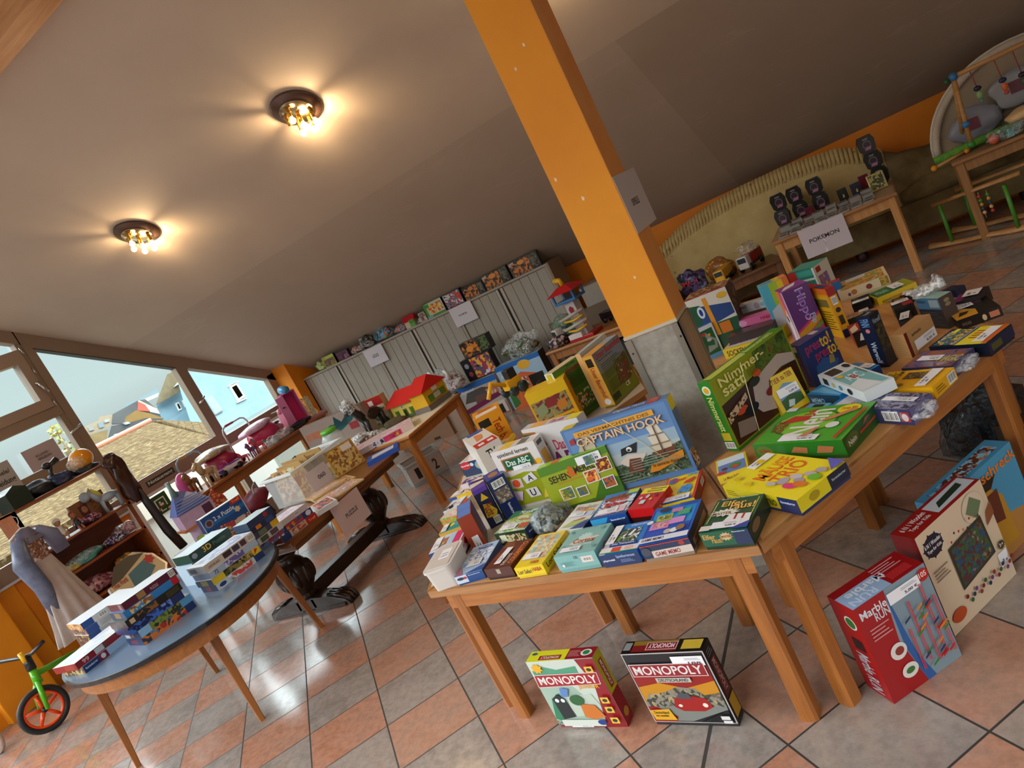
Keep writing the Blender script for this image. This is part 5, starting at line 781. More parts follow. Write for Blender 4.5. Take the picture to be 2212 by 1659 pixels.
# ================================================================ boxes on the right tables
def SBT(label, TL, TR, H, W_, col, faces=None, z0=None, **k):
    z = ZT if z0 is None else z0; a, b = at(TL, z+H), at(TR, z+H); return SB(label, a, b, H, W_, col, faces, z0=z, **k)
a = AT(W(605, 1200)); b_ = at((1691, 706), ZT+.256)
SB('tall green picture game box with a tree scene, tied crosswise with string', a, (b_.x, b_.y), .256, .052, '8f9418', {'front': [('r', .02, .02, .98, .98, '8a9016'), ('p', [(.02, .02), (.02, .62), (.3, .66), (.98, .8), (.98, .02)], '3a1a10'), ('p', [(.5, .6), (.55, .98), (.98, .98), (.98, .5)], pic('2c4418', '3f5c20', '5a6a20', '7a3a20', scale=50)), ('p', [(.35, .3), (.42, .62), (.8, .74), (.98, .62), (.98, .5), (.8, .55), (.6, .5), (.55, .34), (.85, .1), (.9, .02), (.7, .02), (.4, .18)], 'b8a498'), ('p', [(.56, .34), (.6, .48), (.76, .5), (.9, .3), (.8, .2)], '6a6a20'), ('p', [(.06, .1), (.1, .3), (.3, .22), (.26, .04)], '8a7468'), ('e', .2, .4, .07, .05, 'c84a20'), ('e', .3, .33, .09, .07, '16161c'), ('e', .58, .36, .07, .06, '7a1c1c'), ('e', .5, .7, .05, .06, 'c8501c'), ('e', .44, .62, .07, .06, '22281c'), ('p', [(.02, .46), (.3, .58), (.3, .5), (.02, .34)], pic('5a2818', 'c8a888', '3a1a10', scale=80)), ('t', 'Nimmer-', .08, .84, .66, .97, 'e0d080'), ('t', 'satt', .08, .7, .36, .83, 'e0d080'), ('l', .4, .72, .56, .82, 5, '4a4c18'), ('p', [(.62, .0), (.64, .4), (.78, .42), (.8, .0)], '9c8a80')], 'top': [('r', 0, 0, 1, 1, '3f8a20'), ('r', .05, .15, .5, .8, 'c8c858'), ('t', 'Nimmersatt', .5, .2, .9, .8, 'd8d870')], 'left': [('r', 0, 0, 1, 1, '2c7c24'), ('e', .5, .88, .34, .07, 'e0e0d0'), ('e', .5, .88, .22, .045, 'd8a828'), ('t', 'Nimmersatt', .25, .26, .75, .78, 'e0dc80', 3), ('r', .15, .12, .85, .24, 'c8b020'), ('b', .1, 0, .9, .1)]}, group=GB, tray='2c7c24')
q = MB(); c0 = at((1600, 790), ZT+.2); q.tube([atY((1600, 778), 2.24)+Vector((0, -.02, 0)), at((1640, 930), ZT+.06)], .0012, 'd0c898', 5); tag(q.build('string', None), 'thin string hanging down the front of the tree picture box', 'string')
LB('green dice game box with a large red and white title lying flat on the table', W(765, 1110), (1818, 950), W(1270, 645), .058, '4aa02c', {'top': [('e', .4, .55, .36, .36, '2c7c24'), ('e', .4, .55, .33, .33, '7cbc30'), ('t', 'Nein', .28, .18, .62, .9, 'e4dcdc', 1), ('p', [(.1, .55), (.2, .75), (.42, .72), (.4, .6), (.2, .55)], 'b81c1c'), ('t', 'Ja', .3, .72, .44, .92, 'c02020', 1), ('t', 'nicht', .06, .3, .16, .6, '8a1418', 1), ('t', 'sagen', .17, .26, .26, .56, '8a1418', 1), ('e', .78, .84, .12, .12, 'e4d020'), ('t', 'Fragen 900', .7, .79, .86, .89, 'c86018'), ('e', .76, .4, .07, .08, 'dcdcd8'), ('p', [(.55, .5), (.7, .56), (.9, .8), (.84, .84), (.66, .64)], 'c88058'), ('p', [(.5, .12), (.6, .36), (.64, .34), (.58, .1)], 'c88058'), ('p', [(.9, .02), (.93, .02), (.98, .82), (.95, .82)], 'c82820'), ('r', .04, .88, .16, .98, 'd0d8e4')], 'front': [('r', 0, 0, 1, 1, '236c1c'), ('e', .12, .45, .1, .4, '5a6a28'), ('t', 'Ja Nein', .06, .3, .18, .6, '9a2c20'), ('p', [(.42, .3), (.48, .7), (.62, .6), (.6, .2)], 'a86a40'), ('p', [(.7, .2), (.74, .7), (.9, .6), (.86, .2)], 'a86a40')], 'right': [('r', 0, 0, 1, 1, '1f4c18'), ('e', .2, .5, .16, .4, '4a5a20'), ('t', 'Nein', .1, .25, .3, .6, 'c8c0b0'), ('r', .4, .3, .85, .45, 'a83020'), ('p', [(.5, .6), (.6, .9), (.75, .8)], '8a5030'), ('r', .9, .5, .98, .9, 'c8c8cc')]}, sticker=('top', .3, .02, .72, .16, '5,00 €'), group=GB, tray='1c5a18')
LB('large yellow mouse game box with a purple corner, nearest on the right table', (1561, 1050), (1720, 1081), (1655, 977), .048, 'e8d41c', {'top': [('t', 'MÄUSE', .2, .28, .42, .95, 'd86018', 1), ('t', 'TRIO', .44, .3, .64, .9, 'd86018', 1), ('t', 'MÄUSE', .215, .3, .405, .93, 'e8901c', 1), ('e', .62, .35, .06, .1, 'a8a0b0'), ('e', .7, .5, .07, .07, 'c8b8c0'), ('e', .78, .42, .06, .06, '9a98a8'), ('e', .76, .26, .08, .07, 'd8307a'), ('e', .84, .34, .08, .07, 'd87028'), ('e', .82, .6, .07, .06, 'b8a8b4'), ('e', .9, .54, .07, .08, '68b030'), ('e', .88, .72, .06, .06, 'a8a0b0'), ('e', .55, .22, .06, .05, 'b8b0b8'), ('e', .1, .2, .04, .06, 'd8b818'), ('e', .3, .12, .05, .05, 'd8b818'), ('e', .1, .7, .05, .06, 'd8b818'), ('p', [(1, .72), (1, 1), (.8, 1)], '5a5ab8')], 'front': [('r', 0, 0, 1, 1, 'ccb81c'), ('l', .04, .3, .2, .8, 3, '6a5a1c'), ('t', 'MÄUSE TRIO', .4, .2, .72, .8, '3a2c18'), ('r', .76, 0, 1, 1, '22305c'), ('t', 'Ravensburger', .79, .5, .97, .75, 'd0d8e8')], 'right': [('r', 0, 0, 1, 1, 'd8c41c'), ('r', .6, 0, 1, 1, '1e2638'), ('t', 'Ravensburger', .66, .4, .94, .65, 'b0b8c8'), ('e', .3, .5, .1, .3, 'a8901c')]}, sticker=('top', .02, .5, .14, .95, '4,50 €'), group=GB, tray='22305c')
LB('little flat yellow rimmed racing picture box at the inner table corner', S(1340, 330), S(1870, 145), S(1285, 65), .025, 'e4c838', {'top': [('r', .06, .06, .94, .94, '6a80b8'), ('r', .06, .6, .94, .94, 'd4dce8'), ('e', .6, .36, .2, .14, '4a8a30'), ('e', .6, .3, .12, .1, 'c04828'), ('e', .26, .32, .1, .07, '5a3430'), ('e', .15, .12, .16, .08, 'c03030')], 'front': [('t', 'Le Mans Rallye', .15, .2, .7, .7, '8a7018')]}, group=GB, lid=False)
ty = at(W(1200, 750), ZT); ty2 = at(W(1545, 562), ZT)
SB('small yellow animal card box leaning upright before the tree picture box', (ty.x, ty.y), (ty2.x, ty2.y), .135, .025, 'dcb81c', {'front': [('t', 'TIER', .12, .8, .46, .93, '8a3418'), ('t', 'zu TIER', .5, .82, .92, .95, '8a3418'), ('p', [(.14, .08), (.14, .6), (.5, .74), (.9, .62), (.9, .2)], '6a90b0'), ('p', [(.14, .08), (.14, .34), (.5, .42), (.9, .36), (.9, .16)], '2f5420'), ('p', [(.3, .14), (.4, .3), (.6, .26), (.5, .12)], 'b8c4c0')], 'left': [('t', 'TIER zu TIER', .25, .2, .75, .8, '8a5a10', 3)], 'top': []}, sticker=('front', .14, .42, .9, .64, '2,00 €'), group=GB, lean=.22, lid=False)
LB('white and teal letter card box tilted across the blue memory boxes', G3(232, 388), G3(580, 520), G3(368, 268), .035, 'd8dcdc', {'top': [('r', .3, .08, .96, .92, '7ab4b4'), ('p', [(.7, .08), (.62, .5), (.96, .7), (.96, .08)], 'dce0e0'), ('t', 'ABC', .4, .25, .62, .75, 'd8e4e0', 1), ('t', 'B', .46, .42, .58, .6, 'b83c3c', 1), ('r', .06, .14, .26, .55, '3a3028'), ('e', .14, .84, .08, .1, '2a2420'), ('e', .38, .25, .05, .1, 'd8b838'), ('l', .3, .82, .6, .92, 2, '3a4848')], 'front': [('r', .1, .2, .22, .85, '2c2824'), ('e', .34, .5, .04, .25, 'c8b060'), ('e', .5, .5, .04, .25, '5a8a94'), ('e', .7, .5, .05, .3, '242424')]}, z0=ZT+.05, group=GB, lid=False)
LB('blue memory box with a shiny wave top, under the tilted letter box', G3(150, 535), G3(395, 545), G3(235, 450), .045, '2a88c4', {'top': [('p', [(0, .2), (.3, .9), (.9, .6), (1, .1)], '6ab8e0'), ('t', 'memory', .05, .7, .4, .95, 'd8e8f0')], 'front': [('r', 0, 0, 1, 1, '14425c'), ('t', 'MEMO', .1, .3, .5, .7, '9ac0cc'), ('r', .6, .4, .85, .8, '2c3c44')]}, group=GB, lid=False)
LB('blue edged box with an orange picture, behind the green No game box', G3(300, 640), G3(500, 655), G3(440, 530), .032, '2a80c0', {'top': [('r', .15, .0, .62, 1, 'd8d4d4'), ('r', .62, .0, 1, 1, pic('d87028', 'b8c0d8', 'e0a060', scale=60))]}, group=GB, lid=False)
LB('light blue penguin picture box at the edge of the green No game box', G3(130, 645), G3(290, 640), G3(190, 605), .03, '68b0dc', {'top': [('r', .3, .2, .8, .8, '26303c')]}, group=GB, lid=False)
LB('blue box with a white label, right under the tilted letter box', G3(600, 372), G3(705, 310), G3(500, 300), .05, '3a8cc8', {'right': [('r', 0, 0, 1, 1, '1c3058')], 'front': [('r', 0, 0, 1, 1, '1c3868'), ('r', .3, .3, .6, .7, '6a6a60')]}, sticker=('top', .45, .1, .95, .5, '2,00 €'), group=GB, lid=False)
LB('orange yellow wooden domino box with a green block title', G3(612, 508), G3(1105, 482), G3(745, 368), .038, 'e6a914', {'top': [('t', 'HOLZ-', .06, .3, .2, .92, '3f7a30', 1), ('t', 'WACKELTURM', .22, .06, .3, .94, '3a3010', 1), ('r', .38, .5, .72, .85, '5a4a30'), ('r', .4, .55, .7, .8, pic('8a7048', '4a3a20', 'b89860', scale=80)), ('e', .45, .2, .05, .07, '8a6a14')], 'right': [('b', .62, .1, .95, .9), ('l', .1, .2, .5, .8, 3, '7a5a10')], 'front': [('r', 0, 0, 1, .2, 'b8860c')]}, sticker=('top', .72, .06, .88, .94, '3,00 €'), group=GB, lid=False)
def wrapped(label, FL, FR, BL, H, c, faces, fx=1.0, **k):
    t = LB(label, FL, FR, BL, H, c, faces, group=GB, lid=False, **k); L, W_, loc, rz = lie(FL, FR, BL, k.get('z0') or ZT, H)
    q = MB(); q.blob((L*.1*fx, 0, H*.52), (L*.60, W_*.56, H*.66), film('dcdce4', .30), 5, .16, 26, 16); q.blob((L*.52*fx, 0, H*.45), (L*.14, W_*.4, H*.45), film('e8e4e4', .5), 9, .35, 16, 12); o = q.build('film_wrap', t); return t
wrapped('violet patterned card box wrapped in clear film, near the table edge', G3(560, 640), G3(932, 655), G3(690, 520), .048, '5f5a80', {'top': [('r', .02, .02, .98, .98, pic('6a6890', '34304c', '8a86a8', '4a466a', scale=70))], 'front': [('r', 0, 0, 1, 1, '343860'), ('b', .42, .2, .74, .85), ('r', .78, .2, .96, .85, 'a03838'), ('e', .87, .5, .06, .25, 'd8c8c8')]}, sticker=('top', .25, .45, .9, .68, '2,50 €'))
wrapped('dark violet game box with yellow letters wrapped in film, right of the wooden box', G4(378, 832), G4(755, 815), G4(540, 700), .04, '3c3458', {'top': [('r', .02, .02, .98, .98, pic('4a3c60', '6a5474', '8a5040', '322c4c', scale=40)), ('t', 'MAGIC', .56, .3, .98, .66, 'c8b848'), ('r', .2, .7, .5, .9, '9a5a40')], 'front': [('r', 0, 0, 1, 1, '22243c')]}, sticker=('top', .16, .36, .62, .62, '4,00 €'))
LB('navy party game box with a yellow picture top, at the far table edge', G4(585, 668), G4(1030, 640), G4(762, 532), .045, '141a30', {'top': [('p', [(.44, 0), (.5, 1), (.98, 1), (.98, 0)], 'e4d030'), ('p', [(.06, .05), (.1, .9), (.42, .9), (.4, .05)], pic('8a2c40', 'd8b838', '2c6a78', '202848', scale=60)), ('t', 'Activity', .05, .2, .12, .85, 'd8d8d8', 1), ('r', .12, .7, .2, .95, 'e0d82c'), ('l', .56, .3, .8, .8, 4, 'b83828'), ('r', .9, 0, .98, 1, 'd85c1c'), ('p', [(.4, 0), (.46, 1), (.5, 1), (.45, 0)], '8a94b0')], 'front': [('r', 0, 0, 1, 1, '0e1424')], 'right': [('r', 0, 0, 1, 1, '18203c'), ('r', .1, .1, .5, .7, '4a4a20')]}, sticker=('top', .72, .1, .9, .9, '5,00 €'), group=GB, tray='101828')
SB('black fantasy game box standing upright beside the wooden crate box', AT(G4(287, 820)), AT(G4(350, 768)), .190, .05, '141820', {'front': [('r', .05, .3, .95, .8, pic('1a221c', '3a3828', '101418', '5a5040', scale=40)), ('t', 'Werwolf', .08, .82, .92, .92, '8a98a8')], 'left': [('r', 0, 0, 1, 1, '101c38'), ('t', 'Werwolf', .3, .08, .7, .5, 'b8c4d4', 3), ('t', 'FINN', .2, .8, .8, .95, '6a90c0', 3), ('e', .5, .72, .16, .04, 'c87878')], 'top': [('t', 'Werwolf', .2, .3, .8, .7, '98a4b4')]}, group=GB, lid=False)
SB('plain wooden block game box with a price label, standing on its side', AT(G4(463, 752)), AT(G4(662, 592)), .088, .05, 'b98a58', {'front': [('r', .0, 0, .1, 1, '6a1c18'), ('t', 'agoulo', .22, .66, .56, .84, '5a4028')], 'left': [('l', .05, .1, .95, .9, 9, 'a87c4c')]}, sticker=('front', .2, .14, .95, .52, '8,00 €'), group=GB, lid=False)
SB('tall dark blue box in a crumpled clear bag, behind the wooden crate box', AT(G4(565, 520)), AT(G4(742, 530)), .115, .055, '1c242c', {'front': [('r', 0, .64, 1, 1, '3a6a8a'), ('r', .55, .7, .95, .95, '8a9a9c'), ('t', 'Ritter', .06, .84, .4, .94, '20304c'), ('l', .1, .1, .9, .58, 6, '3a4650')], 'right': [('r', 0, 0, 1, 1, '4a3c34'), ('e', .5, .85, .2, .06, '8a7858'), ('e', .5, .72, .2, .06, '8a7858')], 'top': [('r', 0, 0, 1, 1, '8aa89c')]}, group=GB, lid=False)
v = at(G4(560, 235), ZT+.13); q = MB(); q.blob((0, 0, 0), (.055, .03, .022), film('f0ece8', .6), 4, .4, 18, 12); q.blob((.04, 0, .01), (.02, .02, .03), film('f0ece8', .6), 6, .4, 12, 10); tag(q.build('plastic_bag', None, (v.x, v.y, ZT+.128)), 'knotted top of a clear plastic bag on the dark blue box', 'bag')
LB('black box with a yellow insect picture, at the far right of the dark boxes', G4(800, 470), G4(1130, 352), G4(800, 330), .036, '16140f', {'top': [('p', [(0, 0), (0, .5), (.3, .55), (.55, .3), (.5, 0)], 'd8962c'), ('p', [(.1, .15), (.2, .35), (.4, .3), (.3, .18)], '1c1408'), ('r', .75, .8, .9, .95, 'c8807c')], 'front': [('r', 0, 0, 1, 1, '100e0c'), ('r', .72, .2, .94, .75, 'b86a4a'), ('e', .6, .45, .05, .3, 'c8a878'), ('t', 'SPIDER', .08, .3, .3, .6, '6a5a48')]}, sticker=('top', .12, .5, .6, .82, '3,00 €'), group=GB, lid=False)
LB('black and violet box with a large price label behind the insect box', G4(765, 335), G4(975, 290), G4(755, 265), .05, '1a1218', {'top': [('p', [(0, 0), (0, .7), (.4, .6), (.3, 0)], '7a2c6c')], 'front': [('r', .1, .1, .5, .8, '5a1c50'), ('r', .6, .3, .95, .8, '5c1c20')]}, sticker=('top', .25, .3, .85, .85, '4,00 €'), group=GB, lid=False)
LB('slim navy box behind the clear bag, at the far table edge', G4(690, 240), G4(790, 235), G4(670, 205), .03, '1c2440', {}, group=GB, lid=False)
LB('cream farm picture box with a grey corner, at the back edge of the tables', G2(680, 425), G2(1170, 240), G2(845, 262), .05, 'ddcba4', {'top': [('r', .06, .06, .94, .94, pic('e0c040', 'd8a858', '8a9a4a', 'c86a3a', 'ece0b8', scale=40)), ('r', .2, .7, .6, .94, 'c8d0dc')], 'front': [('e', .3, .5, .06, .3, 'b87838'), ('e', .6, .5, .06, .3, '8a3c30'), ('e', .2, .4, .03, .2, '6a4478'), ('r', .82, 0, .98, 1, pic('c89a40', '8a7a38', scale=60))], 'right': [('r', 0, 0, 1, 1, '46556a')]}, group=GB, tray='cbb890')
LB('green topped box with yellow sides, in front of the cream farm picture box', G4(190, 302), G4(488, 172), G4(112, 268), .030, 'd8b41c', {'top': [('r', .04, .06, .7, .94, '2c6c40'), ('t', 'Mikado', .12, .3, .42, .7, '9ac0a0'), ('r', .7, .06, .98, .94, '98a028')], 'front': [('r', .1, .1, .9, .4, '8a7a1c')]}, sticker=('top', .5, .2, .78, .8, '2,00 €'), group=GB, lid=False)
LB('black and orange box with a white label, beneath the green topped box', G4(300, 310), G4(455, 262), G4(280, 290), .036, '1c1814', {'top': [('r', .0, 0, .4, 1, 'b89020'), ('r', .4, .3, .6, .9, 'd8601c')], 'front': [('r', .1, .2, .6, .9, '8a6a18')]}, sticker=('top', .55, .1, .98, .9, '1,50 €'), group=GB, lid=False)
LB('black card box with a red lens picture and a pink label', G4(320, 385), G4(470, 330), G4(300, 340), .05, '17140f', {'top': [('r', .5, .1, 1, .6, '9a1c1c')], 'front': [('e', .8, .5, .1, .35, '0c0a08')]}, sticker=('top', .02, .55, .9, .95, '2,00 €'), group=GB, lid=False)
LB('black box with a white label, under the red lens card box', G4(355, 480), G4(440, 455), G4(330, 425), .03, '121214', {}, sticker=('top', .1, .1, .95, .9, '1,00 €'), group=GB, lid=False)
LB('black case with a white stripe, left of the green topped box', G4(0, 355), G4(140, 305), G4(20, 300), .04, '101014', {'top': [('r', .1, .6, .4, .9, '3a5a54')]}, sticker=('top', .05, .08, .95, .4, '1,00 €'), group=GB, lid=False)
LB('pale picture lid with a pink pattern, behind the red black dice box', G2(760, 690), G2(1000, 600), G2(770, 640), .03, '2a2c1c', {'top': [('r', .02, .05, .98, .95, pic('c8b890', 'a86a58', '8a8a58', scale=60))]}, sticker=('top', .6, .4, .98, .9, '2,00 €'), group=GB, lid=False)
LB('red and black box with a white splash title, behind the navy box foot', G2(820, 820), G2(965, 765), G2(790, 735), .06, '8a1c18', {'top': [('p', [(0, 0), (0, .5), (.6, .9), (.5, .2)], 'e0c8a8'), ('r', .5, .3, .9, .8, 'c82820')], 'front': [('r', 0, 0, 1, 1, '141214'), ('p', [(.3, .4), (.5, .85), (.9, .7), (.7, .35)], 'd8d4cc'), ('r', .72, .08, .9, .3, '6a5a48')]}, group=GB, lid=False)
SBT('upright orange and yellow card box with a navy foot', G2(325, 368), G2(553, 388), .215, .035, 'd99a1a', {'front': [('r', 0, .88, 1, 1, 'd86a1c'), ('r', .05, .0, .95, .84, 'e0a81c'), ('r', .1, .62, .9, .78, '7a6a30'), ('l', .1, .2, .42, .48, 6, '5a4810'), ('l', .5, .15, .92, .55, 8, '5a4810')], 'right': [('r', 0, 0, 1, 1, 'd8941a'), ('r', 0, .84, 1, 1, '9c1c18'), ('b', .2, .66, .8, .82), ('e', .5, .55, .3, .05, '2a2418'), ('r', .2, .26, .75, .44, '3a3010'), ('r', 0, 0, 1, .16, '16244c')], 'top': [('r', 0, 0, 1, 1, 'b8201c'), ('r', .45, .1, .85, .8, '28407c')]}, group=GB, lid=False)
SBT('tall purple unicorn coloured box with a bubbly white title', G2(128, 425), G2(375, 310), .255, .10, '5a2c6c', {'front': [('p', [(0, 0), (0, .3), (1, .5), (1, 0)], 'b8306c'), ('p', [(0, .26), (1, .46), (1, .36), (0, .14)], 'b88a1c'), ('p', [(0, .12), (1, .34), (1, .28), (0, .04)], '5a8a28'), ('p', [(.3, .02), (.4, .16), (.7, .2), (.72, .04)], 'd8d0d8'), ('t', 'Hippo', .36, .42, .76, .96, 'e0d8e0', 3), ('t', 'Hippo', .38, .43, .74, .95, '8a5ab0', 3), ('t', 'Flip', .6, .34, .84, .5, '9ab8d8', 3)], 'left': [('p', [(0, 0), (0, 1), (1, 1), (1, 0)], 'd8c8d8'), ('p', [(0, .5), (0, 1), (.5, 1), (.5, .5)], 'e08a40'), ('p', [(.5, .4), (.5, 1), (.8, 1), (.8, .3)], 'd8508a'), ('p', [(.1, .05), (.2, .5), (.6, .7), (.8, .4), (.6, .05)], 'e0dce0'), ('e', .4, .5, .1, .06, '2a2430'), ('r', 0, 0, .2, .4, '9a5ab8')], 'top': [('r', 0, 0, 1, 1, '8a3c90'), ('p', [(.05, .2), (.3, .7), (.8, .9), (.6, .4)], 'e0d8e0')]}, group=GB, lid=False)
SBT('rainbow coloured box right behind the tall purple box', (1640, 622), (1698, 596), .245, .07, '58b0c8', {'front': [('p', [(0, 0), (0, 1), (.3, 1), (.3, 0)], '5ab8d0'), ('p', [(.3, 0), (.3, 1), (.6, 1), (.6, 0)], 'a8c840'), ('p', [(.6, 0), (.6, 1), (.8, 1), (.8, 0)], 'e8c838'), ('p', [(.8, 0), (.8, 1), (1, 1), (1, 0)], 'e07838'), ('p', [(.05, .05), (.1, .5), (.5, .6), (.6, .1)], 'c8d0dc')], 'top': [('r', 0, 0, 1, 1, '6ab0c0'), ('r', .5, 0, .75, 1, 'd8c840'), ('r', .75, 0, 1, 1, 'e08858'), ('t', 'Hippo', .1, .3, .6, .7, '6a4c98')]}, group=GB, lid=False)
p_ = AT(G3(228, 482)); p2 = AT(G3(455, 335))
SB('dark blue magic game box with pink and yellow lettering', p_, p2, .165, .06, '22305c', {'front': [('t', 'presto!', .1, .66, .86, .96, '9c2c54'), ('t', 'presto!', .3, .42, 1, .72, '9c2c54'), ('t', 'to!', .56, .7, .88, .98, 'c8a828'), ('t', 'to!', .7, .46, 1, .74, 'c8a828'), ('p', [(.1, .05), (.2, .4), (.5, .5), (.9, .3), (.6, .02)], '2a5080'), ('p', [(.6, .3), (.66, .48), (.8, .44), (.76, .28)], '8a7a48')], 'left': [('r', 0, 0, 1, 1, '2a3460'), ('r', .1, .84, .6, .97, 'c8ccc8'), ('t', 'presto!', .3, .1, .7, .7, '9c2c54', 3)], 'top': [('r', 0, 0, 1, 1, '4a3c78'), ('r', .6, .4, .8, .9, 'd0ccd0')], 'right': [('r', 0, 0, 1, 1, '16224c')]}, group=GB, lid=False)
SBT('open teal carton with white sides, on the table behind the pillar', G2(182, 238), G2(432, 172), .175, .13, '2a8074', {'front': [('r', 0, .0, 1, .07, 'dce0d8'), ('r', .0, .72, .3, 1, 'a82420'), ('r', .36, .8, .92, .96, '3f9a8c'), ('r', .93, 0, 1, 1, 'd0d8d0'), ('r', 0, .66, 1, .72, 'c8d8d0')], 'right': [('r', 0, 0, 1, 1, 'd8d0b8'), ('r', .1, .3, .7, .7, pic('c87a40', '8a6aa0', 'd8b850', scale=50)), ('r', .1, .8, .4, .95, 'a83830')], 'top': [('r', 0, 0, 1, 1, '4a9a8c'), ('r', .02, .02, .98, .06, '1c3c38')]}, group=GB, lid=False)
SBT('small blue and red box beside the teal carton', G2(608, 330), G2(690, 300), .09, .05, '2a6aa8', {'top': [('r', 0, 0, 1, 1, 'b02c30')]}, group=GB, lid=False)
# stack of long boxes beside the pillar
LB('yellow box of the stack with a letter title, lowest beside the pillar', G1(455, 715), G1(1000, 560), G1(545, 600), .045, 'd8bc1c', {'top': [('r', .04, .1, .9, .95, pic('d0ccd0', 'b8b8c8', 'd8c060', scale=50)), ('t', 'Socken', .05, .3, .6, .7, '28388c')], 'front': [('t', 'SOCKEN', .06, .2, .4, .8, '2a2418')]}, group=GB, lid=False)
LB('long pink box in the stack, under the white and yellow one', G1(470, 470), G1(930, 330), G1(480, 440), .035, 'c85a88', {'front': [('e', .38, .5, .09, .4, 'd890b0'), ('t', 'Conni', .12, .3, .34, .75, 'e0b0c8'), ('t', 'HABA', .76, .3, .98, .8, 'b01c30')], 'top': [('r', 0, 0, 1, 1, 'b85080')]}, z0=ZT+.085, group=GB, lid=False)
LB('thin dark box in the stack, between the pink and the yellow one', G1(500, 590), G1(940, 450), G1(520, 540), .038, '3a2c28', {}, z0=ZT+.046, group=GB, lid=False)
LB('long white domino box with a yellow end, topmost of the stack', G1(380, 350), G1(880, 200), G1(400, 320), .042, 'd4d6da', {'front': [('r', 0, 0, .32, 1, 'dcc01c'), ('t', 'HABA', .1, .45, .28, .8, 'b01c18'), ('t', 'DOMINO', .35, .5, .62, .85, '22283c'), ('l', .36, .1, .7, .4, 2, '98b8c0'), ('e', .8, .5, .05, .4, 'b8a4b0'), ('e', .93, .5, .06, .25, '88c0c8')]}, z0=ZT+.121, group=GB, lid=False)
SB('narrow green road map box standing in front of the white road box', AT(G1(325, 810)), AT(G1(480, 735)), .165, .03, 'd0d4d8', {'front': [('r', .08, .12, .9, .88, '1f5a34'), ('p', [(.2, .2), (.3, .4), (.7, .35), (.75, .5), (.4, .6), (.3, .8), (.45, .8), (.6, .66), (.9, .5), (.8, .26)], '8a9490'), ('e', .3, .76, .12, .05, 'b83c30'), ('e', .6, .7, .08, .04, 'd8a030'), ('e', .5, .56, .14, .05, 'c8b8b0'), ('r', 0, 0, 1, .12, '5a9ac8')], 'top': [('r', 0, 0, 1, 1, '3a5a98')]}, group=GB, lid=False)
SBT('big white and red carton with a blue road picture, beside the pillar', G1(72, 245), G1(478, 85), .30, .17, 'd4cabc', {'front': [('p', [(0, .0), (0, .9), (.3, .86), (.5, .5), (1, .5), (1, 0)], '1c5034'), ('p', [(.2, .5), (.3, .84), (.98, .74), (.98, .56), (.5, .5)], '24447c'), ('p', [(.42, .3), (.4, .95), (.5, .95), (.52, .3)], 'd89020'), ('e', .86, .9, .12, .05, 'd8a828'), ('e', .28, .74, .08, .1, 'd0d8e0'), ('e', .28, .74, .04, .06, '1c3c84'), ('r', .55, .3, .8, .48, 'c8701c')], 'right': [('r', 0, 0, 1, 1, pic('2a1814', '5a2018', '1c1410', '8a6a4a', scale=30))], 'top': [('r', 0, 0, 1, 1, pic('3a2418', '6a3a20', 'a88a60', '201410', scale=35)), ('r', 0, 0, 1, .12, '9c1c14')]}, group=GB, lid=False)
# ================================================================ left side: jigsaw stacks, dolls' table, shelf, bicycles
K = zf(0, 1320, .14467); L2 = zf(0, 1080, .2532); Z4 = zf(560, 560, .2532); Z5 = zf(900, 480, .2532); J = zf(780, 860, .18083); SS = zf(1400, 280, .3671); SH = zf(0, 960, .1085); SI = zf(0, 1120, .1085); SC_ = zf(240, 1060, .1085); SD = zf(340, 960, .1085)
GC = 'jigsaw boxes stacked on the oval table'
def stack(corner, rz, z0, rows, group=GC):
    """boxes stacked upward; corner = near corner, local x = long visible side, local y = away to the left"""
    z = z0; c = Vector(corner[:2]); u = Vector((math.cos(rz), math.sin(rz))); n = Vector((-u.y, u.x))
    for (label, L, W_, H, col, fr, sd, tp, off) in rows:
        m_ = c+u*(L/2+off[0])+n*(W_/2+off[1]); fc = {'front': fr, 'left': sd}
        if tp: fc['top'] = tp
        carton(label, L, W_, H, (m_.x, m_.y, z), rz+off[2], col, fc, group=group, lid=False, name='puzzle_box', cat='jigsaw box'); z += H+.0006
glare_white = 'd4dae0'; R_ = lambda c, *t: [('r', 0, 0, 1, 1, c)]+list(t); bl = R_('1c3c78'); TXR = ('t', 'Ravensburger', .62, .35, .92, .65, 'dde4f0')  # jigsaw lids: window glare put into the base colour as near white
q1 = at(K(1290, 930), OZ)
stack(q1, math.radians(88), OZ, [
 ('blue edged jigsaw box at the left table end, beneath the red one', .30, .20, .036, glare_white, R_('1c3c78', ('t', 'Ravensburger', .03, .3, .24, .7, 'dde4f0'), ('r', .26, 0, .42, 1, '7a1c38'), ('e', .34, .5, .04, .35, 'e0e0e0'), ('r', .42, 0, .8, 1, '9ab8d8'), ('r', .8, 0, 1, 1, 'cfc8b0')), R_(pic('8a6a38', '5a4028', 'c8a868', '3a3424', scale=40)), None, (0, 0, 0)),
 ('red sided jigsaw box with a pale shiny lid, topmost at the left table end', .33, .21, .034, glare_white, R_('8c1620', ('t', '99', .1, .2, .2, .8, 'e0c0b8'), ('r', .3, .1, .44, .9, 'c8c8cc'), ('r', .44, .1, .5, .9, '6a3828')), R_('8c1c20', ('r', .5, .1, .9, .9, '9a3830')), [('r', .05, .1, .95, .9, pic('c8d4e0', 'd8d0dc', 'b8ccd0', 'd0c8b8', scale=14))], (-.02, .01, .03))])
q1 = at(L2(745, 1185), OZ+.01); 
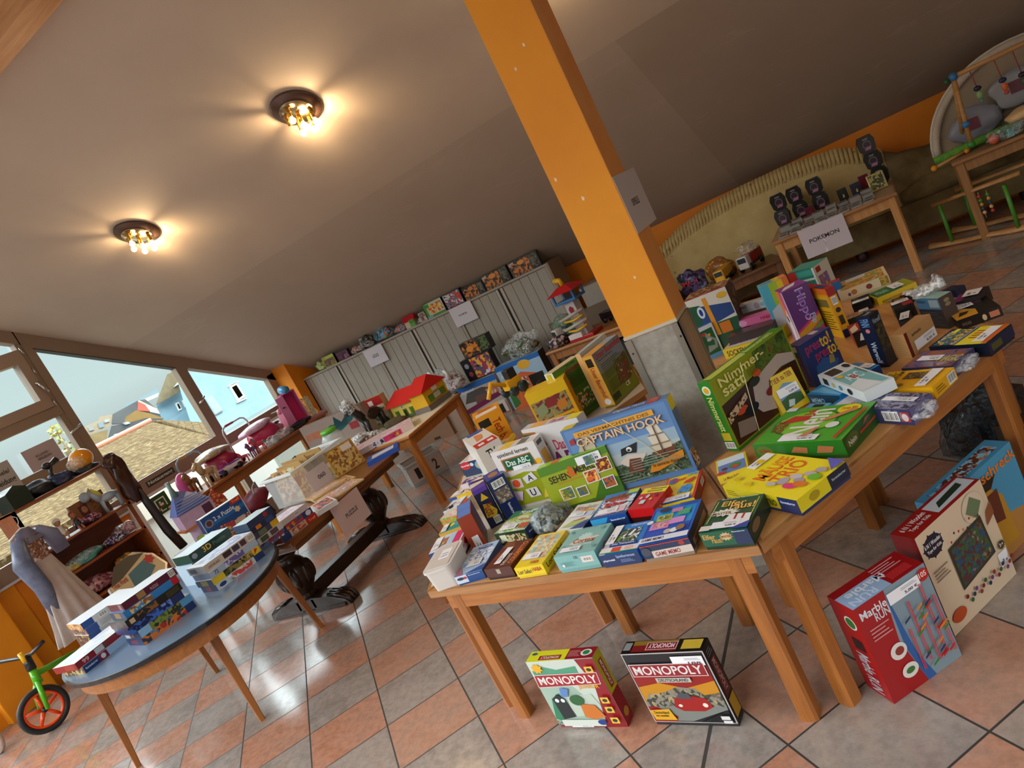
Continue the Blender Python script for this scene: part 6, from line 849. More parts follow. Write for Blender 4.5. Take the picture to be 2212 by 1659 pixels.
stack((-4.06, 1.845), math.radians(78), OZ, [
 ('picture jigsaw box at the bottom of the rear left pile', .30, .24, .036, glare_white, R_('b8b4b0', ('l', .3, .1, .9, .9, 4, '8a8a8c')), R_(pic('8a3a28', '3a3428', 'a86a48', scale=40)), None, (0, .005, 0)),
 ('jigsaw box with a yellow striped end, second of the rear left pile', .30, .24, .036, glare_white, R_('c4c0bc', ('l', .2, .1, .9, .9, 4, '8a8a8c'), ('r', 0, 0, .2, 1, '1c3c78')), R_(pic('c89a28', '3a3040', '8a6a38', scale=40)), None, (0, 0, 0)),
 ('jigsaw box with grey printed text, third of the rear left pile', .30, .24, .036, glare_white, R_('c8c4c0', ('r', 0, 0, .2, 1, '1c4284'), ('l', .24, .1, .9, .9, 4, '8c8c90')), R_(pic('b87a38', '4a3440', 'c8a060', scale=40)), None, (.005, 0, 0)),
 ('pale topped jigsaw box on top of the rear left pile', .30, .24, .036, glare_white, R_('c8c6c2', ('r', 0, 0, .2, 1, '1c4284'), ('b', .3, .1, .44, .8), ('l', .5, .1, .92, .9, 4, '8c8c90')), R_(pic('a85a30', 'd8a868', '6a4038', scale=40)), None, (0, .005, 0))])
cst = at(L2(1240, 1240), OZ)
stack(cst, math.radians(79), OZ, [
 ('red car picture jigsaw box at the bottom of the tall middle pile', .28, .19, .037, '2a3458', R_(pic('b83028', 'd87a30', '3a3c48', '6a7a90', scale=25), ('r', .82, 0, 1, 1, '1c3468')), R_('243458', ('r', .2, .2, .7, .8, '6a3040')), None, (.0, 0, 0)),
 ('jigsaw box with a green forest picture, second of the tall middle pile', .28, .19, .037, glare_white, R_(pic('4a5a28', '7a8a38', '2a2c1c', 'a89a50', scale=40), ('r', 0, 0, .2, 1, '8ab8d8'), ('r', .78, 0, 1, 1, '5a9ac8')), R_('2a3450', ('r', 0, 0, .3, 1, 'b8b4b0'), ('r', .35, .1, .6, .9, '7a4a38')), None, (.005, .0, 0)),
 ('deep blue jigsaw box, third of the tall middle pile', .28, .20, .037, '1c3068', R_(pic('1c3c88', '3a6ac0', '101c48', '6a8ad8', scale=35), ('r', .78, 0, 1, 1, '1c2c5c')), R_(pic('1c2444', '3a3460', '141830', scale=30)), None, (-.02, .0, -.03)),
 ('dark game picture jigsaw box, fourth of the tall middle pile', .29, .20, .037, '1c1c20', R_('1f1c18', ('r', .06, .2, .14, .8, 'c8b088'), ('r', .2, .1, .55, .9, pic('3a3c28', '8a5a30', '1c1c18', '5a5a3c', scale=35)), ('r', .72, .1, .95, .9, '3a3820')), R_(pic('1c1814', '4a2c20', '2a2a1c', scale=30)), None, (-.02, .0, .02)),
 ('sky blue jigsaw box with a red corner, fifth of the tall middle pile', .28, .18, .037, '2a78b8', R_('2a7cc0', ('r', .1, .1, .5, .9, pic('3a8ac8', '8a5a38', 'd8c080', '2a5a88', scale=35)), ('r', .88, 0, 1, 1, 'b82028')), R_('1c3c58', ('r', .3, .1, .7, .9, '8a6a48')), None, (.0, .01, 0)),
 ('maroon sided white topped jigsaw box crowning the tall middle pile', .28, .17, .037, glare_white, R_('541430', ('r', .26, .1, .4, .9, '9a7a48'), ('t', 'PUZZLE', .5, .2, .64, .6, 'c8a8b0'), ('b', .86, .1, .97, .9)), R_('5a1c28', ('r', .7, .1, .9, .9, '8a6a70')), None, (.01, .01, .02))])
dst = at(L2(1870, 775), OZ)
stack(dst, math.radians(80), OZ, [
 ('white jigsaw box with an oval blue badge, lowest of the right pile', .30, .17, .035, glare_white, R_('c8d0d8', ('e', .12, .5, .07, .3, '22407c'), ('r', .25, .1, .75, .9, pic('9ac8d8', 'd84a48', 'e8e4d8', 'c8a868', scale=35)), ('r', .8, 0, 1, 1, '1c3468')), R_('2a3050', ('r', .3, .1, .6, .9, '8a3a48')), None, (0, 0, 0)),
 ('forest picture jigsaw box with yellow ends, second of the right pile', .30, .18, .035, glare_white, R_(pic('4a5a28', '8a7a38', '2a2818', 'b89a50', scale=35), ('r', 0, 0, .24, 1, 'e0c028'), ('r', .84, 0, 1, 1, 'e0c028'), ('p', [(.86, .1), (.9, .9), (.96, .7)], 'c82820')), R_('2a3048', ('r', .3, .1, .7, .9, '8a7a30')), None, (-.005, 0, 0)),
 ('pale blue fairy jigsaw box, third of the right pile', .30, .18, .035, glare_white, R_('a8b8cc', ('t', '72', .08, .2, .16, .8, '3a4c68'), ('r', .3, .1, .7, .9, pic('c8c0d8', '6a5a98', 'd8d8e0', scale=35))), R_('6a7080'), None, (0, 0, .02)),
 ('cream jigsaw box with three framed pictures, topmost of the right pile', .31, .19, .042, glare_white, R_('c8b8a8', ('t', 'CASTORLAND', .06, .3, .28, .6, '3a342c'), ('r', .36, .15, .52, .85, '3a2430'), ('r', .55, .15, .68, .85, '3a3448'), ('r', .71, .15, .82, .85, '4a3040'), ('b', .86, .1, .98, .9)), R_('8a8684', ('r', .1, .2, .5, .8, '4a4450')), [('r', .1, .1, .95, .9, pic('b8c8dc', '98a0c0', 'c8d0e0', '8a88b0', scale=20))], (.0, .01, 0))])
v = at(L2(1480, 640), OZ+.03)
carton('large dark green jigsaw box standing on its edge, lettered in gold', .27, .19, .05, (-3.72, 2.43, OZ+.13), math.radians(82), glare_white, {'front': R_('123024', ('t', '3D', .3, .2, .5, .85, 'd8a830'), ('t', 'Puzzle', .55, .25, .85, .7, '4a6a50'), ('e', .1, .5, .06, .3, '8a8a8c')), 'left': R_('1c3c2c'), 'top': [('r', .0, .0, 1, 1, 'c4d4dc')]}, group=GC, lid=False, name='puzzle_box', cat='jigsaw box')
carton('pale jigsaw box with a yellow mark under the dark green one', .25, .2, .125, (-3.74, 2.42, OZ), math.radians(82), 'b4c4d0', {'front': R_('22382c', ('r', .1, .1, .9, .4, '8ab0c0')), 'top': [('p', [(.1, .3), (.2, .6), (.8, .5), (.7, .3)], 'd8c030')]}, group=GC, lid=False, name='puzzle_box', cat='jigsaw box')
t = MB(); pts = [(x*1.25, y*1.25) for x, y in ((-.13, -.06), (-.1, -.1), (0, -.085), (.1, -.1), (.15, -.04), (.13, .04), (.06, .10), (-.02, .09), (-.07, .02), (-.12, .015))]
t.prism(pts, -.018, .018, plain('c8c4bc', .25, .7)); t.prism([(x*.93, y*.93) for x, y in pts], .018, .0184, 'c8a878'); art(t, (-.155, -.12, .0186), (.33, 0, 0), (0, .24, 0), [('p', [(.05, .55), (.3, .95), (.6, 1), (.85, .85), (.3, .6)], '4a4030'), ('p', [(.35, .25), (.4, .6), (.75, .7), (.85, .4), (.6, .2)], '3f6468'), ('s', .84, .64, .1, .14, 'b02820', 6), ('t', 'T-Rex World', .06, .46, .34, .6, '9a2820'), ('p', [(.1, .05), (.15, .3), (.3, .2)], '6a7038')])
o = t.build('jigsaw_tin', None, (-4.27, 2.32, OZ+.15)); o.rotation_euler = (math.radians(68), 0, math.radians(82)); tag(o, 'silver edged wavy jigsaw tin with a dinosaur picture', 'tin')
stack((-3.37, 2.49), math.radians(84), OZ, [
 ('small patterned jigsaw box, lowest of the pile where the two tables meet', .18, .14, .036, glare_white, R_(pic('c8c8cc', '4a6a98', '8a3048', '2a3048', scale=30)), R_('8a8c94'), None, (0, 0, 0)),
 ('small jigsaw box with framed animals, second where the two tables meet', .18, .14, .036, glare_white, R_('c4c8cc', ('r', .1, .1, .4, .9, '4a5a48'), ('r', .5, .1, .8, .9, '5a4a58')), R_('9aa0a4'), None, (.005, 0, 0)),
 ('small yellow cornered jigsaw box, third where the two tables meet', .18, .14, .036, glare_white, R_('3a4468', ('r', .7, 0, 1, 1, 'd8b028'), ('r', .2, .1, .5, .9, '6a7a60')), R_('44546c'), None, (0, .005, 0)),
 ('small navy jigsaw box with an orange dot, fourth where the two tables meet', .18, .14, .036, glare_white, R_('1c2c50', ('r', .2, .2, .4, .8, 'd87a28'), ('r', .6, .1, .9, .9, '2a4a80')), R_('2a3a50'), None, (0, 0, 0)),
 ('small white topped jigsaw box crowning the pile where the two tables meet', .18, .14, .036, 'c0d4dc', R_('22345c', ('e', .7, .5, .08, .4, '9a3030')), R_('3a485c'), None, (0, 0, 0))], 'small jigsaw boxes between the tables')
for pts in ():
    pass
a_, b_ = Vector((-4.00, 2.62)), Vector((-3.93, 2.92))
SB('blue double jigsaw box standing upright with a red corner label', (-4.22, 2.83), (-4.15, 3.14), .19, .05, 'c8ccd4', {'front': [('r', .02, .02, .98, .98, '154a88'), ('r', .5, .02, .51, .98, '0f3468'), ('r', .02, .55, .98, .7, '1a68a8'), ('t', '2 x Puzzle', .26, .66, .76, .82, 'd8dce4'), ('r', .72, .82, .98, .98, 'b82420'), ('t', 'Trefl', .76, .86, .94, .95, 'e8a060'), ('e', .14, .7, .09, .14, '8a8c98'), ('e', .14, .7, .06, .1, '5a2c38'), ('p', [(.04, .04), (.04, .34), (.3, .42), (.6, .34), (.96, .3), (.96, .04)], pic('3a3428', 'b83828', 'c8a878', '2a5a88', '4a7a38', scale=35)), ('s', .8, .6, .08, .12, 'd0b898', 6), ('p', [(.6, .14), (.62, .3), (.86, .32), (.84, .12)], 'c8b09a')], 'left': R_('1c2c58', ('r', .1, .1, .9, .45, 'b8bcc4')), 'top': [('r', 0, 0, 1, 1, 'dfe6ea')]}, z0=.64, lid=False, name='puzzle_box', cat='jigsaw box', group=GC)
# on the dark trestle table
stack((-3.44, 2.69), math.radians(79), RZ, [
 ('red labelled long jigsaw box at the front edge of the dark table', .27, .15, .04, glare_white, R_('c8b8a8', ('r', 0, 0, .24, 1, '1c3c78'), ('r', .3, .1, .66, .9, pic('d8c8b8', 'b84838', 'c8a890', scale=35)), ('r', .7, 0, 1, 1, 'b02820'), ('t', 'Trefl', .76, .2, .95, .6, 'e8a878')), R_('6a1c1c'), None, (0, 0, 0)),
 ('blue car picture jigsaw box on the red labelled one', .25, .15, .04, glare_white, R_('2a3c78', ('r', .2, .1, .7, .9, pic('d8902c', 'b83828', '3a5098', scale=35)), ('e', .88, .5, .08, .4, 'd8d8e0')), R_('3a3a58'), None, (.01, 0, 0)),
 ('pink lined white jigsaw box with a shiny scribbled lid, on the blue car one', .24, .16, .035, 'dcd8e0', R_('c8c0c8', ('b', .6, .2, .75, .8)), R_('b0a8b0'), [('r', .05, .1, .95, .9, pic('d8c8dc', 'e0dce4', 'c8a8c8', 'd8d8e8', scale=24))], (.0, 0, .03))], 'jigsaw boxes on the dark table')
def board(label, FL, FR, BL, H, faces, col='c8a878', z0=RZ, rz=None, name='wooden_puzzle', cat='puzzle', group='flat puzzles on the dark table'):
    L, W_, loc, r = lie(FL, FR, BL, z0, H); return carton(label, L, W_, H, loc, r if rz is None else rz, col, {'top': faces}, group=group, lid=False, name=name, cat=cat)
fr_ = lambda *p, c='b08858': [('r', .06, .08, .94, .92, c), ('r', .1, .12, .9, .88, pic(*p, scale=45))]
board('cream alphabet frame puzzle near the jigsaw piles', Z3(1075, 1215), Z3(1275, 1165), Z3(1110, 1120), .01, fr_('d8c8a0', 'a8b878', 'c89a58', 'b85a40', c='d8ccb0'))
board('yellow and green picture book lying behind the frame puzzles', Z3(1235, 1110), Z3(1420, 1050), Z3(1290, 1040), .012, fr_('d8b828', 'c87830', '8aa838', c='d0b838'), col='c84a20')
board('wooden frame puzzle with pale animals, second from the paper sign', Z3(1330, 1185), Z3(1600, 1010), Z3(1300, 1130), .01, fr_('d8c0a0', 'c8988a', 'b8a890', 'e0d0b8'), z0=RZ+.012)
board('wooden frame puzzle of vehicles, under the pale animal one', Z3(1345, 1200), Z3(1690, 985), Z3(1310, 1150), .01, fr_('c8a878', 'a86a48', 'd8c8b8', '6a7a98'))
board('wooden frame puzzle with small figures nearest the paper sign', Z3(1480, 1190), Z3(1760, 1000), Z3(1440, 1140), .01, fr_('d8c0a0', '8a98a8', 'c87858', 'e0d8c8'))
board('car jigsaw box with a steering wheel picture at the table edge', Z3(1370, 1280), Z3(1530, 1180), Z3(1320, 1230), .03, [('r', .1, .1, .9, .9, pic('c8c8cc', 'b83838', '3a5078', 'd8b860', scale=40))], col='c8c4c0', name='puzzle_box', cat='jigsaw box')
t = thing('plastic_crate', 'clear plastic crate of frame puzzles with a handwritten number sheet', 'container', (-4.02, 3.64, RZ), math.radians(84), None); cl = plain('dde4e6', .18, alpha=.24)
q = MB()
for x0, y0, x1, y1 in ((-.25, -.17, .25, -.165), (-.25, .165, .25, .17), (-.25, -.165, -.245, .165), (.245, -.165, .25, .165)): q.box(x0, y0, .005, x1, y1, .22, cl)
q.box(-.25, -.17, 0, .25, .17, .005, cl); q.build('tub', t); q = MB()
for x0, y0, x1, y1 in ((-.27, -.19, .27, -.165), (-.27, .165, .27, .19), (-.27, -.165, -.245, .165), (.245, -.165, .27, .165)): q.box(x0, y0, .215, x1, y1, .235, plain('e6ecec', .25, alpha=.75), bev=.004)
q.build('rim', t)
cx = Matrix.Rotation(math.radians(84), 3, 'Z')
for i, (x, c, lab) in enumerate(((-.17, ('c8d0b0', 'a86a48', 'd8b060', '6a5a38'), 'frame puzzle with small figures at the near end of the clear crate'), (-.08, ('c8b090', 'b89a68', 'd8c8a8', '8a7048'), 'wooden frame puzzle second in the clear crate'), (-.02, ('6a8ab8', 'b8c4d8', '3a5a90', 'c84a38'), 'blue picture puzzle in the middle of the clear crate'), (.05, ('d0c090', '8a9a48', 'c8a860', 'a85a38'), 'yellow green frame puzzle in the clear crate'), (.12, ('c8b8a0', '8a6a50', 'd8d0c0', '5a7a8a'), 'brown frame puzzle toward the far end of the clear crate'))):
    p = cx @ Vector((x, 0, 0))+Vector((-4.02, 3.64, 0)); b = MB(); b.box(-.14, -.005, 0, .14, .005, .24+.012*(i % 3), 'b8945c'); art(b, (-.14, -.0052, 0), (.28, 0, 0), (0, 0, .24), [('r', .05, .05, .95, .95, pic(*c, scale=22))])
    tag(b.build('wooden_puzzle', None, (p.x, p.y, RZ+.012), (-.16, 0, math.radians(160 if i else 0)+math.radians(14))), lab, 'puzzle', 'frame puzzles in the clear crate')
sheet('white sheet handwritten with a number, on the clear crate', 'sign', (-3.838, 3.44, .575), (.02, .20, 0), (-.01, 0, .15), [('t', '060', .42, .42, .78, .62, '2a2a2e')], col='cfc6cc')
for (p, h, rz, c, lab) in (((-3.76, 3.78), .21, 66, ('d8a838', 'c8a868', '8a5a28', 'd8c030'), 'yellow wooden frame puzzle leaning outside the clear crate'), ((-3.83, 3.62), .15, 70, ('9a9a58', 'c8c088', '6a6438'), 'green frame puzzle leaning at the clear crate behind the number sheet')):
    b = MB(); b.box(-.12, -.005, 0, .12, .005, h, 'b8883c', bev=.003); art(b, (-.12, -.0052, 0), (.24, 0, 0), (0, 0, h), [('r', .06, .06, .94, .94, pic(*c, scale=26)), ('r', .55, .7, .9, .92, 'e0d8d0')]); tag(b.build('wooden_puzzle', None, (*p, RZ), (-.25, 0, math.radians(rz))), lab, 'puzzle')
board('blue plastic game case with a white label at the far end of the dark table', Z3(1785, 870), Z3(2050, 730), Z3(1890, 770), .03, [('r', .15, .2, .85, .8, 'c8c4cc')], col='1c4ca0', name='game_case', cat='game')
t = thing('plastic_jug', 'clear plastic jar with a bright green lid behind the clear crate', 'container', (-4.10, 4.10, .585)); q = MB(); q.lathe([(.07, 0), (.09, .05), (.09, .2), (.06, .24)], plain('d4dcdc', .2, alpha=.5), 24); q.build('jar', t)
q = MB(); q.lathe([(.066, .24), (.066, .265), (.06, .27)], '58b028', 24); q.build('lid', t)
sheet('white paper sign for jigsaws hanging from the dark table edge', 'sign', (-3.372, 3.05, .345), (0, .29, 0), (0, 0, .207), [('t', 'PUZZLE', .3, .42, .72, .56, '2a2628')], col='d0b8b8')
# ---- dolls and toys on the long table
T7 = .773
def hoop(name, label, y0, y1, x, h, col, grip, cat='doll pram'):
    t = thing(name, label, cat, (x, (y0+y1)/2, T7)); d = (y1-y0)/2
    q = MB(); q.tube([(0, -d, .02), (0, -d, h-.06), (0, -d+.02, h-.02), (0, -d+.06, h), (0, d-.06, h), (0, d-.02, h-.02), (0, d, h-.06), (0, d, .02)], .009, col, 10); q.build('push_handle', t)
    q = MB(); q.tube([(0, -d+.06, h), (0, 0, h)], .0125, grip, 10); q.build('grip', t); return t
A3 = lambda x, y, X: atX(Z3(x, y), X)
t = hoop('doll_stroller', 'doll pram with a blue grey handle and a raspberry seat, nearer the shelf', 4.20, 4.50, -6.12, .33, '7a8ea4', 'b8862c')
q = MB(); q.blob((.1, .22, .10), (.16, .16, .12), 'a82048', 3, .1); q.build('seat', t); q = MB(); q.blob((.12, .16, .22), (.12, .2, .05), pic('d8dce0', 'c8b030', 'b8a8c0', 'e0e4e0', scale=24), 6, .2); q.build('blanket', t)
for y in (-.05, .36): MB().tube([(.2, y, .035), (.22, y, .035)], .035, '26242a', 14).build('wheel', t)
t = hoop('doll_stroller', 'doll pram with a white handle with a red grip and a pink seat', 4.86, 5.20, -6.15, .38, 'b8b0ac', 'a82434')
q = MB(); q.blob((.1, .16, .12), (.17, .17, .13), 'b82858', 7, .1); q.build('seat', t); q = MB(); q.blob((.12, .12, .22), (.13, .2, .05), pic('d8a8c8', 'e0c8dc', 'c88ab0', scale=20), 8, .2); q.build('blanket', t)
def quad(name, label, cat, loc, rz, s, body, mane, group=None, extra=None):
    "toy horse or pony standing on four legs"
    t = thing(name, label, cat, loc, rz, group); q = MB(); q.ball((0, 0, .11*s), (.075*s, .032*s, .034*s), body, 14, 10)
    q.tube([(.055*s, 0, .12*s), (.085*s, 0, .165*s), (.095*s, 0, .195*s)], [.03*s, .022*s, .02*s], body, 10); q.tube([(.09*s, 0, .2*s), (.125*s, 0, .185*s), (.14*s, 0, .172*s)], [.021*s, .018*s, .012*s], body, 10)
    for y in (-.01, .01): q.tube([(.088*s, y*s, .21*s), (.086*s, y*1.3*s, .235*s)], [.007*s, .002*s], body, 6)
    q.build('body', t)
    for x in (-.055, .055):
        for y in (-.018, .018): MB().tube([(x*s, y*s, .1*s), (x*s*1.05, y*s, .05*s), (x*s, y*s, 0)], [.016*s, .009*s, .011*s], body, 8).build('leg', t)
    q = MB(); q.tube([(.10*s, 0, .218*s), (.075*s, 0, .21*s), (.05*s, 0, .165*s), (.035*s, 0, .14*s)], [.008*s, .014*s, .016*s, .006*s], mane, 8); q.build('mane', t)
    q = MB(); q.tube([(-.07*s, 0, .125*s), (-.1*s, 0, .11*s), (-.11*s, 0, .04*s)], [.008*s, .015*s, .006*s], mane, 8); q.build('tail', t); return t
def doll(name, label, loc, rz, s, skin, hair, dress, group=None, sit=False, cat='doll'):
    t = thing(name, label, cat, loc, rz, group); q = MB(); q.ball((0, 0, .2*s), (.035*s, .034*s, .042*s), skin, 14, 10); q.tube([(0, 0, .17*s), (0, 0, .12*s)], [.012*s, .02*s], skin, 8)
    for k in (-1, 1):
        q.tube([(k*.02*s, 0, .145*s), (k*.05*s, -.01*s, .1*s), (k*.055*s, -.03*s, .07*s)], [.011*s, .009*s, .007*s], skin, 8)
        q.tube([(k*.014*s, 0, .08*s), (k*.02*s, -.06*s if sit else -.005*s, .035*s if sit else .04*s), (k*.02*s, -.1*s if sit else 0, .01*s)], [.015*s, .012*s, .009*s], skin, 8)
        q.ball((k*.012*s, -.032*s, .205*s), .004*s, '26201c', 6, 4)
    q.build('body', t); q = MB(); q.ball((0, .008*s, .212*s), (.04*s, .04*s, .04*s), hair, 12, 8); q.tube([(0, .02*s, .22*s), (0, .045*s, .17*s), (0, .04*s, .11*s)], [.03*s, .026*s, .01*s], hair, 8); q.build('hair', t)
    q = MB(); q.lathe([(.055*s, .035*s), (.04*s, .08*s), (.024*s, .12*s), (.024*s, .155*s)], dress, 12); q.build('dress', t); return t
t = thing('pink_ring_toy', 'big pink oval toy case at the left end of the dolls table', 'toy', (-6.0, 4.10, T7), .2); q = MB(); q.ball((0, 0, .11), (.06, .085, .12), plain('d858a0', .2), 18, 12); q.build('case', t); q = MB(); q.ball((.03, 0, .14), (.035, .05, .06), 'e89ac8', 14, 10); q.build('window', t); q = MB(); q.ball((.045, .0, .05), (.02, .05, .035), 'c82838', 12, 8); q.build('latch', t)
quad('toy_horse', 'tan toy horse with raised head and dark collar on the dolls table', 'toy horse', (-5.82, 4.24, T7), -1.3, 1.15, 'c8aa80', 'dcd0b8', 'toy horses on the dolls table')
quad('toy_horse', 'brown and cream toy horse behind the tan one', 'toy horse', (-5.92, 4.12, T7), -1.0, 1.0, '8a6038', '4a3424', 'toy horses on the dolls table')
quad('toy_pony', 'purple haired toy pony before the raspberry pram', 'toy pony', (-5.82, 4.80, T7), -1.2, .7, '8a5a98', '5a3c88', 'small toy ponies')
quad('toy_pony', 'coral pink toy pony with a teal mane', 'toy pony', (-5.84, 4.92, T7), -1.6, .75, 'e05a70', '48b0a0', 'small toy ponies')
quad('toy_pony', 'coral pink toy pony lying nearest the tan horse', 'toy pony', (-5.86, 4.70, T7), -2.4, .5, 'd85a78', 'b84a68', 'small toy ponies')
t = thing('toy_car', 'white and purple open toy doll car on the dolls table', 'toy car', (-5.80, 4.44, T7), math.radians(75)); q = MB(); q.box(-.13, -.05, .03, .13, .05, .075, plain('d4ccd4', .25), bev=.015); q.box(-.0, -.046, .07, .12, .046, .085, '6a2c98', bev=.008); q.box(-.125, -.054, .04, -.07, .054, .07, '6a2c98', bev=.008); q.build('body', t)
for x in (-.08, .09):
    for y in (-.052, .052): MB().tube([(x, y-.008, .028), (x, y+.008, .028)], .028, '221c28', 16).build('wheel', t)
q = MB(); q.tube([(0, -.045, .08), (-.02, -.045, .13), (-.02, .045, .13), (0, .045, .08)], .004, 'c858a8', 6); q.build('windscreen_frame', t); q = MB(); q.box(-.09, -.035, .07, -.04, .035, .11, 'a83888', bev=.01); q.build('seat', t)
for i, (y, c, lab) in enumerate(((5.06, ('d8dce0', 'b0b4b8'), 'clear bag with a white horse in front of the pink pram'), (5.24, ('c8a8a8', 'a87888'), 'clear bag with small pink brown toys at the table edge'))):
    q = MB(); q.blob((0, 0, .035), (.06, .10, .055), film('e0e4e8', .5), 20+i, .3); q.blob((0, 0, .025), (.045, .08, .035), pic(*c, scale=26), 30+i, .3); tag(q.build('toy_bag', None, (-5.80, y, T7+.001)), lab, 'bag', 'clear bags on the dolls table')
t = thing('toy_scooter', 'pink toy motor scooter with a round mirror', 'toy vehicle', (-6.0, 5.42, T7), math.radians(100)); pk = plain('c8788c', .25); q = MB(); q.blob((-.06, 0, .09), (.09, .05, .06), pk, 4, .08, flat=False); q.box(-.04, -.04, .035, .08, .04, .055, pk, bev=.01); q.add([(.07, -.045, .04), (.07, .045, .04), (.10, .035, .22), (.10, -.035, .22), (.09, -.045, .04), (.09, .045, .04), (.12, .035, .22), (.12, -.035, .22)], [(0, 1, 2, 3), (7, 6, 5, 4), (0, 4, 5, 1), (2, 6, 7, 3), (1, 5, 6, 2), (0, 3, 7, 4)], pk); q.build('body', t)
q = MB(); q.tube([(.1, -.1, .25), (.1, .1, .25)], .006, '2a262a', 8); q.build('handlebar', t); q = MB(); q.ball((.11, 0, .23), (.03, .035, .035), pk, 12, 8); q.build('headlamp', t); q = MB(); q.blob((-.05, 0, .155), (.07, .03, .018), '26242a', 2, .05); q.build('seat', t)
for x in (-.09, .12): MB().tube([(x, -.015, .04), (x, .015, .04)], .04, '2a282c', 16).build('wheel', t)
q = MB(); q.blob((0, 0, .02), (.07, .19, .035), '1c1c22', 9, .35); tag(q.build('dark_cloth', None, (-5.83, 5.48, T7+.001)), 'black cloth lying at the far end of the dolls table', 'cloth')
t = thing('toy_wardrobe', 'pink open toy wardrobe with a blue cloth on top at the table end', 'toy furniture', (-6.0, 5.72, T7), math.radians(60)); q = MB(); pk = plain('d06aa4', .35)
q.box(-.08, -.07, .02, -.072, .1, .38, pk); q.box(.072, -.07, .02, .08, .1, .38, pk); q.box(-.08, .09, .02, .08, .1, .38, 'd82c7c'); q.box(-.08, -.07, .37, .08, .1, .38, pk); q.box(-.08, -.07, .0, .08, .1, .03, 'd8b0c4'); q.build('cabinet', t)
q = MB(); q.box(-.17, -.14, .02, -.08, -.13, .37, plain('d880b4', .35)); q.build('door', t); q = MB(); q.tube([(.0, -.08, .41), (.0, .11, .42)], [.04, .045], '4a98c8', 14); q.build('rolled_cloth', t); q = MB(); q.box(.08, -.2, 0, .26, .08, .01, 'b87a98'); q.box(.08, .02, .01, .2, .03, .24, film('c8dcc8', .6)); q.build('side_panel', t)
doll('gnome_figure', 'small red capped toy figure before the pink wardrobe', (-5.80, 5.80, T7), .9, .38, 'd88a48', 'c02c20', 'd8b048', cat='figure')
# purple castle, on a small stool
t = thing('stool', 'low stool hidden behind the jigsaw boxes under the toy castle', 'stool', (-5.15, 3.45, 0)); q = MB(); q.box(-.2, -.2, .50, .2, .2, .53, 'c8c4c0', bev=.005); q.build('seat', t)
for x in (-.16, .16):
    for y in (-.16, .16): leg_mb(x, y, .03, .5).build('leg', t)
t = thing('toy_castle', 'lilac toy castle with a steep blue tower roof behind the jigsaw box', 'toy castle', (-5.15, 3.45, .53), math.radians(70)); li = mottled('a88aa4', 'b898b0', 20, .5)
q = MB(); q.lathe([(.10, 0), (.095, .1), (.12, .14)], li, 14); q.box(-.13, -.1, .14, .14, .1, .27, li); q.box(-.15, -.12, .13, .16, .12, .15, 'a8683c'); q.build('keep', t); q = MB()
q.add([(-.14, -.11, .27), (.14, -.11, .27), (.14, .11, .27), (-.14, .11, .27), (-.05, 0, .45), (.04, 0, .40)], [(0, 1, 5, 4), (1, 2, 5), (2, 3, 4, 5), (3, 0, 4)], '5c6ca4'); q.tube([(-.05, 0, .40), (-.05, 0, .48), (-.05, 0, .53)], [.03, .015, .02], '6a8480', 10)
for i in range(5): q.box(-.13+i*.012, -.116+i*.014, .28+i*.02, .13-i*.01, -.106+i*.014, .287+i*.02, '7484bc')
q.build('roof', t); q = MB(); q.box(.05, -.104, .18, .12, -.1, .25, '4a1c38'); q.build('window', t); q = MB(); q.blob((.2, 0, .2), (.05, .04, .09), pic('c8502c', 'a83020', 'd8a060', scale=40), 7, .4); q.build('side_figure', t); q = MB(); q.prism([(-.1, -.1), (.0, -.13), (.04, -.08)], .03, .06, '7a9838'); q.build('bush', t)
# folded doll prams under the dolls table
for i, (x, y, s) in enumerate(((-5.36, 4.62, 1.15), (-5.42, 4.12, .9), (-5.40, 5.15, 1.0))):
    t = thing('doll_buggy', ('dark red folded doll buggy in the middle below the dolls table', 'dark purple doll buggy seat left below the dolls table', 'red doll buggy at the right below the dolls table')[i], 'doll pram', (x, y, 0), .5*i, 'doll buggies below the table'); c = ('7a1430', '4a1c30', 'a8182c')[i]
    q = MB(); q.blob((0, 0, .36), (.16*s, .2*s, .18*s), mottled(c, '3a0c1c', 8, .7), i+2, .3, flat=False); q.build('seat', t); q = MB(); q.tube([(-.12, -.16, .03), (.1, -.1, .4), (.12, -.02, .62), (.12, .08, .64), (.1, .14, .5), (-.1, .16, .03)], .008, '8a8482', 8); q.build('frame', t)
    q = MB(); q.blob((.06, .02, .50), (.12, .16, .09), mottled('9a1c30', c, 10, .6), i+7, .3, flat=False); q.build('hood', t)
    for yy in (-.16, .16): MB().tube([(-.12, yy, .035), (-.12, yy+.02, .035)], .035, '201c20', 12).build('wheel', t)
# ---- shelf with dress-up clothes
sw = wood('9a5020', '7a3a14', 'y', .4); t = thing('shelf_unit', 'brown wooden shelf unit in front of the left window', 'shelf', (-6.08, 3.14, 0)); Y0, Y1 = -.40, .40
for z, n_ in ((1.385, 'shelf_board'), (1.005, 'shelf_board'), (.76, 'shelf_board'), (.50, 'shelf_board'), (.1, 'shelf_board')): q = MB(); q.box(-.13, Y0, z, .14, Y1, z+.018, sw); q.build(n_, t)
for y in (Y0, Y1-.02): q = MB(); q.box(-.13, y, 0, .14, y+.02, .78 if y > 0 else 1.40, sw); q.box(.11, y, .78, .14, y+.02, 1.385, sw); q.build('side_panel', t)
q = MB(); q.box(-.13, Y0, .1, -.12, Y1, .99, wood('7a3a14', '5a280c', 'y', .5)); q.build('back_panel', t)
def onshelf(lab, y, z, mb, cat, name, x=-6.05, rz=0): return tag(mb.build(name, None, (x, y, z), (0, 0, rz)), lab, cat)
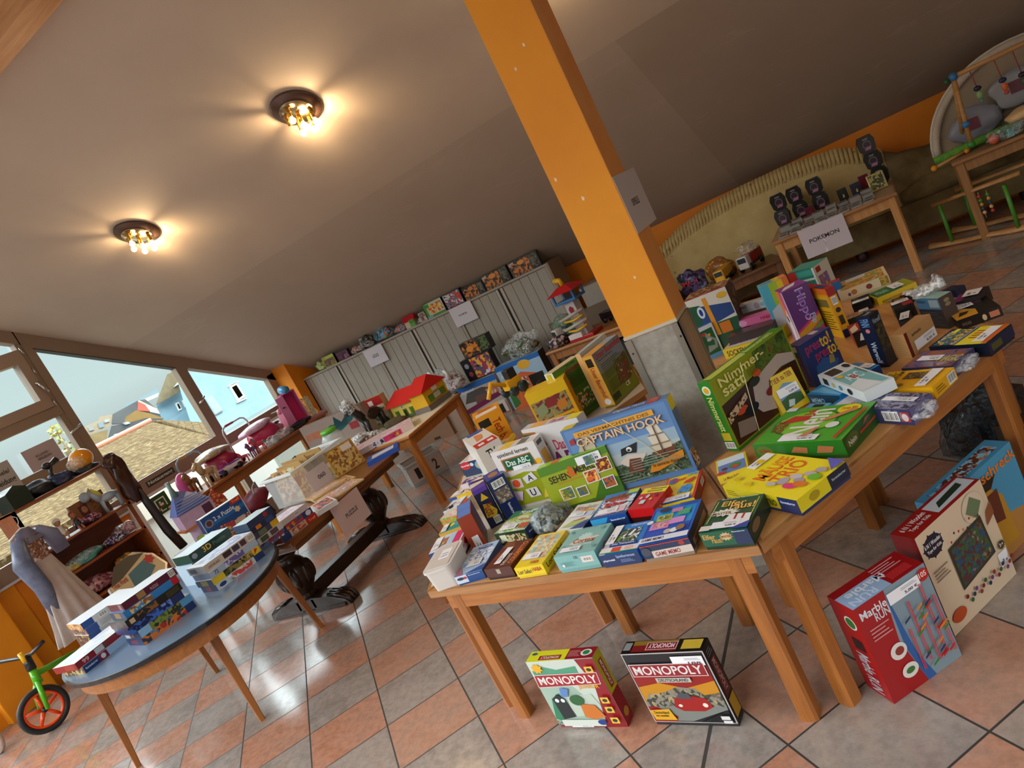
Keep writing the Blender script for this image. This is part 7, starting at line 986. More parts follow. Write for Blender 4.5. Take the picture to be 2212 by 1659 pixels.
q = MB(); q.prism([(-.1, -.08), (.1, -.08), (.1, .08), (-.1, .08)], 0, .13, '182820'); q.add([(-.1, -.08, .13), (.1, -.08, .13), (.1, .08, .13), (-.1, .08, .13), (-.1, 0, .17), (.1, 0, .17)], [(0, 1, 5, 4), (2, 3, 4, 5), (1, 2, 5), (3, 0, 4)], '1f3028'); onshelf('dark green house shaped case on the left shelf top', 2.85, 1.404, q, 'case', 'toy_case')
q = MB(); q.blob((0, 0, .05), (.09, .12, .075), mottled('14161a', '26282c', 14, .4), 4, .3); onshelf('black crumpled bag on the shelf top', 3.04, 1.404, q, 'bag', 'handbag')
t = thing('toy_helmet', 'orange yellow toy firefighter helmet with clear visor on the shelf top', 'helmet', (-6.0, 3.42, 1.46), .3); q = MB(); q.ball((0, 0, .06), (.09, .10, .085), plain('d88a14', .2), 20, 12); q.build('shell', t); q = MB(); q.ball((-.0, -.07, .045), (.08, .06, .06), film('e8e8d8', .5), 14, 10); q.build('visor', t); q = MB(); q.blob((0, 0, -.03), (.08, .1, .03), '20242c', 3, .2); q.build('chin_strap', t)
q = MB(); q.blob((0, 0, .04), (.09, .09, .06), mottled('141c34', '222c4c', 14, .4), 12, .3); q.tube([(0, -.05, .05), (.01, -.06, .12), (0, -.03, .18), (0, .04, .2)], [.015, .014, .02, .03], '16161a', 8); q.ball((0, -.05, .19), (.03, .04, .03), '18181c', 12, 8); onshelf('black and navy toy boots tangled on the shelf top', 3.24, 1.404, q, 'dress-up item', 'toy_boots')
t = quad('toy_pony', 'large grey blue toy pony with a yellow mane on the second shelf', 'toy pony', (-6.03, 3.46, 1.024), -1.9, 1.1, 'a4b0bc', 'd8c838'); 
q = MB(); q.ball((.15, 0, .205), (.042, .045, .045), 'a4b0bc', 14, 10); q.ball((.17, -.035, .215), (.01, .008, .012), '6a1c30', 8, 6); q.build('head', t)
carton('brown boxed game with portrait pictures standing on the second shelf', .30, .03, .20, (-6.12, 3.33, 1.024), math.radians(88), '8a5a38', {'front': [('r', .2, .3, .45, .8, '5a2420'), ('e', .34, .6, .08, .15, 'a87858'), ('r', .55, .4, .9, .9, pic('7a4a28', 'a86a38', '4a2c1c', scale=30))]}, lid=False)
doll('monkey_plush', 'white hooded plush monkey at the left of the second shelf', (-6.0, 2.99, 1.024), 1.2, .72, 'b07a58', 'd8d4c8', 'c8c4b8', sit=True, cat='plush toy')
doll('monkey_plush', 'brown plush monkey in the middle of the second shelf', (-6.0, 3.12, 1.024), 1.3, .68, 'a8623c', '7a4020', '1c1c34', sit=True, cat='plush toy')
q = MB(); q.blob((0, 0, .03), (.05, .09, .04), pic('c84868', '3a2848', 'd8a0b0', '6a3068', scale=40), 4, .4); onshelf('pile of small pink doll clothes on the second shelf', 3.25, 1.024, q, 'doll clothes', 'doll_clothes')
q = MB(); q.blob((0, 0, .035), (.08, .20, .05), film('c8dce0', .5), 8, .3); q.blob((0, .06, .025), (.07, .12, .04), '48a098', 9, .3); q.blob((0, -.12, .02), (.06, .1, .03), 'd8b830', 10, .3); onshelf('clear bags of teal and yellow costumes on the third shelf', 3.0, .779, q, 'bag', 'costume_bag')
q = MB(); q.blob((0, 0, .03), (.06, .10, .04), pic('e0dce8', '1c2c5c', 'c8a8b8', scale=40), 14, .4); q.blob((0, .12, .05), (.06, .08, .06), pic('d8c8cc', '8a6a70', 'c8a8b0', scale=40), 15, .4); onshelf('white and navy baby shoes at the right of the third shelf', 3.33, .779, q, 'baby shoes', 'baby_shoes')
q = MB(); q.blob((0, 0, .06), (.09, .11, .09), pic('9a1c24', 'd8a030', '6a6a48', 'c86a70', scale=25), 5, .3); onshelf('red and yellow stuffed bag on the lower shelf', 3.33, .52, q, 'bag', 'cloth_bag')
q = MB(); q.box(-.06, -.1, 0, .06, .1, .16, 'c87888', bev=.01); q.ball((.062, .02, .1), (.002, .025, .03), '2a1c20', 8, 6); onshelf('pink toy box with a round face at the shelf foot', 3.36, .36, q, 'box', 'toy_box', x=-5.75).location.z = .001
q = MB(); q.blob((0, 0, .05), (.09, .2, .07), pic('8a4a68', 'b07a80', '6a2c3c', 'a8a098', scale=25), 6, .35); onshelf('mixed pink and violet costumes on the lower shelf', 3.02, .52, q, 'doll clothes', 'costume_pile')
# long dark brown leather like costume
t = thing('leather_coat', 'long dark brown leather costume hanging down the right shelf end', 'costume', (-5.86, 3.56, .5), 0); q = MB()
q.blob((0, .0, .72), (.045, .07, .20), mottled('2c140c', '42200f', 12, .3), 6, .32, 16, 20, None, False, 3); q.blob((0, -.03, .88), (.035, .06, .07), mottled('2c140c', '42200f', 12, .3), 9, .4, 14, 10, None, False); q.build('body', t); q = MB(); q.tube([(0, .04, .62), (0, .06, .4), (0, .08, .15), (0, .12, -.05)], [.025, .035, .042, .04], mottled('140d0b', '241814', 12, .4), 12, sq=.6); q.build('skirt', t)
# dress on a hanger
t = thing('princess_dress', 'grey lilac costume dress with a sequinned bodice and pale tulle skirt on a hanger', 'dress', (-5.62, 2.58, 0), 0)
sq_, st, sb = nmat('sequins'); vo = st.nodes.new('ShaderNodeTexVoronoi'); st.links.new(coords(st), vo.inputs['Vector']); vo.inputs['Scale'].default_value = 90; sp_ = st.nodes.new('ShaderNodeSeparateColor'); st.links.new(vo.outputs['Color'], sp_.inputs[0]); st.links.new(ramp(st, sp_.outputs[0], [(0, '7a4a38'), (.6, 'b0806a'), (1, 'f0d8c0')]), sb.inputs['Base Color']); sb.inputs['Metallic'].default_value = .7; sb.inputs['Roughness'].default_value = .25
def cloth_cone(z0, z1, r0, r1, mt, folds=9, amp=.12, sx=.45, yo=0, n=54, seg=10, ph=0):
    q = MB(); vs = []
    for i in range(seg+1):
        f_ = i/seg; r = r0+(r1-r0)*f_; z = z0+(z1-z0)*f_
        for j in range(n): a = 2*PI*j/n; k = 1+amp*f_*math.sin(folds*a+ph+f_*1.5); vs.append((r*k*math.cos(a)*sx, yo*f_+r*k*math.sin(a), z))
    return q.add(vs, [(i*n+j, i*n+(j+1) % n, (i+1)*n+(j+1) % n, (i+1)*n+j)[::-1] for i in range(seg) for j in range(n)], mt, True)
cloth_cone(1.02, .42, .075, .20, mottled('a89890', 'b8aaa2', 9, .8), 11, .16).build('skirt', t); cloth_cone(1.20, 1.02, .085, .075, sq_, 3, .02).build('bodice', t)
q = cloth_cone(1.27, 1.16, .05, .10, mottled('5c5c70', '70708a', 10, .5), 5, .05); q.build('collar', t)
q = MB(); q.tube([(.02, -.07, 1.22), (.03, -.13, 1.05), (.02, -.10, .85), (.0, -.12, .6)], [.045, .07, .06, .04], mottled('4a5066', '6e748a', 10, .35), 12, sq=.6); q.build('cape', t)
q = MB(); q.tube([(0, .07, 1.22), (-.01, .15, 1.14), (-.02, .17, 1.0)], [.05, .06, .05], mottled('66667c', '7a7a90', 10, .5), 12, sq=.5); q.build('sleeve', t)
q = MB(); q.tube([(0, 0, 1.38), (.0, .02, 1.36), (0, .015, 1.33), (0, 0, 1.31), (0, 0, 1.27)], .003, 'b0b0b0', 8); q.tube([(0, -.1, 1.24), (0, 0, 1.28), (0, .1, 1.24)], .008, 'd8d4d0', 8); q.build('hanger', t)
# ---- bicycles
def wheel(parent, c, r, tyre, rim, rot, spokes=5, wdt=.02, name='wheel'):
    w_ = bpy.data.objects.new(name, None); q = MB(); n = 40
    def ring(R0, rr, mt):
        vs = []; 
        for i in range(n):
            a = 2*PI*i/n
            for j in range(8): b = 2*PI*j/8; R_2 = R0+rr*math.cos(b); vs.append((R_2*math.cos(a), wdt*math.sin(b)*rr/.02, R_2*math.sin(a)))
        q.add(vs, [(i*8+j, ((i+1) % n)*8+j, ((i+1) % n)*8+(j+1) % 8, i*8+(j+1) % 8) for i in range(n) for j in range(8)], mt, True)
    mx = rot.to_4x4(); mx.translation = c; q.v = []; ring(r-.018, .02, tyre); q.v = [tuple(mx @ Vector(p)) for p in q.v]; o = q.build('tyre', parent)
    q = MB(); ring(r-.042, .010, rim)
    for k in range(spokes): a = 2*PI*k/spokes+.3; q.tube([(0, 0, 0), ((r-.045)*math.cos(a), 0, (r-.045)*math.sin(a))], [.016, .010], rim, 8)
    q.tube([(0, -.025, 0), (0, .025, 0)], .018, '1c1c1e', 12); q.v = [tuple(mx @ Vector(p)) for p in q.v]; q.build('rim', parent)
bw = at(K(850, 1740), 0); t = thing('balance_bike', 'green kids bike with an orange front wheel and black tyres, at the left photo edge', 'bicycle', (bw.x, bw.y, 0), 0); r_ = Matrix.Rotation(math.radians(78), 3, 'Z')
wheel(t, Vector((0, 0, .155)), .155, plain('161616', .6), plain('e8480c', .35), r_)
gr = plain('52a818', .3); q = MB(); q.tube([(.055, .0, .155), (.06, .02, .26), (.03, .05, .34)], [.014, .017, .018], gr, 10); q.tube([(-.05, .0, .155), (-.05, .03, .27), (-.0, .06, .34)], [.014, .017, .018], gr, 10); q.tube([(.015, .055, .32), (-.0, .075, .42)], [.03, .024], gr, 12); q.build('fork', t)
q = MB(); q.tube([(0, .075, .42), (-.01, .09, .52)], .03, '18181c', 10); q.tube([(-.18, .02, .56), (-.06, .08, .52), (.05, .11, .52), (.15, .16, .56)], [.014, .012, .012, .014], '18181c', 10); q.tube([(.0, .07, .49), (.0, .07, .56)], .018, 'e8b010', 8); q.build('handlebar', t)
q = MB(); q.tube([(-.01, .08, .38), (-.2, .4, .30), (-.3, .62, .24)], [.022, .02, .018], gr, 10); q.build('frame', t); wheel(t, Vector((-.28, .62, .155)), .155, plain('161616', .6), plain('d8b818', .35), r_)
t = thing('kids_bike', 'pink childrens bicycle with a white patterned chain guard, cut by the left photo edge', 'bicycle', (bw.x-.45, bw.y-.18, 0), 0); pk = plain('cc6a8c', .3); r2 = Matrix.Rotation(math.radians(20), 3, 'Z')
q = MB(); q.tube([(.10, .08, .47), (.07, .07, .40), (-.25, -.05, .26)], [.03, .028, .02], pk, 10); q.tube([(.08, .08, .40), (.03, .04, .15)], [.024, .018], pk, 10); q.tube([(.06, .08, .36), (-.22, -.04, .16)], .018, pk, 10); q.build('frame', t)
q = MB(); q.tube([(.11, .09, .48), (.10, .11, .56), (.03, .06, .60)], [.014, .014, .018], '18181c', 10); q.tube([(.11, .1, .55), (.12, .2, .57)], .014, '18181c', 10); q.build('handlebar', t); q = MB(); q.tube([(-.02, -.01, .12), (-.02+.01, -.04, .12)], .13, mottled('d8c8b8', 'c8a8a0', 30, .4), 28); q.tube([(.0, -.045, .12), (.0, -.055, .12)], .06, '1a1a1c', 20); q.build('chain_guard', t); q = MB(); q.tube([(.0, -.05, .12), (.03, -.07, .22)], .007, 'b0b0b0', 8); q.box(-.02, -.12, .20, .07, -.06, .24, '18181c', bev=.01); q.build('pedal', t); wheel(t, Vector((-.5, -.12, .17)), .17, plain('161616', .6), plain('b8b8bc', .3, .8), r2)
v = at(K(1720, 1080), 0); t = thing('training_wheel', 'small black wheel with a yellow hub below the oval table', 'wheel', (v.x, v.y, 0)); q = MB(); q.tube([(-.012, .0, .045), (.012, .01, .045)], .045, '161616', 22); q.build('tyre', t); q = MB(); q.tube([(-.0135, .0, .045), (.0135, .01, .045)], .028, 'd8b014', 18); q.build('hub', t)
carton('navy children puzzle box leaning behind the left bicycles', .2, .03, .16, (-5.75, 2.62, .40), math.radians(80), '2c3458', {'front': [('e', .5, .7, .2, .2, '8a3040'), ('r', .1, .1, .9, .4, '46507a')]}, lid=False, name='puzzle_box', cat='jigsaw box').location.z = .001
# ================================================================ toy house table, cabinets, back tables, sofa corner
def boxY(label, x0, x1, z0, z1, Y, D, col, faces, group=None, name='toy_box', cat='toy box', rz=0, **k):
    return carton(label, x1-x0, D, z1-z0, ((x0+x1)/2, Y+D/2, z0), rz, col, faces, group=group, name=name, cat=cat, lid=False, **k)
HT = .586
# red roofed toy house
t = thing('toy_house', 'yellow toy house with a red roof and green shutters', 'toy house', (-3.735, 4.80, HT), math.radians(-9)); yw = plain('e0c860', .4); yd = plain('dca820', .4); rd = plain('c8221c', .35); gn = plain('5a7a20', .4); gy = plain('6e665e', .6)
q = MB(); q.box(-.21, -.12, 0, .08, .14, .14, yw); q.box(.08, -.145, 0, .25, .14, .175, yd); q.box(-.215, -.125, 0, .082, -.11, .03, gy); q.box(.075, -.15, 0, .255, .145, .045, gy); q.build('walls', t)
q = MB(); q.add([(-.25, -.16, .135), (.09, -.16, .135), (.09, .16, .135), (-.25, .16, .135), (-.19, .0, .235), (.09, .0, .235)], [(0, 1, 5, 4), (2, 3, 4, 5), (3, 0, 4), (1, 2, 5), (3, 2, 1, 0)], rd)
q.add([(.06, -.175, .165), (.27, -.175, .165), (.27, .165, .165), (.06, .165, .165), (.10, .0, .275), (.25, .0, .275)], [(0, 1, 5, 4), (2, 3, 4, 5), (3, 0, 4), (1, 2, 5), (3, 2, 1, 0)], rd); q.build('roof', t)
for x in (-.15, -.05, .03):
    q = MB(); q.box(x-.02, -.128, .01, x+.02, -.119, .085, gn); q.box(x-.012, -.131, .02, x+.012, -.127, .075, '22301a' if x == -.05 else gn); q.build('shutter', t)
q = MB(); q.box(-.09, -.1235, .092, -.04, -.1195, .128, 'd8c890'); art(q, (-.09, -.124, .092), (.05, 0, 0), (0, 0, .036), [('t', '6', .35, .15, .65, .85, '201c18')]); q.build('number_plate', t)
q = MB(); q.box(.251, -.11, .06, .258, .11, .115, gn); q.box(.2585, -.045, .066, .26, .035, .11, 'b8b8b8'); q.box(.251, -.03, .13, .257, .03, .165, 'e0e0dc'); q.build('window', t)
q = MB(); q.blob((0, 0, .03), (.12, .08, .045), mottled('5c5034', '3e3824', 30, .9), 5, .15); tag(q.build('straw_mat', None, (-3.86, 4.56, HT)), 'brown fibre mat in front of the yellow toy house', 'mat')
t = quad('toy_horse', 'black and white toy horse with silver bag on its head, left of the toy house', 'toy horse', (-4.08, 4.60, HT), -1.9, 1.5, '241c1a', 'c8c0b8'); q = MB(); q.blob((.16, 0, .32), (.05, .045, .07), film('d8dce0', .7), 4, .4, flat=False); q.build('film_wrap', t)
carton('flat pink and white toy box with a blue picture side at the table corner', .50, .26, .042, (-3.68, 4.22, HT), math.radians(38), 'd8c8cc', {'front': [('r', 0, 0, .25, 1, 'c0b8c4'), ('r', .3, 0, .5, 1, pic('2a4a98', 'd8d8e8', '3a2c48', scale=40)), ('r', .5, 0, .8, 1, 'd83878'), ('r', .6, .1, .78, .9, pic('d8a028', 'c03050', '5a2848', scale=40)), ('r', .8, 0, 1, 1, 'd8c0b8')], 'top': [('r', .03, .05, .97, .95, pic('e0b8c0', 'd8d0d4', 'd89aa8', 'e8e0e0', scale=20))]}, lid=False, name='toy_box', cat='toy box').location.x = -3.74
q = MB(); q.blob((0, 0, .035), (.14, .1, .05), film('dce0e4', .6), 7, .4); q.blob((0, 0, .025), (.11, .08, .035), pic('8a5a48', '3a3430', 'b8a8a0', scale=30), 8, .4); tag(q.build('toy_bag', None, (-4.10, 4.36, HT+.001)), 'clear bag of small brown animals on the toy house table', 'bag')
boxY('large grey toy car carton with a dark green dinosaur picture', -4.82, -4.06, HT, .885, 4.52, .07, '8a7a72', {'front': [('p', [(.28, .2), (.3, .55), (.45, .75), (.62, .7), (.9, .9), (.8, .66), (.6, .5), (.4, .45), (.36, .2)], '1c4c50'), ('p', [(.5, .6), (.56, .95), (.64, .72), (.8, .95), (.7, .6)], '12383c'), ('t', 'HOT WHEELS', .03, .52, .28, .74, 'c86020'), ('r', .2, .1, .3, .34, '9a2020'), ('r', .72, .4, .85, .6, '8a2c30')]})
boxY('red topped toy carton with small cartoon cars', -4.26, -4.00, HT, .86, 4.72, .07, 'b8a878', {'front': [('r', 0, .72, 1, 1, 'a82020'), ('r', .05, .78, .3, .92, 'd8c8b8'), ('r', .4, .76, .6, .92, 'd8d4cc'), ('r', .05, .1, .95, .68, pic('d8b838', 'c8c8bc', '6a7a60', '3a3a30', scale=22))]}); 
# signs on the cabinets
def csign(tl, w, label, txt, lift=0):
    p = atY(tl, 6.384); sheet(label, 'sign', (p.x, 6.383, p.z-.205), (w, 0, 0), (0, 0, .205), [('t', *txt, '2c2c34')], col='cfcbd4')
csign((782.8, 760), .285, 'white paper sign with four bold letters, on the left cabinet', ('LEGO', .34, .42, .66, .6)); csign((968.4, 670), .285, 'white paper sign with small print, on the right cabinet', ('PLAYMOBIL', .3, .46, .68, .56))
# things on top of the cabinets
CG = 'toys on top of the cabinets'; CZ = CT+.001
def capbox(lab, x0, x1, h, c, el, Y=6.402): h = min(h, .155); boxY(lab, x0, x1, CZ, CZ+h, Y, .035, c, {'front': el, 'right': [('r', 0, 0, 1, 1, '15120f')]}, CG)
dk4 = ('2a1c14', 'c87828', '5a4030', '141210', 'a89068')
capbox('dark game set box with an orange glow at the right cabinet end', -3.20, -2.86, .185, '1a1512', [('r', .02, .02, .7, .98, pic(*dk4, scale=24)), ('e', .42, .75, .12, .14, 'e09838'), ('p', [(.02, .7), (.2, .85), (.2, .97), (.02, .9)], 'b0a090'), ('r', .72, .1, .96, .95, pic('3a4028', '6a6050', '1c1c16', scale=30))])
capbox('dark game set box with a brown flame picture, second from the right end', -3.53, -3.22, .185, '1a1512', [('r', .02, .02, .66, .98, pic(*dk4, scale=24)), ('e', .4, .75, .14, .16, 'd88a30'), ('p', [(.02, .7), (.2, .85), (.2, .97), (.02, .9)], 'b0a090'), ('r', .7, .1, .96, .95, pic('3a4830', '6a6050', '1c1c16', scale=30))])
capbox('smaller dark game set box, third from the right cabinet end', -3.80, -3.54, .13, '1a1512', [('r', .02, .02, .7, .98, pic(*dk4, scale=28)), ('e', .4, .75, .12, .16, 'c87828'), ('r', .74, .1, .96, .9, pic('3a4830', '6a6050', '1c1c16', scale=30))])
capbox('black blue and red comic building set box', -4.05, -3.82, .165, '14161c', [('r', .04, .04, .96, .96, pic('1c2438', '5a7a98', 'b82828', 'c8ccd0', '2a3420', scale=30)), ('p', [(.7, .5), (.75, .95), (.95, .7), (.9, .3)], 'c83c28')])
capbox('green and white animal building set box', -4.32, -4.07, .155, '4a8a30', [('r', .14, .14, 1, 1, 'b8c0b4'), ('r', .2, .2, .95, .85, pic('b8c0b4', 'd8b030', 'c84830', 'c8d0c8', '5a9a38', scale=26)), ('r', 0, .7, .3, .95, '3a8a28'), ('r', 0, 0, .3, .12, '78a8c0')])
capbox('small pale boxed toy left of the green animal set', -4.42, -4.33, .10, 'a8988c', [('r', .1, .1, .9, .9, pic('a89890', '6a4840', 'c8c0b8', scale=40))])
def cbag(lab, x, r, h, pal, seed, f='d8dce0', al=.45): q = MB(); q.blob((0, 0, h*.55), (r, .045, h*.8), film(f, al), seed, .3); q.blob((0, 0, h*.5), (r*.85, .04, h*.7), pic(*pal, scale=26), seed+1, .3); tag(q.build('toy_bag', None, (x, 6.452, CZ)), lab, 'bag', CG)
cbag('clear bag of black and white bricks right of the green toy house', -4.42, .07, .045, ('2a2a2a', 'c8c8c8', '5a5a58'), 3)
cbag('clear bag with a yellow lion toy left of the green toy house', -4.74, .09, .06, ('d8982c', '3a5a78', 'b83838', 'c8c0b0'), 5)
cbag('big clear bag with blue bricks and toy wheels', -5.00, .12, .11, ('2a6a98', '48a0c8', '1c2c38', 'b84030', '58a038'), 7, 'a8d0e0', .35)
cbag('grey silver film bag right of the violet boxes', -5.26, .10, .10, ('4a4444', '1c1c1c', '8a8a88'), 9, 'c8c8cc', .6)
cbag('clear bag with red toys right of the violet boxes', -5.42, .09, .06, ('a83838', 'c8a8a0', '5a3430'), 11)
cbag('light green film bag at the left cabinet end', -6.02, .07, .08, ('a8b858', 'c8d090', '6a7840'), 13, 'c8dc98', .6)
capbox('violet building set box left of the red toy bag', -5.70, -5.52, .10, '5a2448', [('r', .1, .1, .9, .8, pic('6a2c58', '2c1c28', 'a86a88', scale=34))])
capbox('yellow green bagged set box near the left cabinet end', -5.93, -5.74, .125, 'a8a838', [('r', .05, .05, .95, .7, pic('8a5a38', '4a4a30', 'a8783c', scale=34)), ('r', .3, .75, 1, 1, 'b8c048')])
t = thing('toy_house', 'small toy house with a green door and a red roof on the cabinets', 'toy house', (-4.58, 6.45, CZ), .2, CG); q = MB(); q.box(-.06, -.04, 0, .06, .04, .075, 'c8b8a8'); q.build('walls', t); q = MB(); q.add([(-.075, -.05, .07), (.075, -.05, .07), (.075, .05, .07), (-.075, .05, .07), (-.075, 0, .13), (.075, 0, .13)], [(0, 1, 5, 4), (2, 3, 4, 5), (1, 2, 5), (3, 0, 4)], 'b8202c'); q.build('roof', t); q = MB(); q.box(.0, -.046, .005, .055, -.038, .08, '48a828'); q.box(.015, -.048, .045, .025, -.045, .055, '182010'); q.box(.032, -.048, .045, .042, -.045, .055, '182010'); q.build('door', t)
# floor: cartons in front of the cabinets
BG = 'toy cartons on the floor before the cabinets'
boxY('blue rimmed castle picture carton with a violet stripe', -4.14, -3.66, .001, .43, 5.98, .14, 'b0a8a4', {'front': [('r', 0, .86, 1, 1, '1c64b0'), ('t', 'playmobil', .04, .78, .4, .87, 'd0dcec'), ('p', [(.04, .56), (.2, .8), (.6, .82), (.9, .7), (.86, .5)], '4a4848'), ('p', [(.3, .48), (.35, .66), (.62, .66), (.66, .48)], '6a4a40'), ('r', .66, .56, .94, .74, pic('d89a70', 'b86a48', 'c8c0c0', scale=25)), ('p', [(0, .3), (.0, .42), (.9, .58), (.96, .48)], '6a1848'), ('r', .02, .02, .98, .32, 'a8644c'), ('r', .12, .12, .24, .28, '3a3a48'), ('r', .14, .14, .22, .26, 'a8bcd0'), ('r', .34, .14, .46, .3, '3a3a48'), ('r', .36, .16, .44, .28, 'a8bcd0'), ('r', .6, .06, .96, .36, 'd0ccc4'), ('r', .68, .06, .88, .28, '1c2018')]}, BG)
boxY('blue carton picturing an orange toy playground', -3.64, -3.12, .001, .47, 6.0, .14, '9ab8d0', {'front': [('r', 0, .9, 1, 1, '1c64b0'), ('t', 'playmobil', .06, .72, .4, .82, 'd8e4ec'), ('e', .62, .86, .14, .1, 'd8a830'), ('p', [(.2, .1), (.1, .6), (.5, .74), (.8, .6), (.9, .3), (.6, .2)], 'c8623c'), ('r', .34, .4, .56, .62, pic('4a6a40', 'c8c0b0', 'a83030', scale=30)), ('p', [(.04, .04), (.06, .5), (.16, .5), (.2, .06)], '3a7a38'), ('r', .6, .3, .92, .6, '16140f'), ('p', [(.0, .0), (.2, .1), (.3, .4), (.34, .0)], 'd8703c')], 'right': [('r', 0, 0, 1, 1, '3a2018')]}, BG)
boxY('black carton with a white splash picture on the castle carton', -3.98, -3.62, .432, .66, 6.03, .09, '14141a', {'front': [('r', .3, .05, .97, .97, pic('14141c', '5a4a6a', 'd8a030', 'a82c48', 'c8d0d8', scale=22)), ('e', .14, .7, .07, .12, '8a8a94'), ('e', .16, .3, .07, .12, '9a4a58')]}, BG)
boxY('dark game set carton lying on the black splash one', -3.92, -3.58, .662, .82, 6.06, .09, '1a1512', {'front': [('r', .02, .02, .6, .98, pic(*dk4, scale=22)), ('e', .3, .5, .12, .2, 'd88a30'), ('r', .62, .1, .97, .95, pic('2a3820', '5a6a40', '141810', scale=24))]}, BG)
for i, (x, y, z, r, h, pal, lab) in enumerate(((-3.30, 6.10, .475, .2, .16, ('2a3820', '3a4c28', '6a5a38', '1c2018'), 'clear bag of green figures on the orange playground carton'), (-4.05, 5.9, .44, .12, .14, ('a8a8a4', '8a3838', 'c8c0bc'), 'clear bag with a white ring behind the toy house'), (-4.30, 6.0, .35, .16, .26, ('9a9a98', '6a6460', 'b8b0a8'), 'tall clear bag with a white knot behind the toy house'))):
    q = MB(); q.blob((0, 0, h*.5), (r, .07, h*.8), film('d4d8d8', .5), 40+i, .3); q.blob((0, 0, h*.45), (r*.85, .06, h*.55), pic(*pal, scale=18), 50+i, .3)
    if i: q.tube([(0, -.07, h), (.01, -.08, h+.06), (-.01, -.08, h+.1)], [.03, .015, .02], 'e0dcdc', 8)
    if i == 2: q.box(-.14, -.05, -.35, .14, .05, .05, 'a08a7a')
    if i == 1: q.box(-.04, .02, -.008, .05, .05, .02, 'a08a7a')
    tag(q.build('toy_bag', None, (x, y, z)), lab, 'bag')
a_ = at(J(650, 590), 0); carton('large plain brown cardboard box on the floor under the toy house table', .68, .34, .26, (-4.72, 6.02, .001), .05, '8c6c54', {'front': [('r', .62, .05, .74, .16, '3a2a1c')], 'right': [('r', .2, .0, .8, 1, '7a5c46')]}, lid=False, name='cardboard_box', cat='box').location.y = 5.90+.17
t = thing('plastic_crate', 'clear plastic crate with wooden bricks and the numbers one and two', 'container', (-4.03, 4.82, .001), math.radians(48)); cl2 = plain('d8dcdc', .2, alpha=.5); q = MB()
for x0, y0, x1, y1 in ((-.17, -.12, .17, -.115), (-.17, .115, .17, .12), (-.17, -.115, -.165, .115), (.165, -.115, .17, .115)): q.box(x0, y0, 0, x1, y1, .20, cl2)
q.box(-.17, -.12, 0, .17, .12, .004, cl2); q.build('tub', t); q = MB(); q.box(-.185, -.135, .195, .185, -.115, .21, 'd8dcd8'); q.box(-.185, .115, .195, .185, .135, .21, 'd8dcd8'); q.box(-.185, -.115, .195, -.165, .115, .21, 'd8dcd8'); q.box(.165, -.115, .195, .185, .115, .21, 'd8dcd8'); q.build('rim', t)
for nm, x in (('1', -.085), ('2', .085)): q = MB(); q.box(x-.075, -.1245, .03, x+.075, -.1205, .17, 'd0b8a8'); art(q, (x-.075, -.125, .03), (.15, 0, 0), (0, 0, .14), [('t', nm, .36, .15, .64, .85, '201c1c')]); q.build('number_sheet', t)
for i in range(10): q = MB(); q.box(-.15+.03*i, -.10, .02, -.125+.03*i, .10, .17, wood('c8985c', 'a87840', 'z')); tag(q.build('wooden_plank', None, (-4.03, 4.82, .001), (0, 0, math.radians(48))), 'thin wooden toy plank standing in the numbered clear crate', 'toy brick', 'planks in the numbered crate')
# toy vehicles on the back table
rect_table('children_table', 'wooden table with toy trucks before the cabinets', -2.28, 5.74, 1.05, .5, .50, math.radians(-8), lm=wood('a06a34', '84522a', 'z', .4), mt=wood('a8702e', '905a28', 'x', .4))
TT = .501
def truck(label, loc, rz, s, cab, body, group=None):
    t = thing('toy_truck', label, 'toy vehicle', loc, rz, group); q = MB(); q.box(.07*s, -.045*s, .03*s, .14*s, .045*s, .13*s, cab, bev=.01*s); q.box(-.14*s, -.045*s, .035*s, .07*s, .045*s, .05*s, '2a2a2c'); q.build('cab', t)
    q = MB(); q.box(-.14*s, -.048*s, .05*s, .06*s, .048*s, .125*s, body, bev=.008*s); q.build('load_bed', t); q = MB(); q.box(.1405*s, -.035*s, .08*s, .143*s, .035*s, .12*s, '1c2830'); q.build('windscreen', t)
    for x in (-.09, .1):
        for y in (-.045, .045): MB().tube([(x*s, (y-.008)*s, .03*s), (x*s, (y+.008)*s, .03*s)], .03*s, '1a1a1c', 14).build('wheel', t)
    return t
truck('red and black toy truck in front of the shutter wall', (-2.22, 5.84, TT), -.4, .8, '6a1420', '2a1418', 'toy trucks on the back table'); truck('white roofed toy truck at the table end', (-2.78, 5.66, TT), -.9, .6, 'c8ccd0', '3a3c40', 'toy trucks on the back table'); truck('red fire engine at the right end of the back table', (-1.86, 5.80, TT), -2.2, .6, 'a8141c', 'b8b0a8', 'toy trucks on the back table')
truck('green wrapped toy tank lorry with a white front', (-2.62, 5.78, TT), -2.3, 1.1, 'c8c4bc', '2a4430', 'toy trucks on the back table')
q = MB(); q.blob((0, 0, .09), (.17, .11, .14), film('78a088', .5), 21, .3); tag(q.build('plastic_bag', None, (-2.60, 5.80, TT)), 'greenish clear bag over the toy tank lorry', 'bag')
q = MB(); q.blob((0, 0, .04), (.09, .08, .06), pic('7a1828', '2a1c1c', 'b0a0a0', '4a1420', scale=26), 22, .3); tag(q.build('toy_bag', None, (-2.68, 5.62, TT)), 'dark red toy parts in front of the tank lorry', 'bag')
t = thing('toy_tower', 'toy rescue tower with a red roof, blue deck and grey ramps', 'toy tower', (atY((1278, 742), 5.6).x, 5.60, TT), -.2, None); w_ = plain('b8b0ac', .35)
q = MB(); q.box(-.05, -.05, 0, .05, .05, .34, w_, bev=.006); q.box(-.13, -.09, 0, .12, .09, .03, 'a8181c', bev=.006); q.box(-.12, -.10, .025, .02, -.02, .07, 'c8c0bc', bev=.006); q.build('column', t)
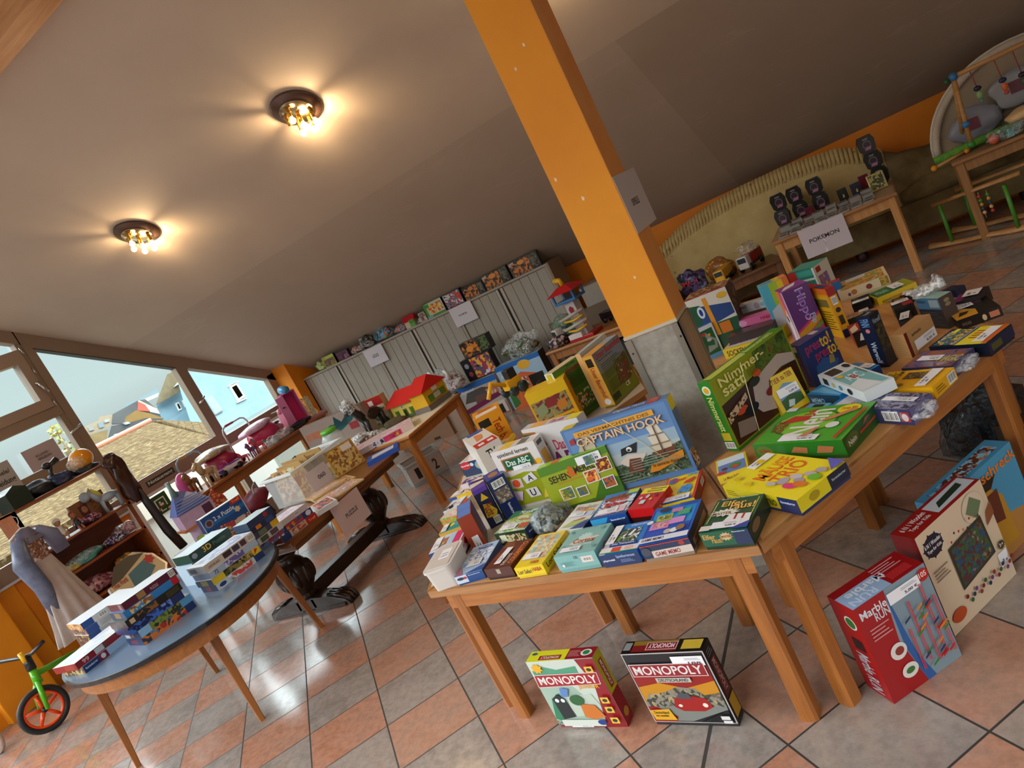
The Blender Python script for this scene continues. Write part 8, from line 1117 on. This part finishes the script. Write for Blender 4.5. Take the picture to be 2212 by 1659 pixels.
q = MB(); q.add([(0, -.055, .30), (-.024, -.055, .275), (-.02, -.055, .245), (0, -.055, .23), (.02, -.055, .245), (.024, -.055, .275)], [(0, 1, 2, 3, 4, 5)], '8a1c2c'); q.build('badge', t)
for z, y in ((.12, 0), (.21, 1)): q = MB(); q.tube([(.13, -.09, z+.04), (0, -.12, z+.02), (-.13, -.08, z), (-.2, 0, z)], .014, 'a8a098', 8); q.build('ramp', t); q = MB(); q.tube([(.1, -.08, z-.01), (0, -.1, z-.03), (-.1, -.08, z-.02)], .01, 'd8a818', 8); q.build('ramp_support', t)
q = MB(); q.box(-.11, -.09, .34, .11, .09, .36, '2464a4', bev=.004); 
for x in (-.1, .1):
    for y in (-.08, .08): q.box(x-.008, y-.008, .36, x+.008, y+.008, .43, '2464a4')
q.build('deck', t); q = MB(); q.add([(-.14, -.12, .43), (.14, -.12, .43), (.14, .12, .43), (-.14, .12, .43), (-.05, -.04, .48), (.05, -.04, .48), (.05, .04, .48), (-.05, .04, .48)], [(3, 2, 1, 0), (4, 5, 6, 7), (0, 1, 5, 4), (1, 2, 6, 5), (2, 3, 7, 6), (3, 0, 4, 7)], 'b81420'); q.build('roof', t); q = MB(); q.tube([(-.01, 0, .48), (-.02, 0, .53), (-.07, 0, .535)], [.022, .022, .026], 'd8a418', 10); q.build('periscope', t)
q = MB(); q.box(-.28, -.16, 0, .28, .16, .36, plain('16120f', .6), bev=.02); tag(q.build('black_box', None, (-2.28, 5.8, .001)), 'black storage box under the toy truck table', 'box')
q = MB(); q.blob((0, 0, .12), (.12, .1, .16), '2a2c30', 9, .3); tag(q.build('toy_bag', None, (-2.95, 5.55, .001)), 'dark grey bag on the floor beside the toy truck table', 'bag')
# low coffee table with vehicles beside the sofa
rect_table('coffee_table', 'low brown wooden table with toy vehicles beside the sofa', -1.25, 6.22, .80, .40, .40, math.radians(18), lm=wood('8a5a34', '6a4022', 'z', .4), mt=wood('7a5030', '64402a', 'x', .4), rim=wood('7a5030', '64402a', 'x', .4))
truck('red and white toy fire engine under a crumpled bag, on the coffee table', (-1.06, 6.24, .401), -1.9, 1.05, 'c0b8b4', '9a1418'); q = MB(); q.blob((0, 0, .03), (.08, .08, .045), film('c8b8a8', .7), 31, .4); tag(q.build('plastic_bag', None, (-1.05, 6.27, .40+.135)), 'crumpled clear bag on the red and white fire engine', 'bag')
truck('yellow toy tractor on the coffee table', (-1.28, 6.12, .401), -1.7, .95, 'd8a01c', 'c8901c'); q = MB(); q.blob((0, 0, .07), (.12, .08, .11), pic('a86a28', '8a5a30', 'd8a838', scale=24), 32, .3); tag(q.build('toy_bag', None, (-1.32, 6.30, .401)), 'bag of tan and yellow toys behind the yellow tractor', 'bag')
q = MB(); q.blob((0, 0, .09), (.11, .07, .13), pic('2a2c50', '5a4a78', '1c1c30', '7a88a8', scale=20), 33, .25); art(q, (-.09, -.078, .1), (.16, 0, 0), (0, 0, .06), [('t', 'SMASH', .05, .1, .95, .9, 'b8242c')]); tag(q.build('toy_bag', None, (-1.52, 6.02, .401)), 'violet shiny toy bag with red letters left of the tractor', 'bag')
q = MB(); q.blob((0, 0, .1), (.14, .09, .15), mottled('101210', '26301c', 14, .3), 34, .3); art(q, (-.03, -.10, .1), (.05, 0, 0), (0, 0, .08), [('t', '7', .1, .05, .9, .95, '8aa838')]); tag(q.build('toy_vehicle', None, (-1.74, 5.86, .36)), 'black toy vehicle with a green number seven', 'toy vehicle')
q = MB(); q.box(-.14, -.12, 0, .14, .12, .358, plain('241a14', .6)); tag(q.build('storage_box', None, (-1.80, 5.86, .001)), 'dark storage box under the black number seven vehicle', 'box')
q = MB(); q.blob((0, 0, .05), (.13, .09, .07), pic('c8c4cc', '8a2c38', '3a3038', 'e0dce0', scale=22), 35, .4); tag(q.build('toy_bag', None, (-2.05, 6.62, .801)), 'white and dark red toys on the small grey cabinet', 'bag')
# ---- card game table before the sofa
PT = .601
def tin(label, x, y, z, rz, s=1.0, name='card_tin'):
    t = thing(name, label, 'card box', (x, y, z), rz, 'black pretzel shaped card tins'); q = MB(); bk = plain('0e0d11', .3); o_ = [(-.055, -.05), (-.035, -.07), (.035, -.07), (.055, -.05), (.062, .02), (.045, .06), (-.045, .06), (-.062, .02)]
    vs = [(p[0]*s, -.028, (p[1]+.07)*s) for p in o_]+[(p[0]*s, .028, (p[1]+.07)*s) for p in o_]; n = 8; q.add(vs, [tuple(range(n)), tuple(range(2*n-1, n-1, -1))]+[(i, n+i, n+(i+1) % n, (i+1) % n) for i in range(n)], bk); q.build('case', t)
    q = MB(); art(q, (-.045*s, -.0285, .01*s), (.09*s, 0, 0), (0, 0, .11*s), [('e', .5, .48, .34, .3, '6a5c60'), ('e', .5, .48, .27, .22, '2a2030'), ('p', [(.2, .12), (.4, .34), (.8, .3), (.7, .1)], 'a06a88'), ('r', .3, .84, .7, .92, '8a8a90')]); q.build('picture', t); return t
for i, (px, lvl, lab) in enumerate((((790, 560), 0, 'black card tin at the left end of the card table, in front'), ((785, 540), 1, 'black card tin stacked at the left end of the card table'), ((885, 505), 1, 'black card tin stacked second from the left on the card table'), ((1000, 440), 1, 'black card tin stacked third from the left on the card table'), ((1375, 300), 1, 'black card tin halfway up the tall right stack'), ((1370, 295), 2, 'topmost black card tin of the tall right stack'), ((900, 520), 0, 'black card tin under the second stacked one'), ((1010, 455), 0, 'black card tin under the third stacked one'), ((1385, 310), 0, 'black card tin at the foot of the tall right stack'))):
    p = at(SS(*px), PT) if i < 0 else None; X = (-.72, -.71, -.58, -.42, .03, .02, -.575, -.415, .035)[i]; tin(lab, X, 6.40 if lvl else 6.401, PT+.132*lvl, (.1*((i*3) % 4)-.15), 1.0)
def deck(label, x, y, c, h=.1, pc='c8a838'): q = MB(); q.box(-.035, -.02, 0, .035, .02, h, plain(c, .35), bev=.004); art(q, (-.035, -.0205, 0), (.07, 0, 0), (0, 0, h), [('p', [(.4, .3), (.5, .6), (.62, .5), (.6, .28)], pc)]); tag(q.build('card_deck', None, (x, y, PT), (0, 0, .1)), label, 'card box', 'small card boxes on the sofa side table')
deck('black card box with a yellow mark, left of the navy one', -.25, 6.33, '141a1c'); deck('navy card box with a yellow mark', -.15, 6.33, '1c2440'); deck('dark red card box behind the navy one', -.08, 6.42, '6a1028', .12, '8a2038'); deck('dark red card box between the left black tins', -.51, 6.33, '5a1028', .07, '8a2038')
q = MB(); q.box(-.06, -.012, 0, .06, .012, .13, plain('b8a868', .25, .6), bev=.004); art(q, (-.06, -.0125, 0), (.12, 0, 0), (0, 0, .13), [('r', .1, .08, .9, .92, pic('5a6a30', '3a3a20', 'a8a058', '7a5a30', scale=40))]); tag(q.build('picture_tin', None, (.0, 6.16, PT), (-.2, 0, .1)), 'golden framed picture tin with a green creature standing at the right', 'tin')
cs = plain('b8b4b0', .12, alpha=.55); rnd = random.Random(8); pos = [(x, y) for y in (5.83, 5.93, 6.03, 6.13) for x in [-.70+.088*k for k in range(8)]]
for i, (x, y) in enumerate(pos):
    h = .012+.018*((i*5) % 3 if y > 6.0 else 0); c = ('6a6048', '48506a', '7a4a50', '4a5a48')[i % 4]; x += rnd.uniform(-.01, .01)
    q = MB(); q.box(-.038, -.046, 0, .038, .046, h, cs, bev=.002); q.box(-.030, -.040, .002, .030, .040, h*.8, c); art(q, (-.03, -.04, h+.0002), (.06, 0, 0), (0, .08, 0), [('r', .1, .4, .9, .9, pic('8a7a48', '5a6478', '8a4a48', 'a8a090', scale=60)), ('l', .15, .08, .85, .34, 2, '8a8880')])
    tag(q.build('card_case', None, (x, y, PT), (0, 0, rnd.uniform(-.12, .12))), 'clear plastic case with trading cards in front of the black tins', 'card case', 'clear card cases in rows')
sheet('large white paper sign in capitals taped to the front of the card table', 'sign', (-.60, 5.755, .385), (.325, .008, 0), (.0, -.004, .225), [('t', 'POKEMON', .17, .46, .82, .6, '26242a'), ('p', [(.4, 0), (.5, .4), (.44, .5), (.5, .2), (.46, 0)], 'e4dee0')], col='c9bdc2')
# ---- baby gym and wooden things at the right edge
t = thing('baby_gym', 'wooden framed baby gym with hanging toys and a cloth arch', 'baby gym', (1.0, 6.2, .601), 0); gw = wood('c8965a', 'b07c44', 'x', .4); bj = plain('3a7ab0', .35)
G = lambda p, Y: atY(p, Y)-Vector((1.0, 6.2, .601)); tp = G((2059, 166), 6.05); ft = G((2098, 312), 6.05); fb = G((2073, 285), 6.35); rt = G((2240, 80), 6.05)
tp2 = Vector((tp.x, tp.y, tp.z)); ft.z = max(ft.z, .02)
q = MB(); q.tube([tp, ft], .015, gw, 12); q.build('pole', t); q = MB(); q.tube([tp, Vector((fb.x, fb.y, .02))], .015, gw, 12); q.build('pole', t); q = MB(); q.tube([tp, tp+(rt-tp)*1.5], .016, gw, 12); q.build('crossbar', t)
q = MB(); q.ball(tp, .03, bj, 14, 10); q.build('joint', t); q = MB(); q.ball(tp*.3+ft*.7, .026, bj, 14, 10); q.build('joint', t); q = MB(); q.ball(ft, .026, '3a8a3c', 14, 10); q.build('foot_ball', t); q = MB(); q.ball(tp+Vector((-.045, .0, -.01)), .02, '2c5a2c', 12, 8); q.build('end_cap', t)
for i, (px, c) in enumerate((((2107, 190), '1c1c34'), ((2157, 160), '20284c'), ((2200, 150), '241c28'))):
    e = G(px, 6.05); s_ = tp+(rt-tp)*((e.x-tp.x)/(rt.x-tp.x)); e = Vector((s_.x+.01, s_.y, s_.z-.14-.02*i)); q = MB(); q.tube([s_, e], .003, 'a02c34', 6); q.build('cord', t); q = MB(); q.ball(e, (.024, .015, .018), c, 10, 8); q.ball(e-Vector((0, 0, .045)), (.02, .014, .026), ('8ab070', 'd86a38', '3a5a38')[i], 10, 8); q.ball(e-Vector((0, 0, .085)), (.016, .014, .014), ('5a8a90', 'c84838', '8a2c3c')[i], 10, 8); q.build('hanging_toy', t)
q = MB(); arc = []; A0, A1 = -.56, .62
for i in range(25):
    a = PI*i/24; arc.append((.03-.60*math.cos(a), .16, .02+.53*math.sin(a)))
q.tube(arc, .028, mottled('d0c0ac', 'b8a898', 12, .8), 10); q.tube([(p[0]*1.05, p[1]+.02, p[2]*1.05) for p in arc], .010, 'd8ccc0', 8); q.build('cloth_arch', t)
q = MB(); n = len(arc); q.add([(p[0]*.97, .17, p[2]*.97) for p in arc]+[(p[0]*.97, .185, p[2]*.97) for p in arc], [tuple(range(n)), tuple(range(2*n-1, n-1, -1))], mottled('9a8a74', 'a8967e', 6, .8)); q.build('cloth_back', t)
q = MB(); q.blob((.0, .10, .26), (.17, .03, .13), 'a0a0a4', 4, .2, flat=False); q.blob((-.3, .1, .14), (.16, .03, .12), '8a8a94', 6, .2, flat=False); q.box(-.36, .06, .12, -.28, .068, .2, '6a2038'); q.box(-.06, .06, .24, .02, .066, .32, '6a3040'); q.build('elephant_applique', t)
q = MB(); q.tube([(-.62, -.05, .03), (-.2, -.0, .045), (.3, .02, .05)], .03, mottled('6aa028', '3a7a28', 30, .7), 10); q.build('bolster', t); q = MB(); q.tube([(-.64, -.12, .0), (-.4, -.05, .02)], [.012, .012], gw, 8); q.ball((-.64, -.12, 0), .022, 'e0921c', 12, 8); q.ball((-.42, -.08, .02), .018, 'e0921c', 12, 8); q.build('front_rod', t)
q = MB(); q.blob((0, 0, .06), (.14, .08, .05), 'd8b078', 3, .1, flat=False); q.ball((.13, -.03, .06), .02, '3a8a38', 10, 8); q.tube([(.1, 0, .07), (.3, .02, .12), (.45, .0, .16)], .03, 'd8861c', 10); tag(q.build('rattle', None, (.98, 6.10, .65)), 'orange and cream grasping toy beneath the baby gym', 'toy')
q = MB(); q.blob((0, 0, .04), (.12, .06, .05), film('c8dce0', .5), 15, .3); q.ball((-.07, -.03, .04), .035, 'e0603c', 12, 8); q.ball((.03, -.02, .03), .03, '58a8a8', 12, 8); tag(q.build('toy_bag', None, (.80, 6.02, .602)), 'clear bag with orange and teal balls at the table front', 'bag')
t = thing('play_trainer', 'wooden activity arch with green legs and hanging bead strings on the floor', 'baby gym', (.42, 6.02, .001), 0); gl_ = plain('4a8a28', .35); wo = wood('c08c54', 'a87440', 'x', .4)
def Gf(p, z): return at(p, z)-Vector((.42, 6.02, .001))
a1, a2 = Gf(SS(1800, 680), 0), Gf(SS(2190, 600), 0); b1, b2 = Vector((a1.x, a1.y, .33)), Vector((a2.x, a2.y, .345))
a1.z = a2.z = .03; q = MB(); q.tube([a1, b1], .014, gl_, 12); q.build('leg', t); q = MB(); q.tube([a2, b2], .014, gl_, 12); q.build('leg', t); u = (a2-a1).normalized(); nn = Vector((-u.y, u.x, 0)).normalized()*.30
for s in (0, 1): q = MB(); q.tube([a1+nn, b1+nn] if not s else [a2+nn, b2+nn], .014, gl_, 12); q.build('leg', t)
for o_ in (Vector((0, 0, 0)), nn):
    q = MB(); pts = [a1-u*.18+o_, a1-u*.08+o_, a1+o_+u*.1, (a1+a2)/2+o_, a2+o_-u*.05, a2+o_+u*.2]; pts = [p+Vector((0, 0, h)) for p, h in zip(pts, (-.002, -.008, -.012, -.005, -.012, .0))]; q.tube(pts, [.028, .022, .02, .02, .024, .03], wo, 8, sq=.6); q.build('runner', t)
    q = MB(); q.tube([b1-u*.05+o_, (b1*.6+b2*.4)+o_+Vector((0, 0, .02)), b2+u*.12+o_+Vector((0, 0, .05))], [.018, .016, .018], wo, 8, sq=.7); q.build('top_bar', t)
for k, f_ in enumerate((.5, .62, .74)):
    p = b1+(b2-b1)*f_; 
    q = MB(); q.tube([p, p-Vector((0, 0, .16+.03*(k % 2)))], .002, 'c8b8a0', 6)
    for j in range(5): q.ball(p-Vector((0, 0, .03+.03*j)), .013, ('d8a878', 'b83828', '4a8a38', 'c8902c', '2a3a58')[(j+k) % 5], 10, 8)
    q.build('bead_string', t)
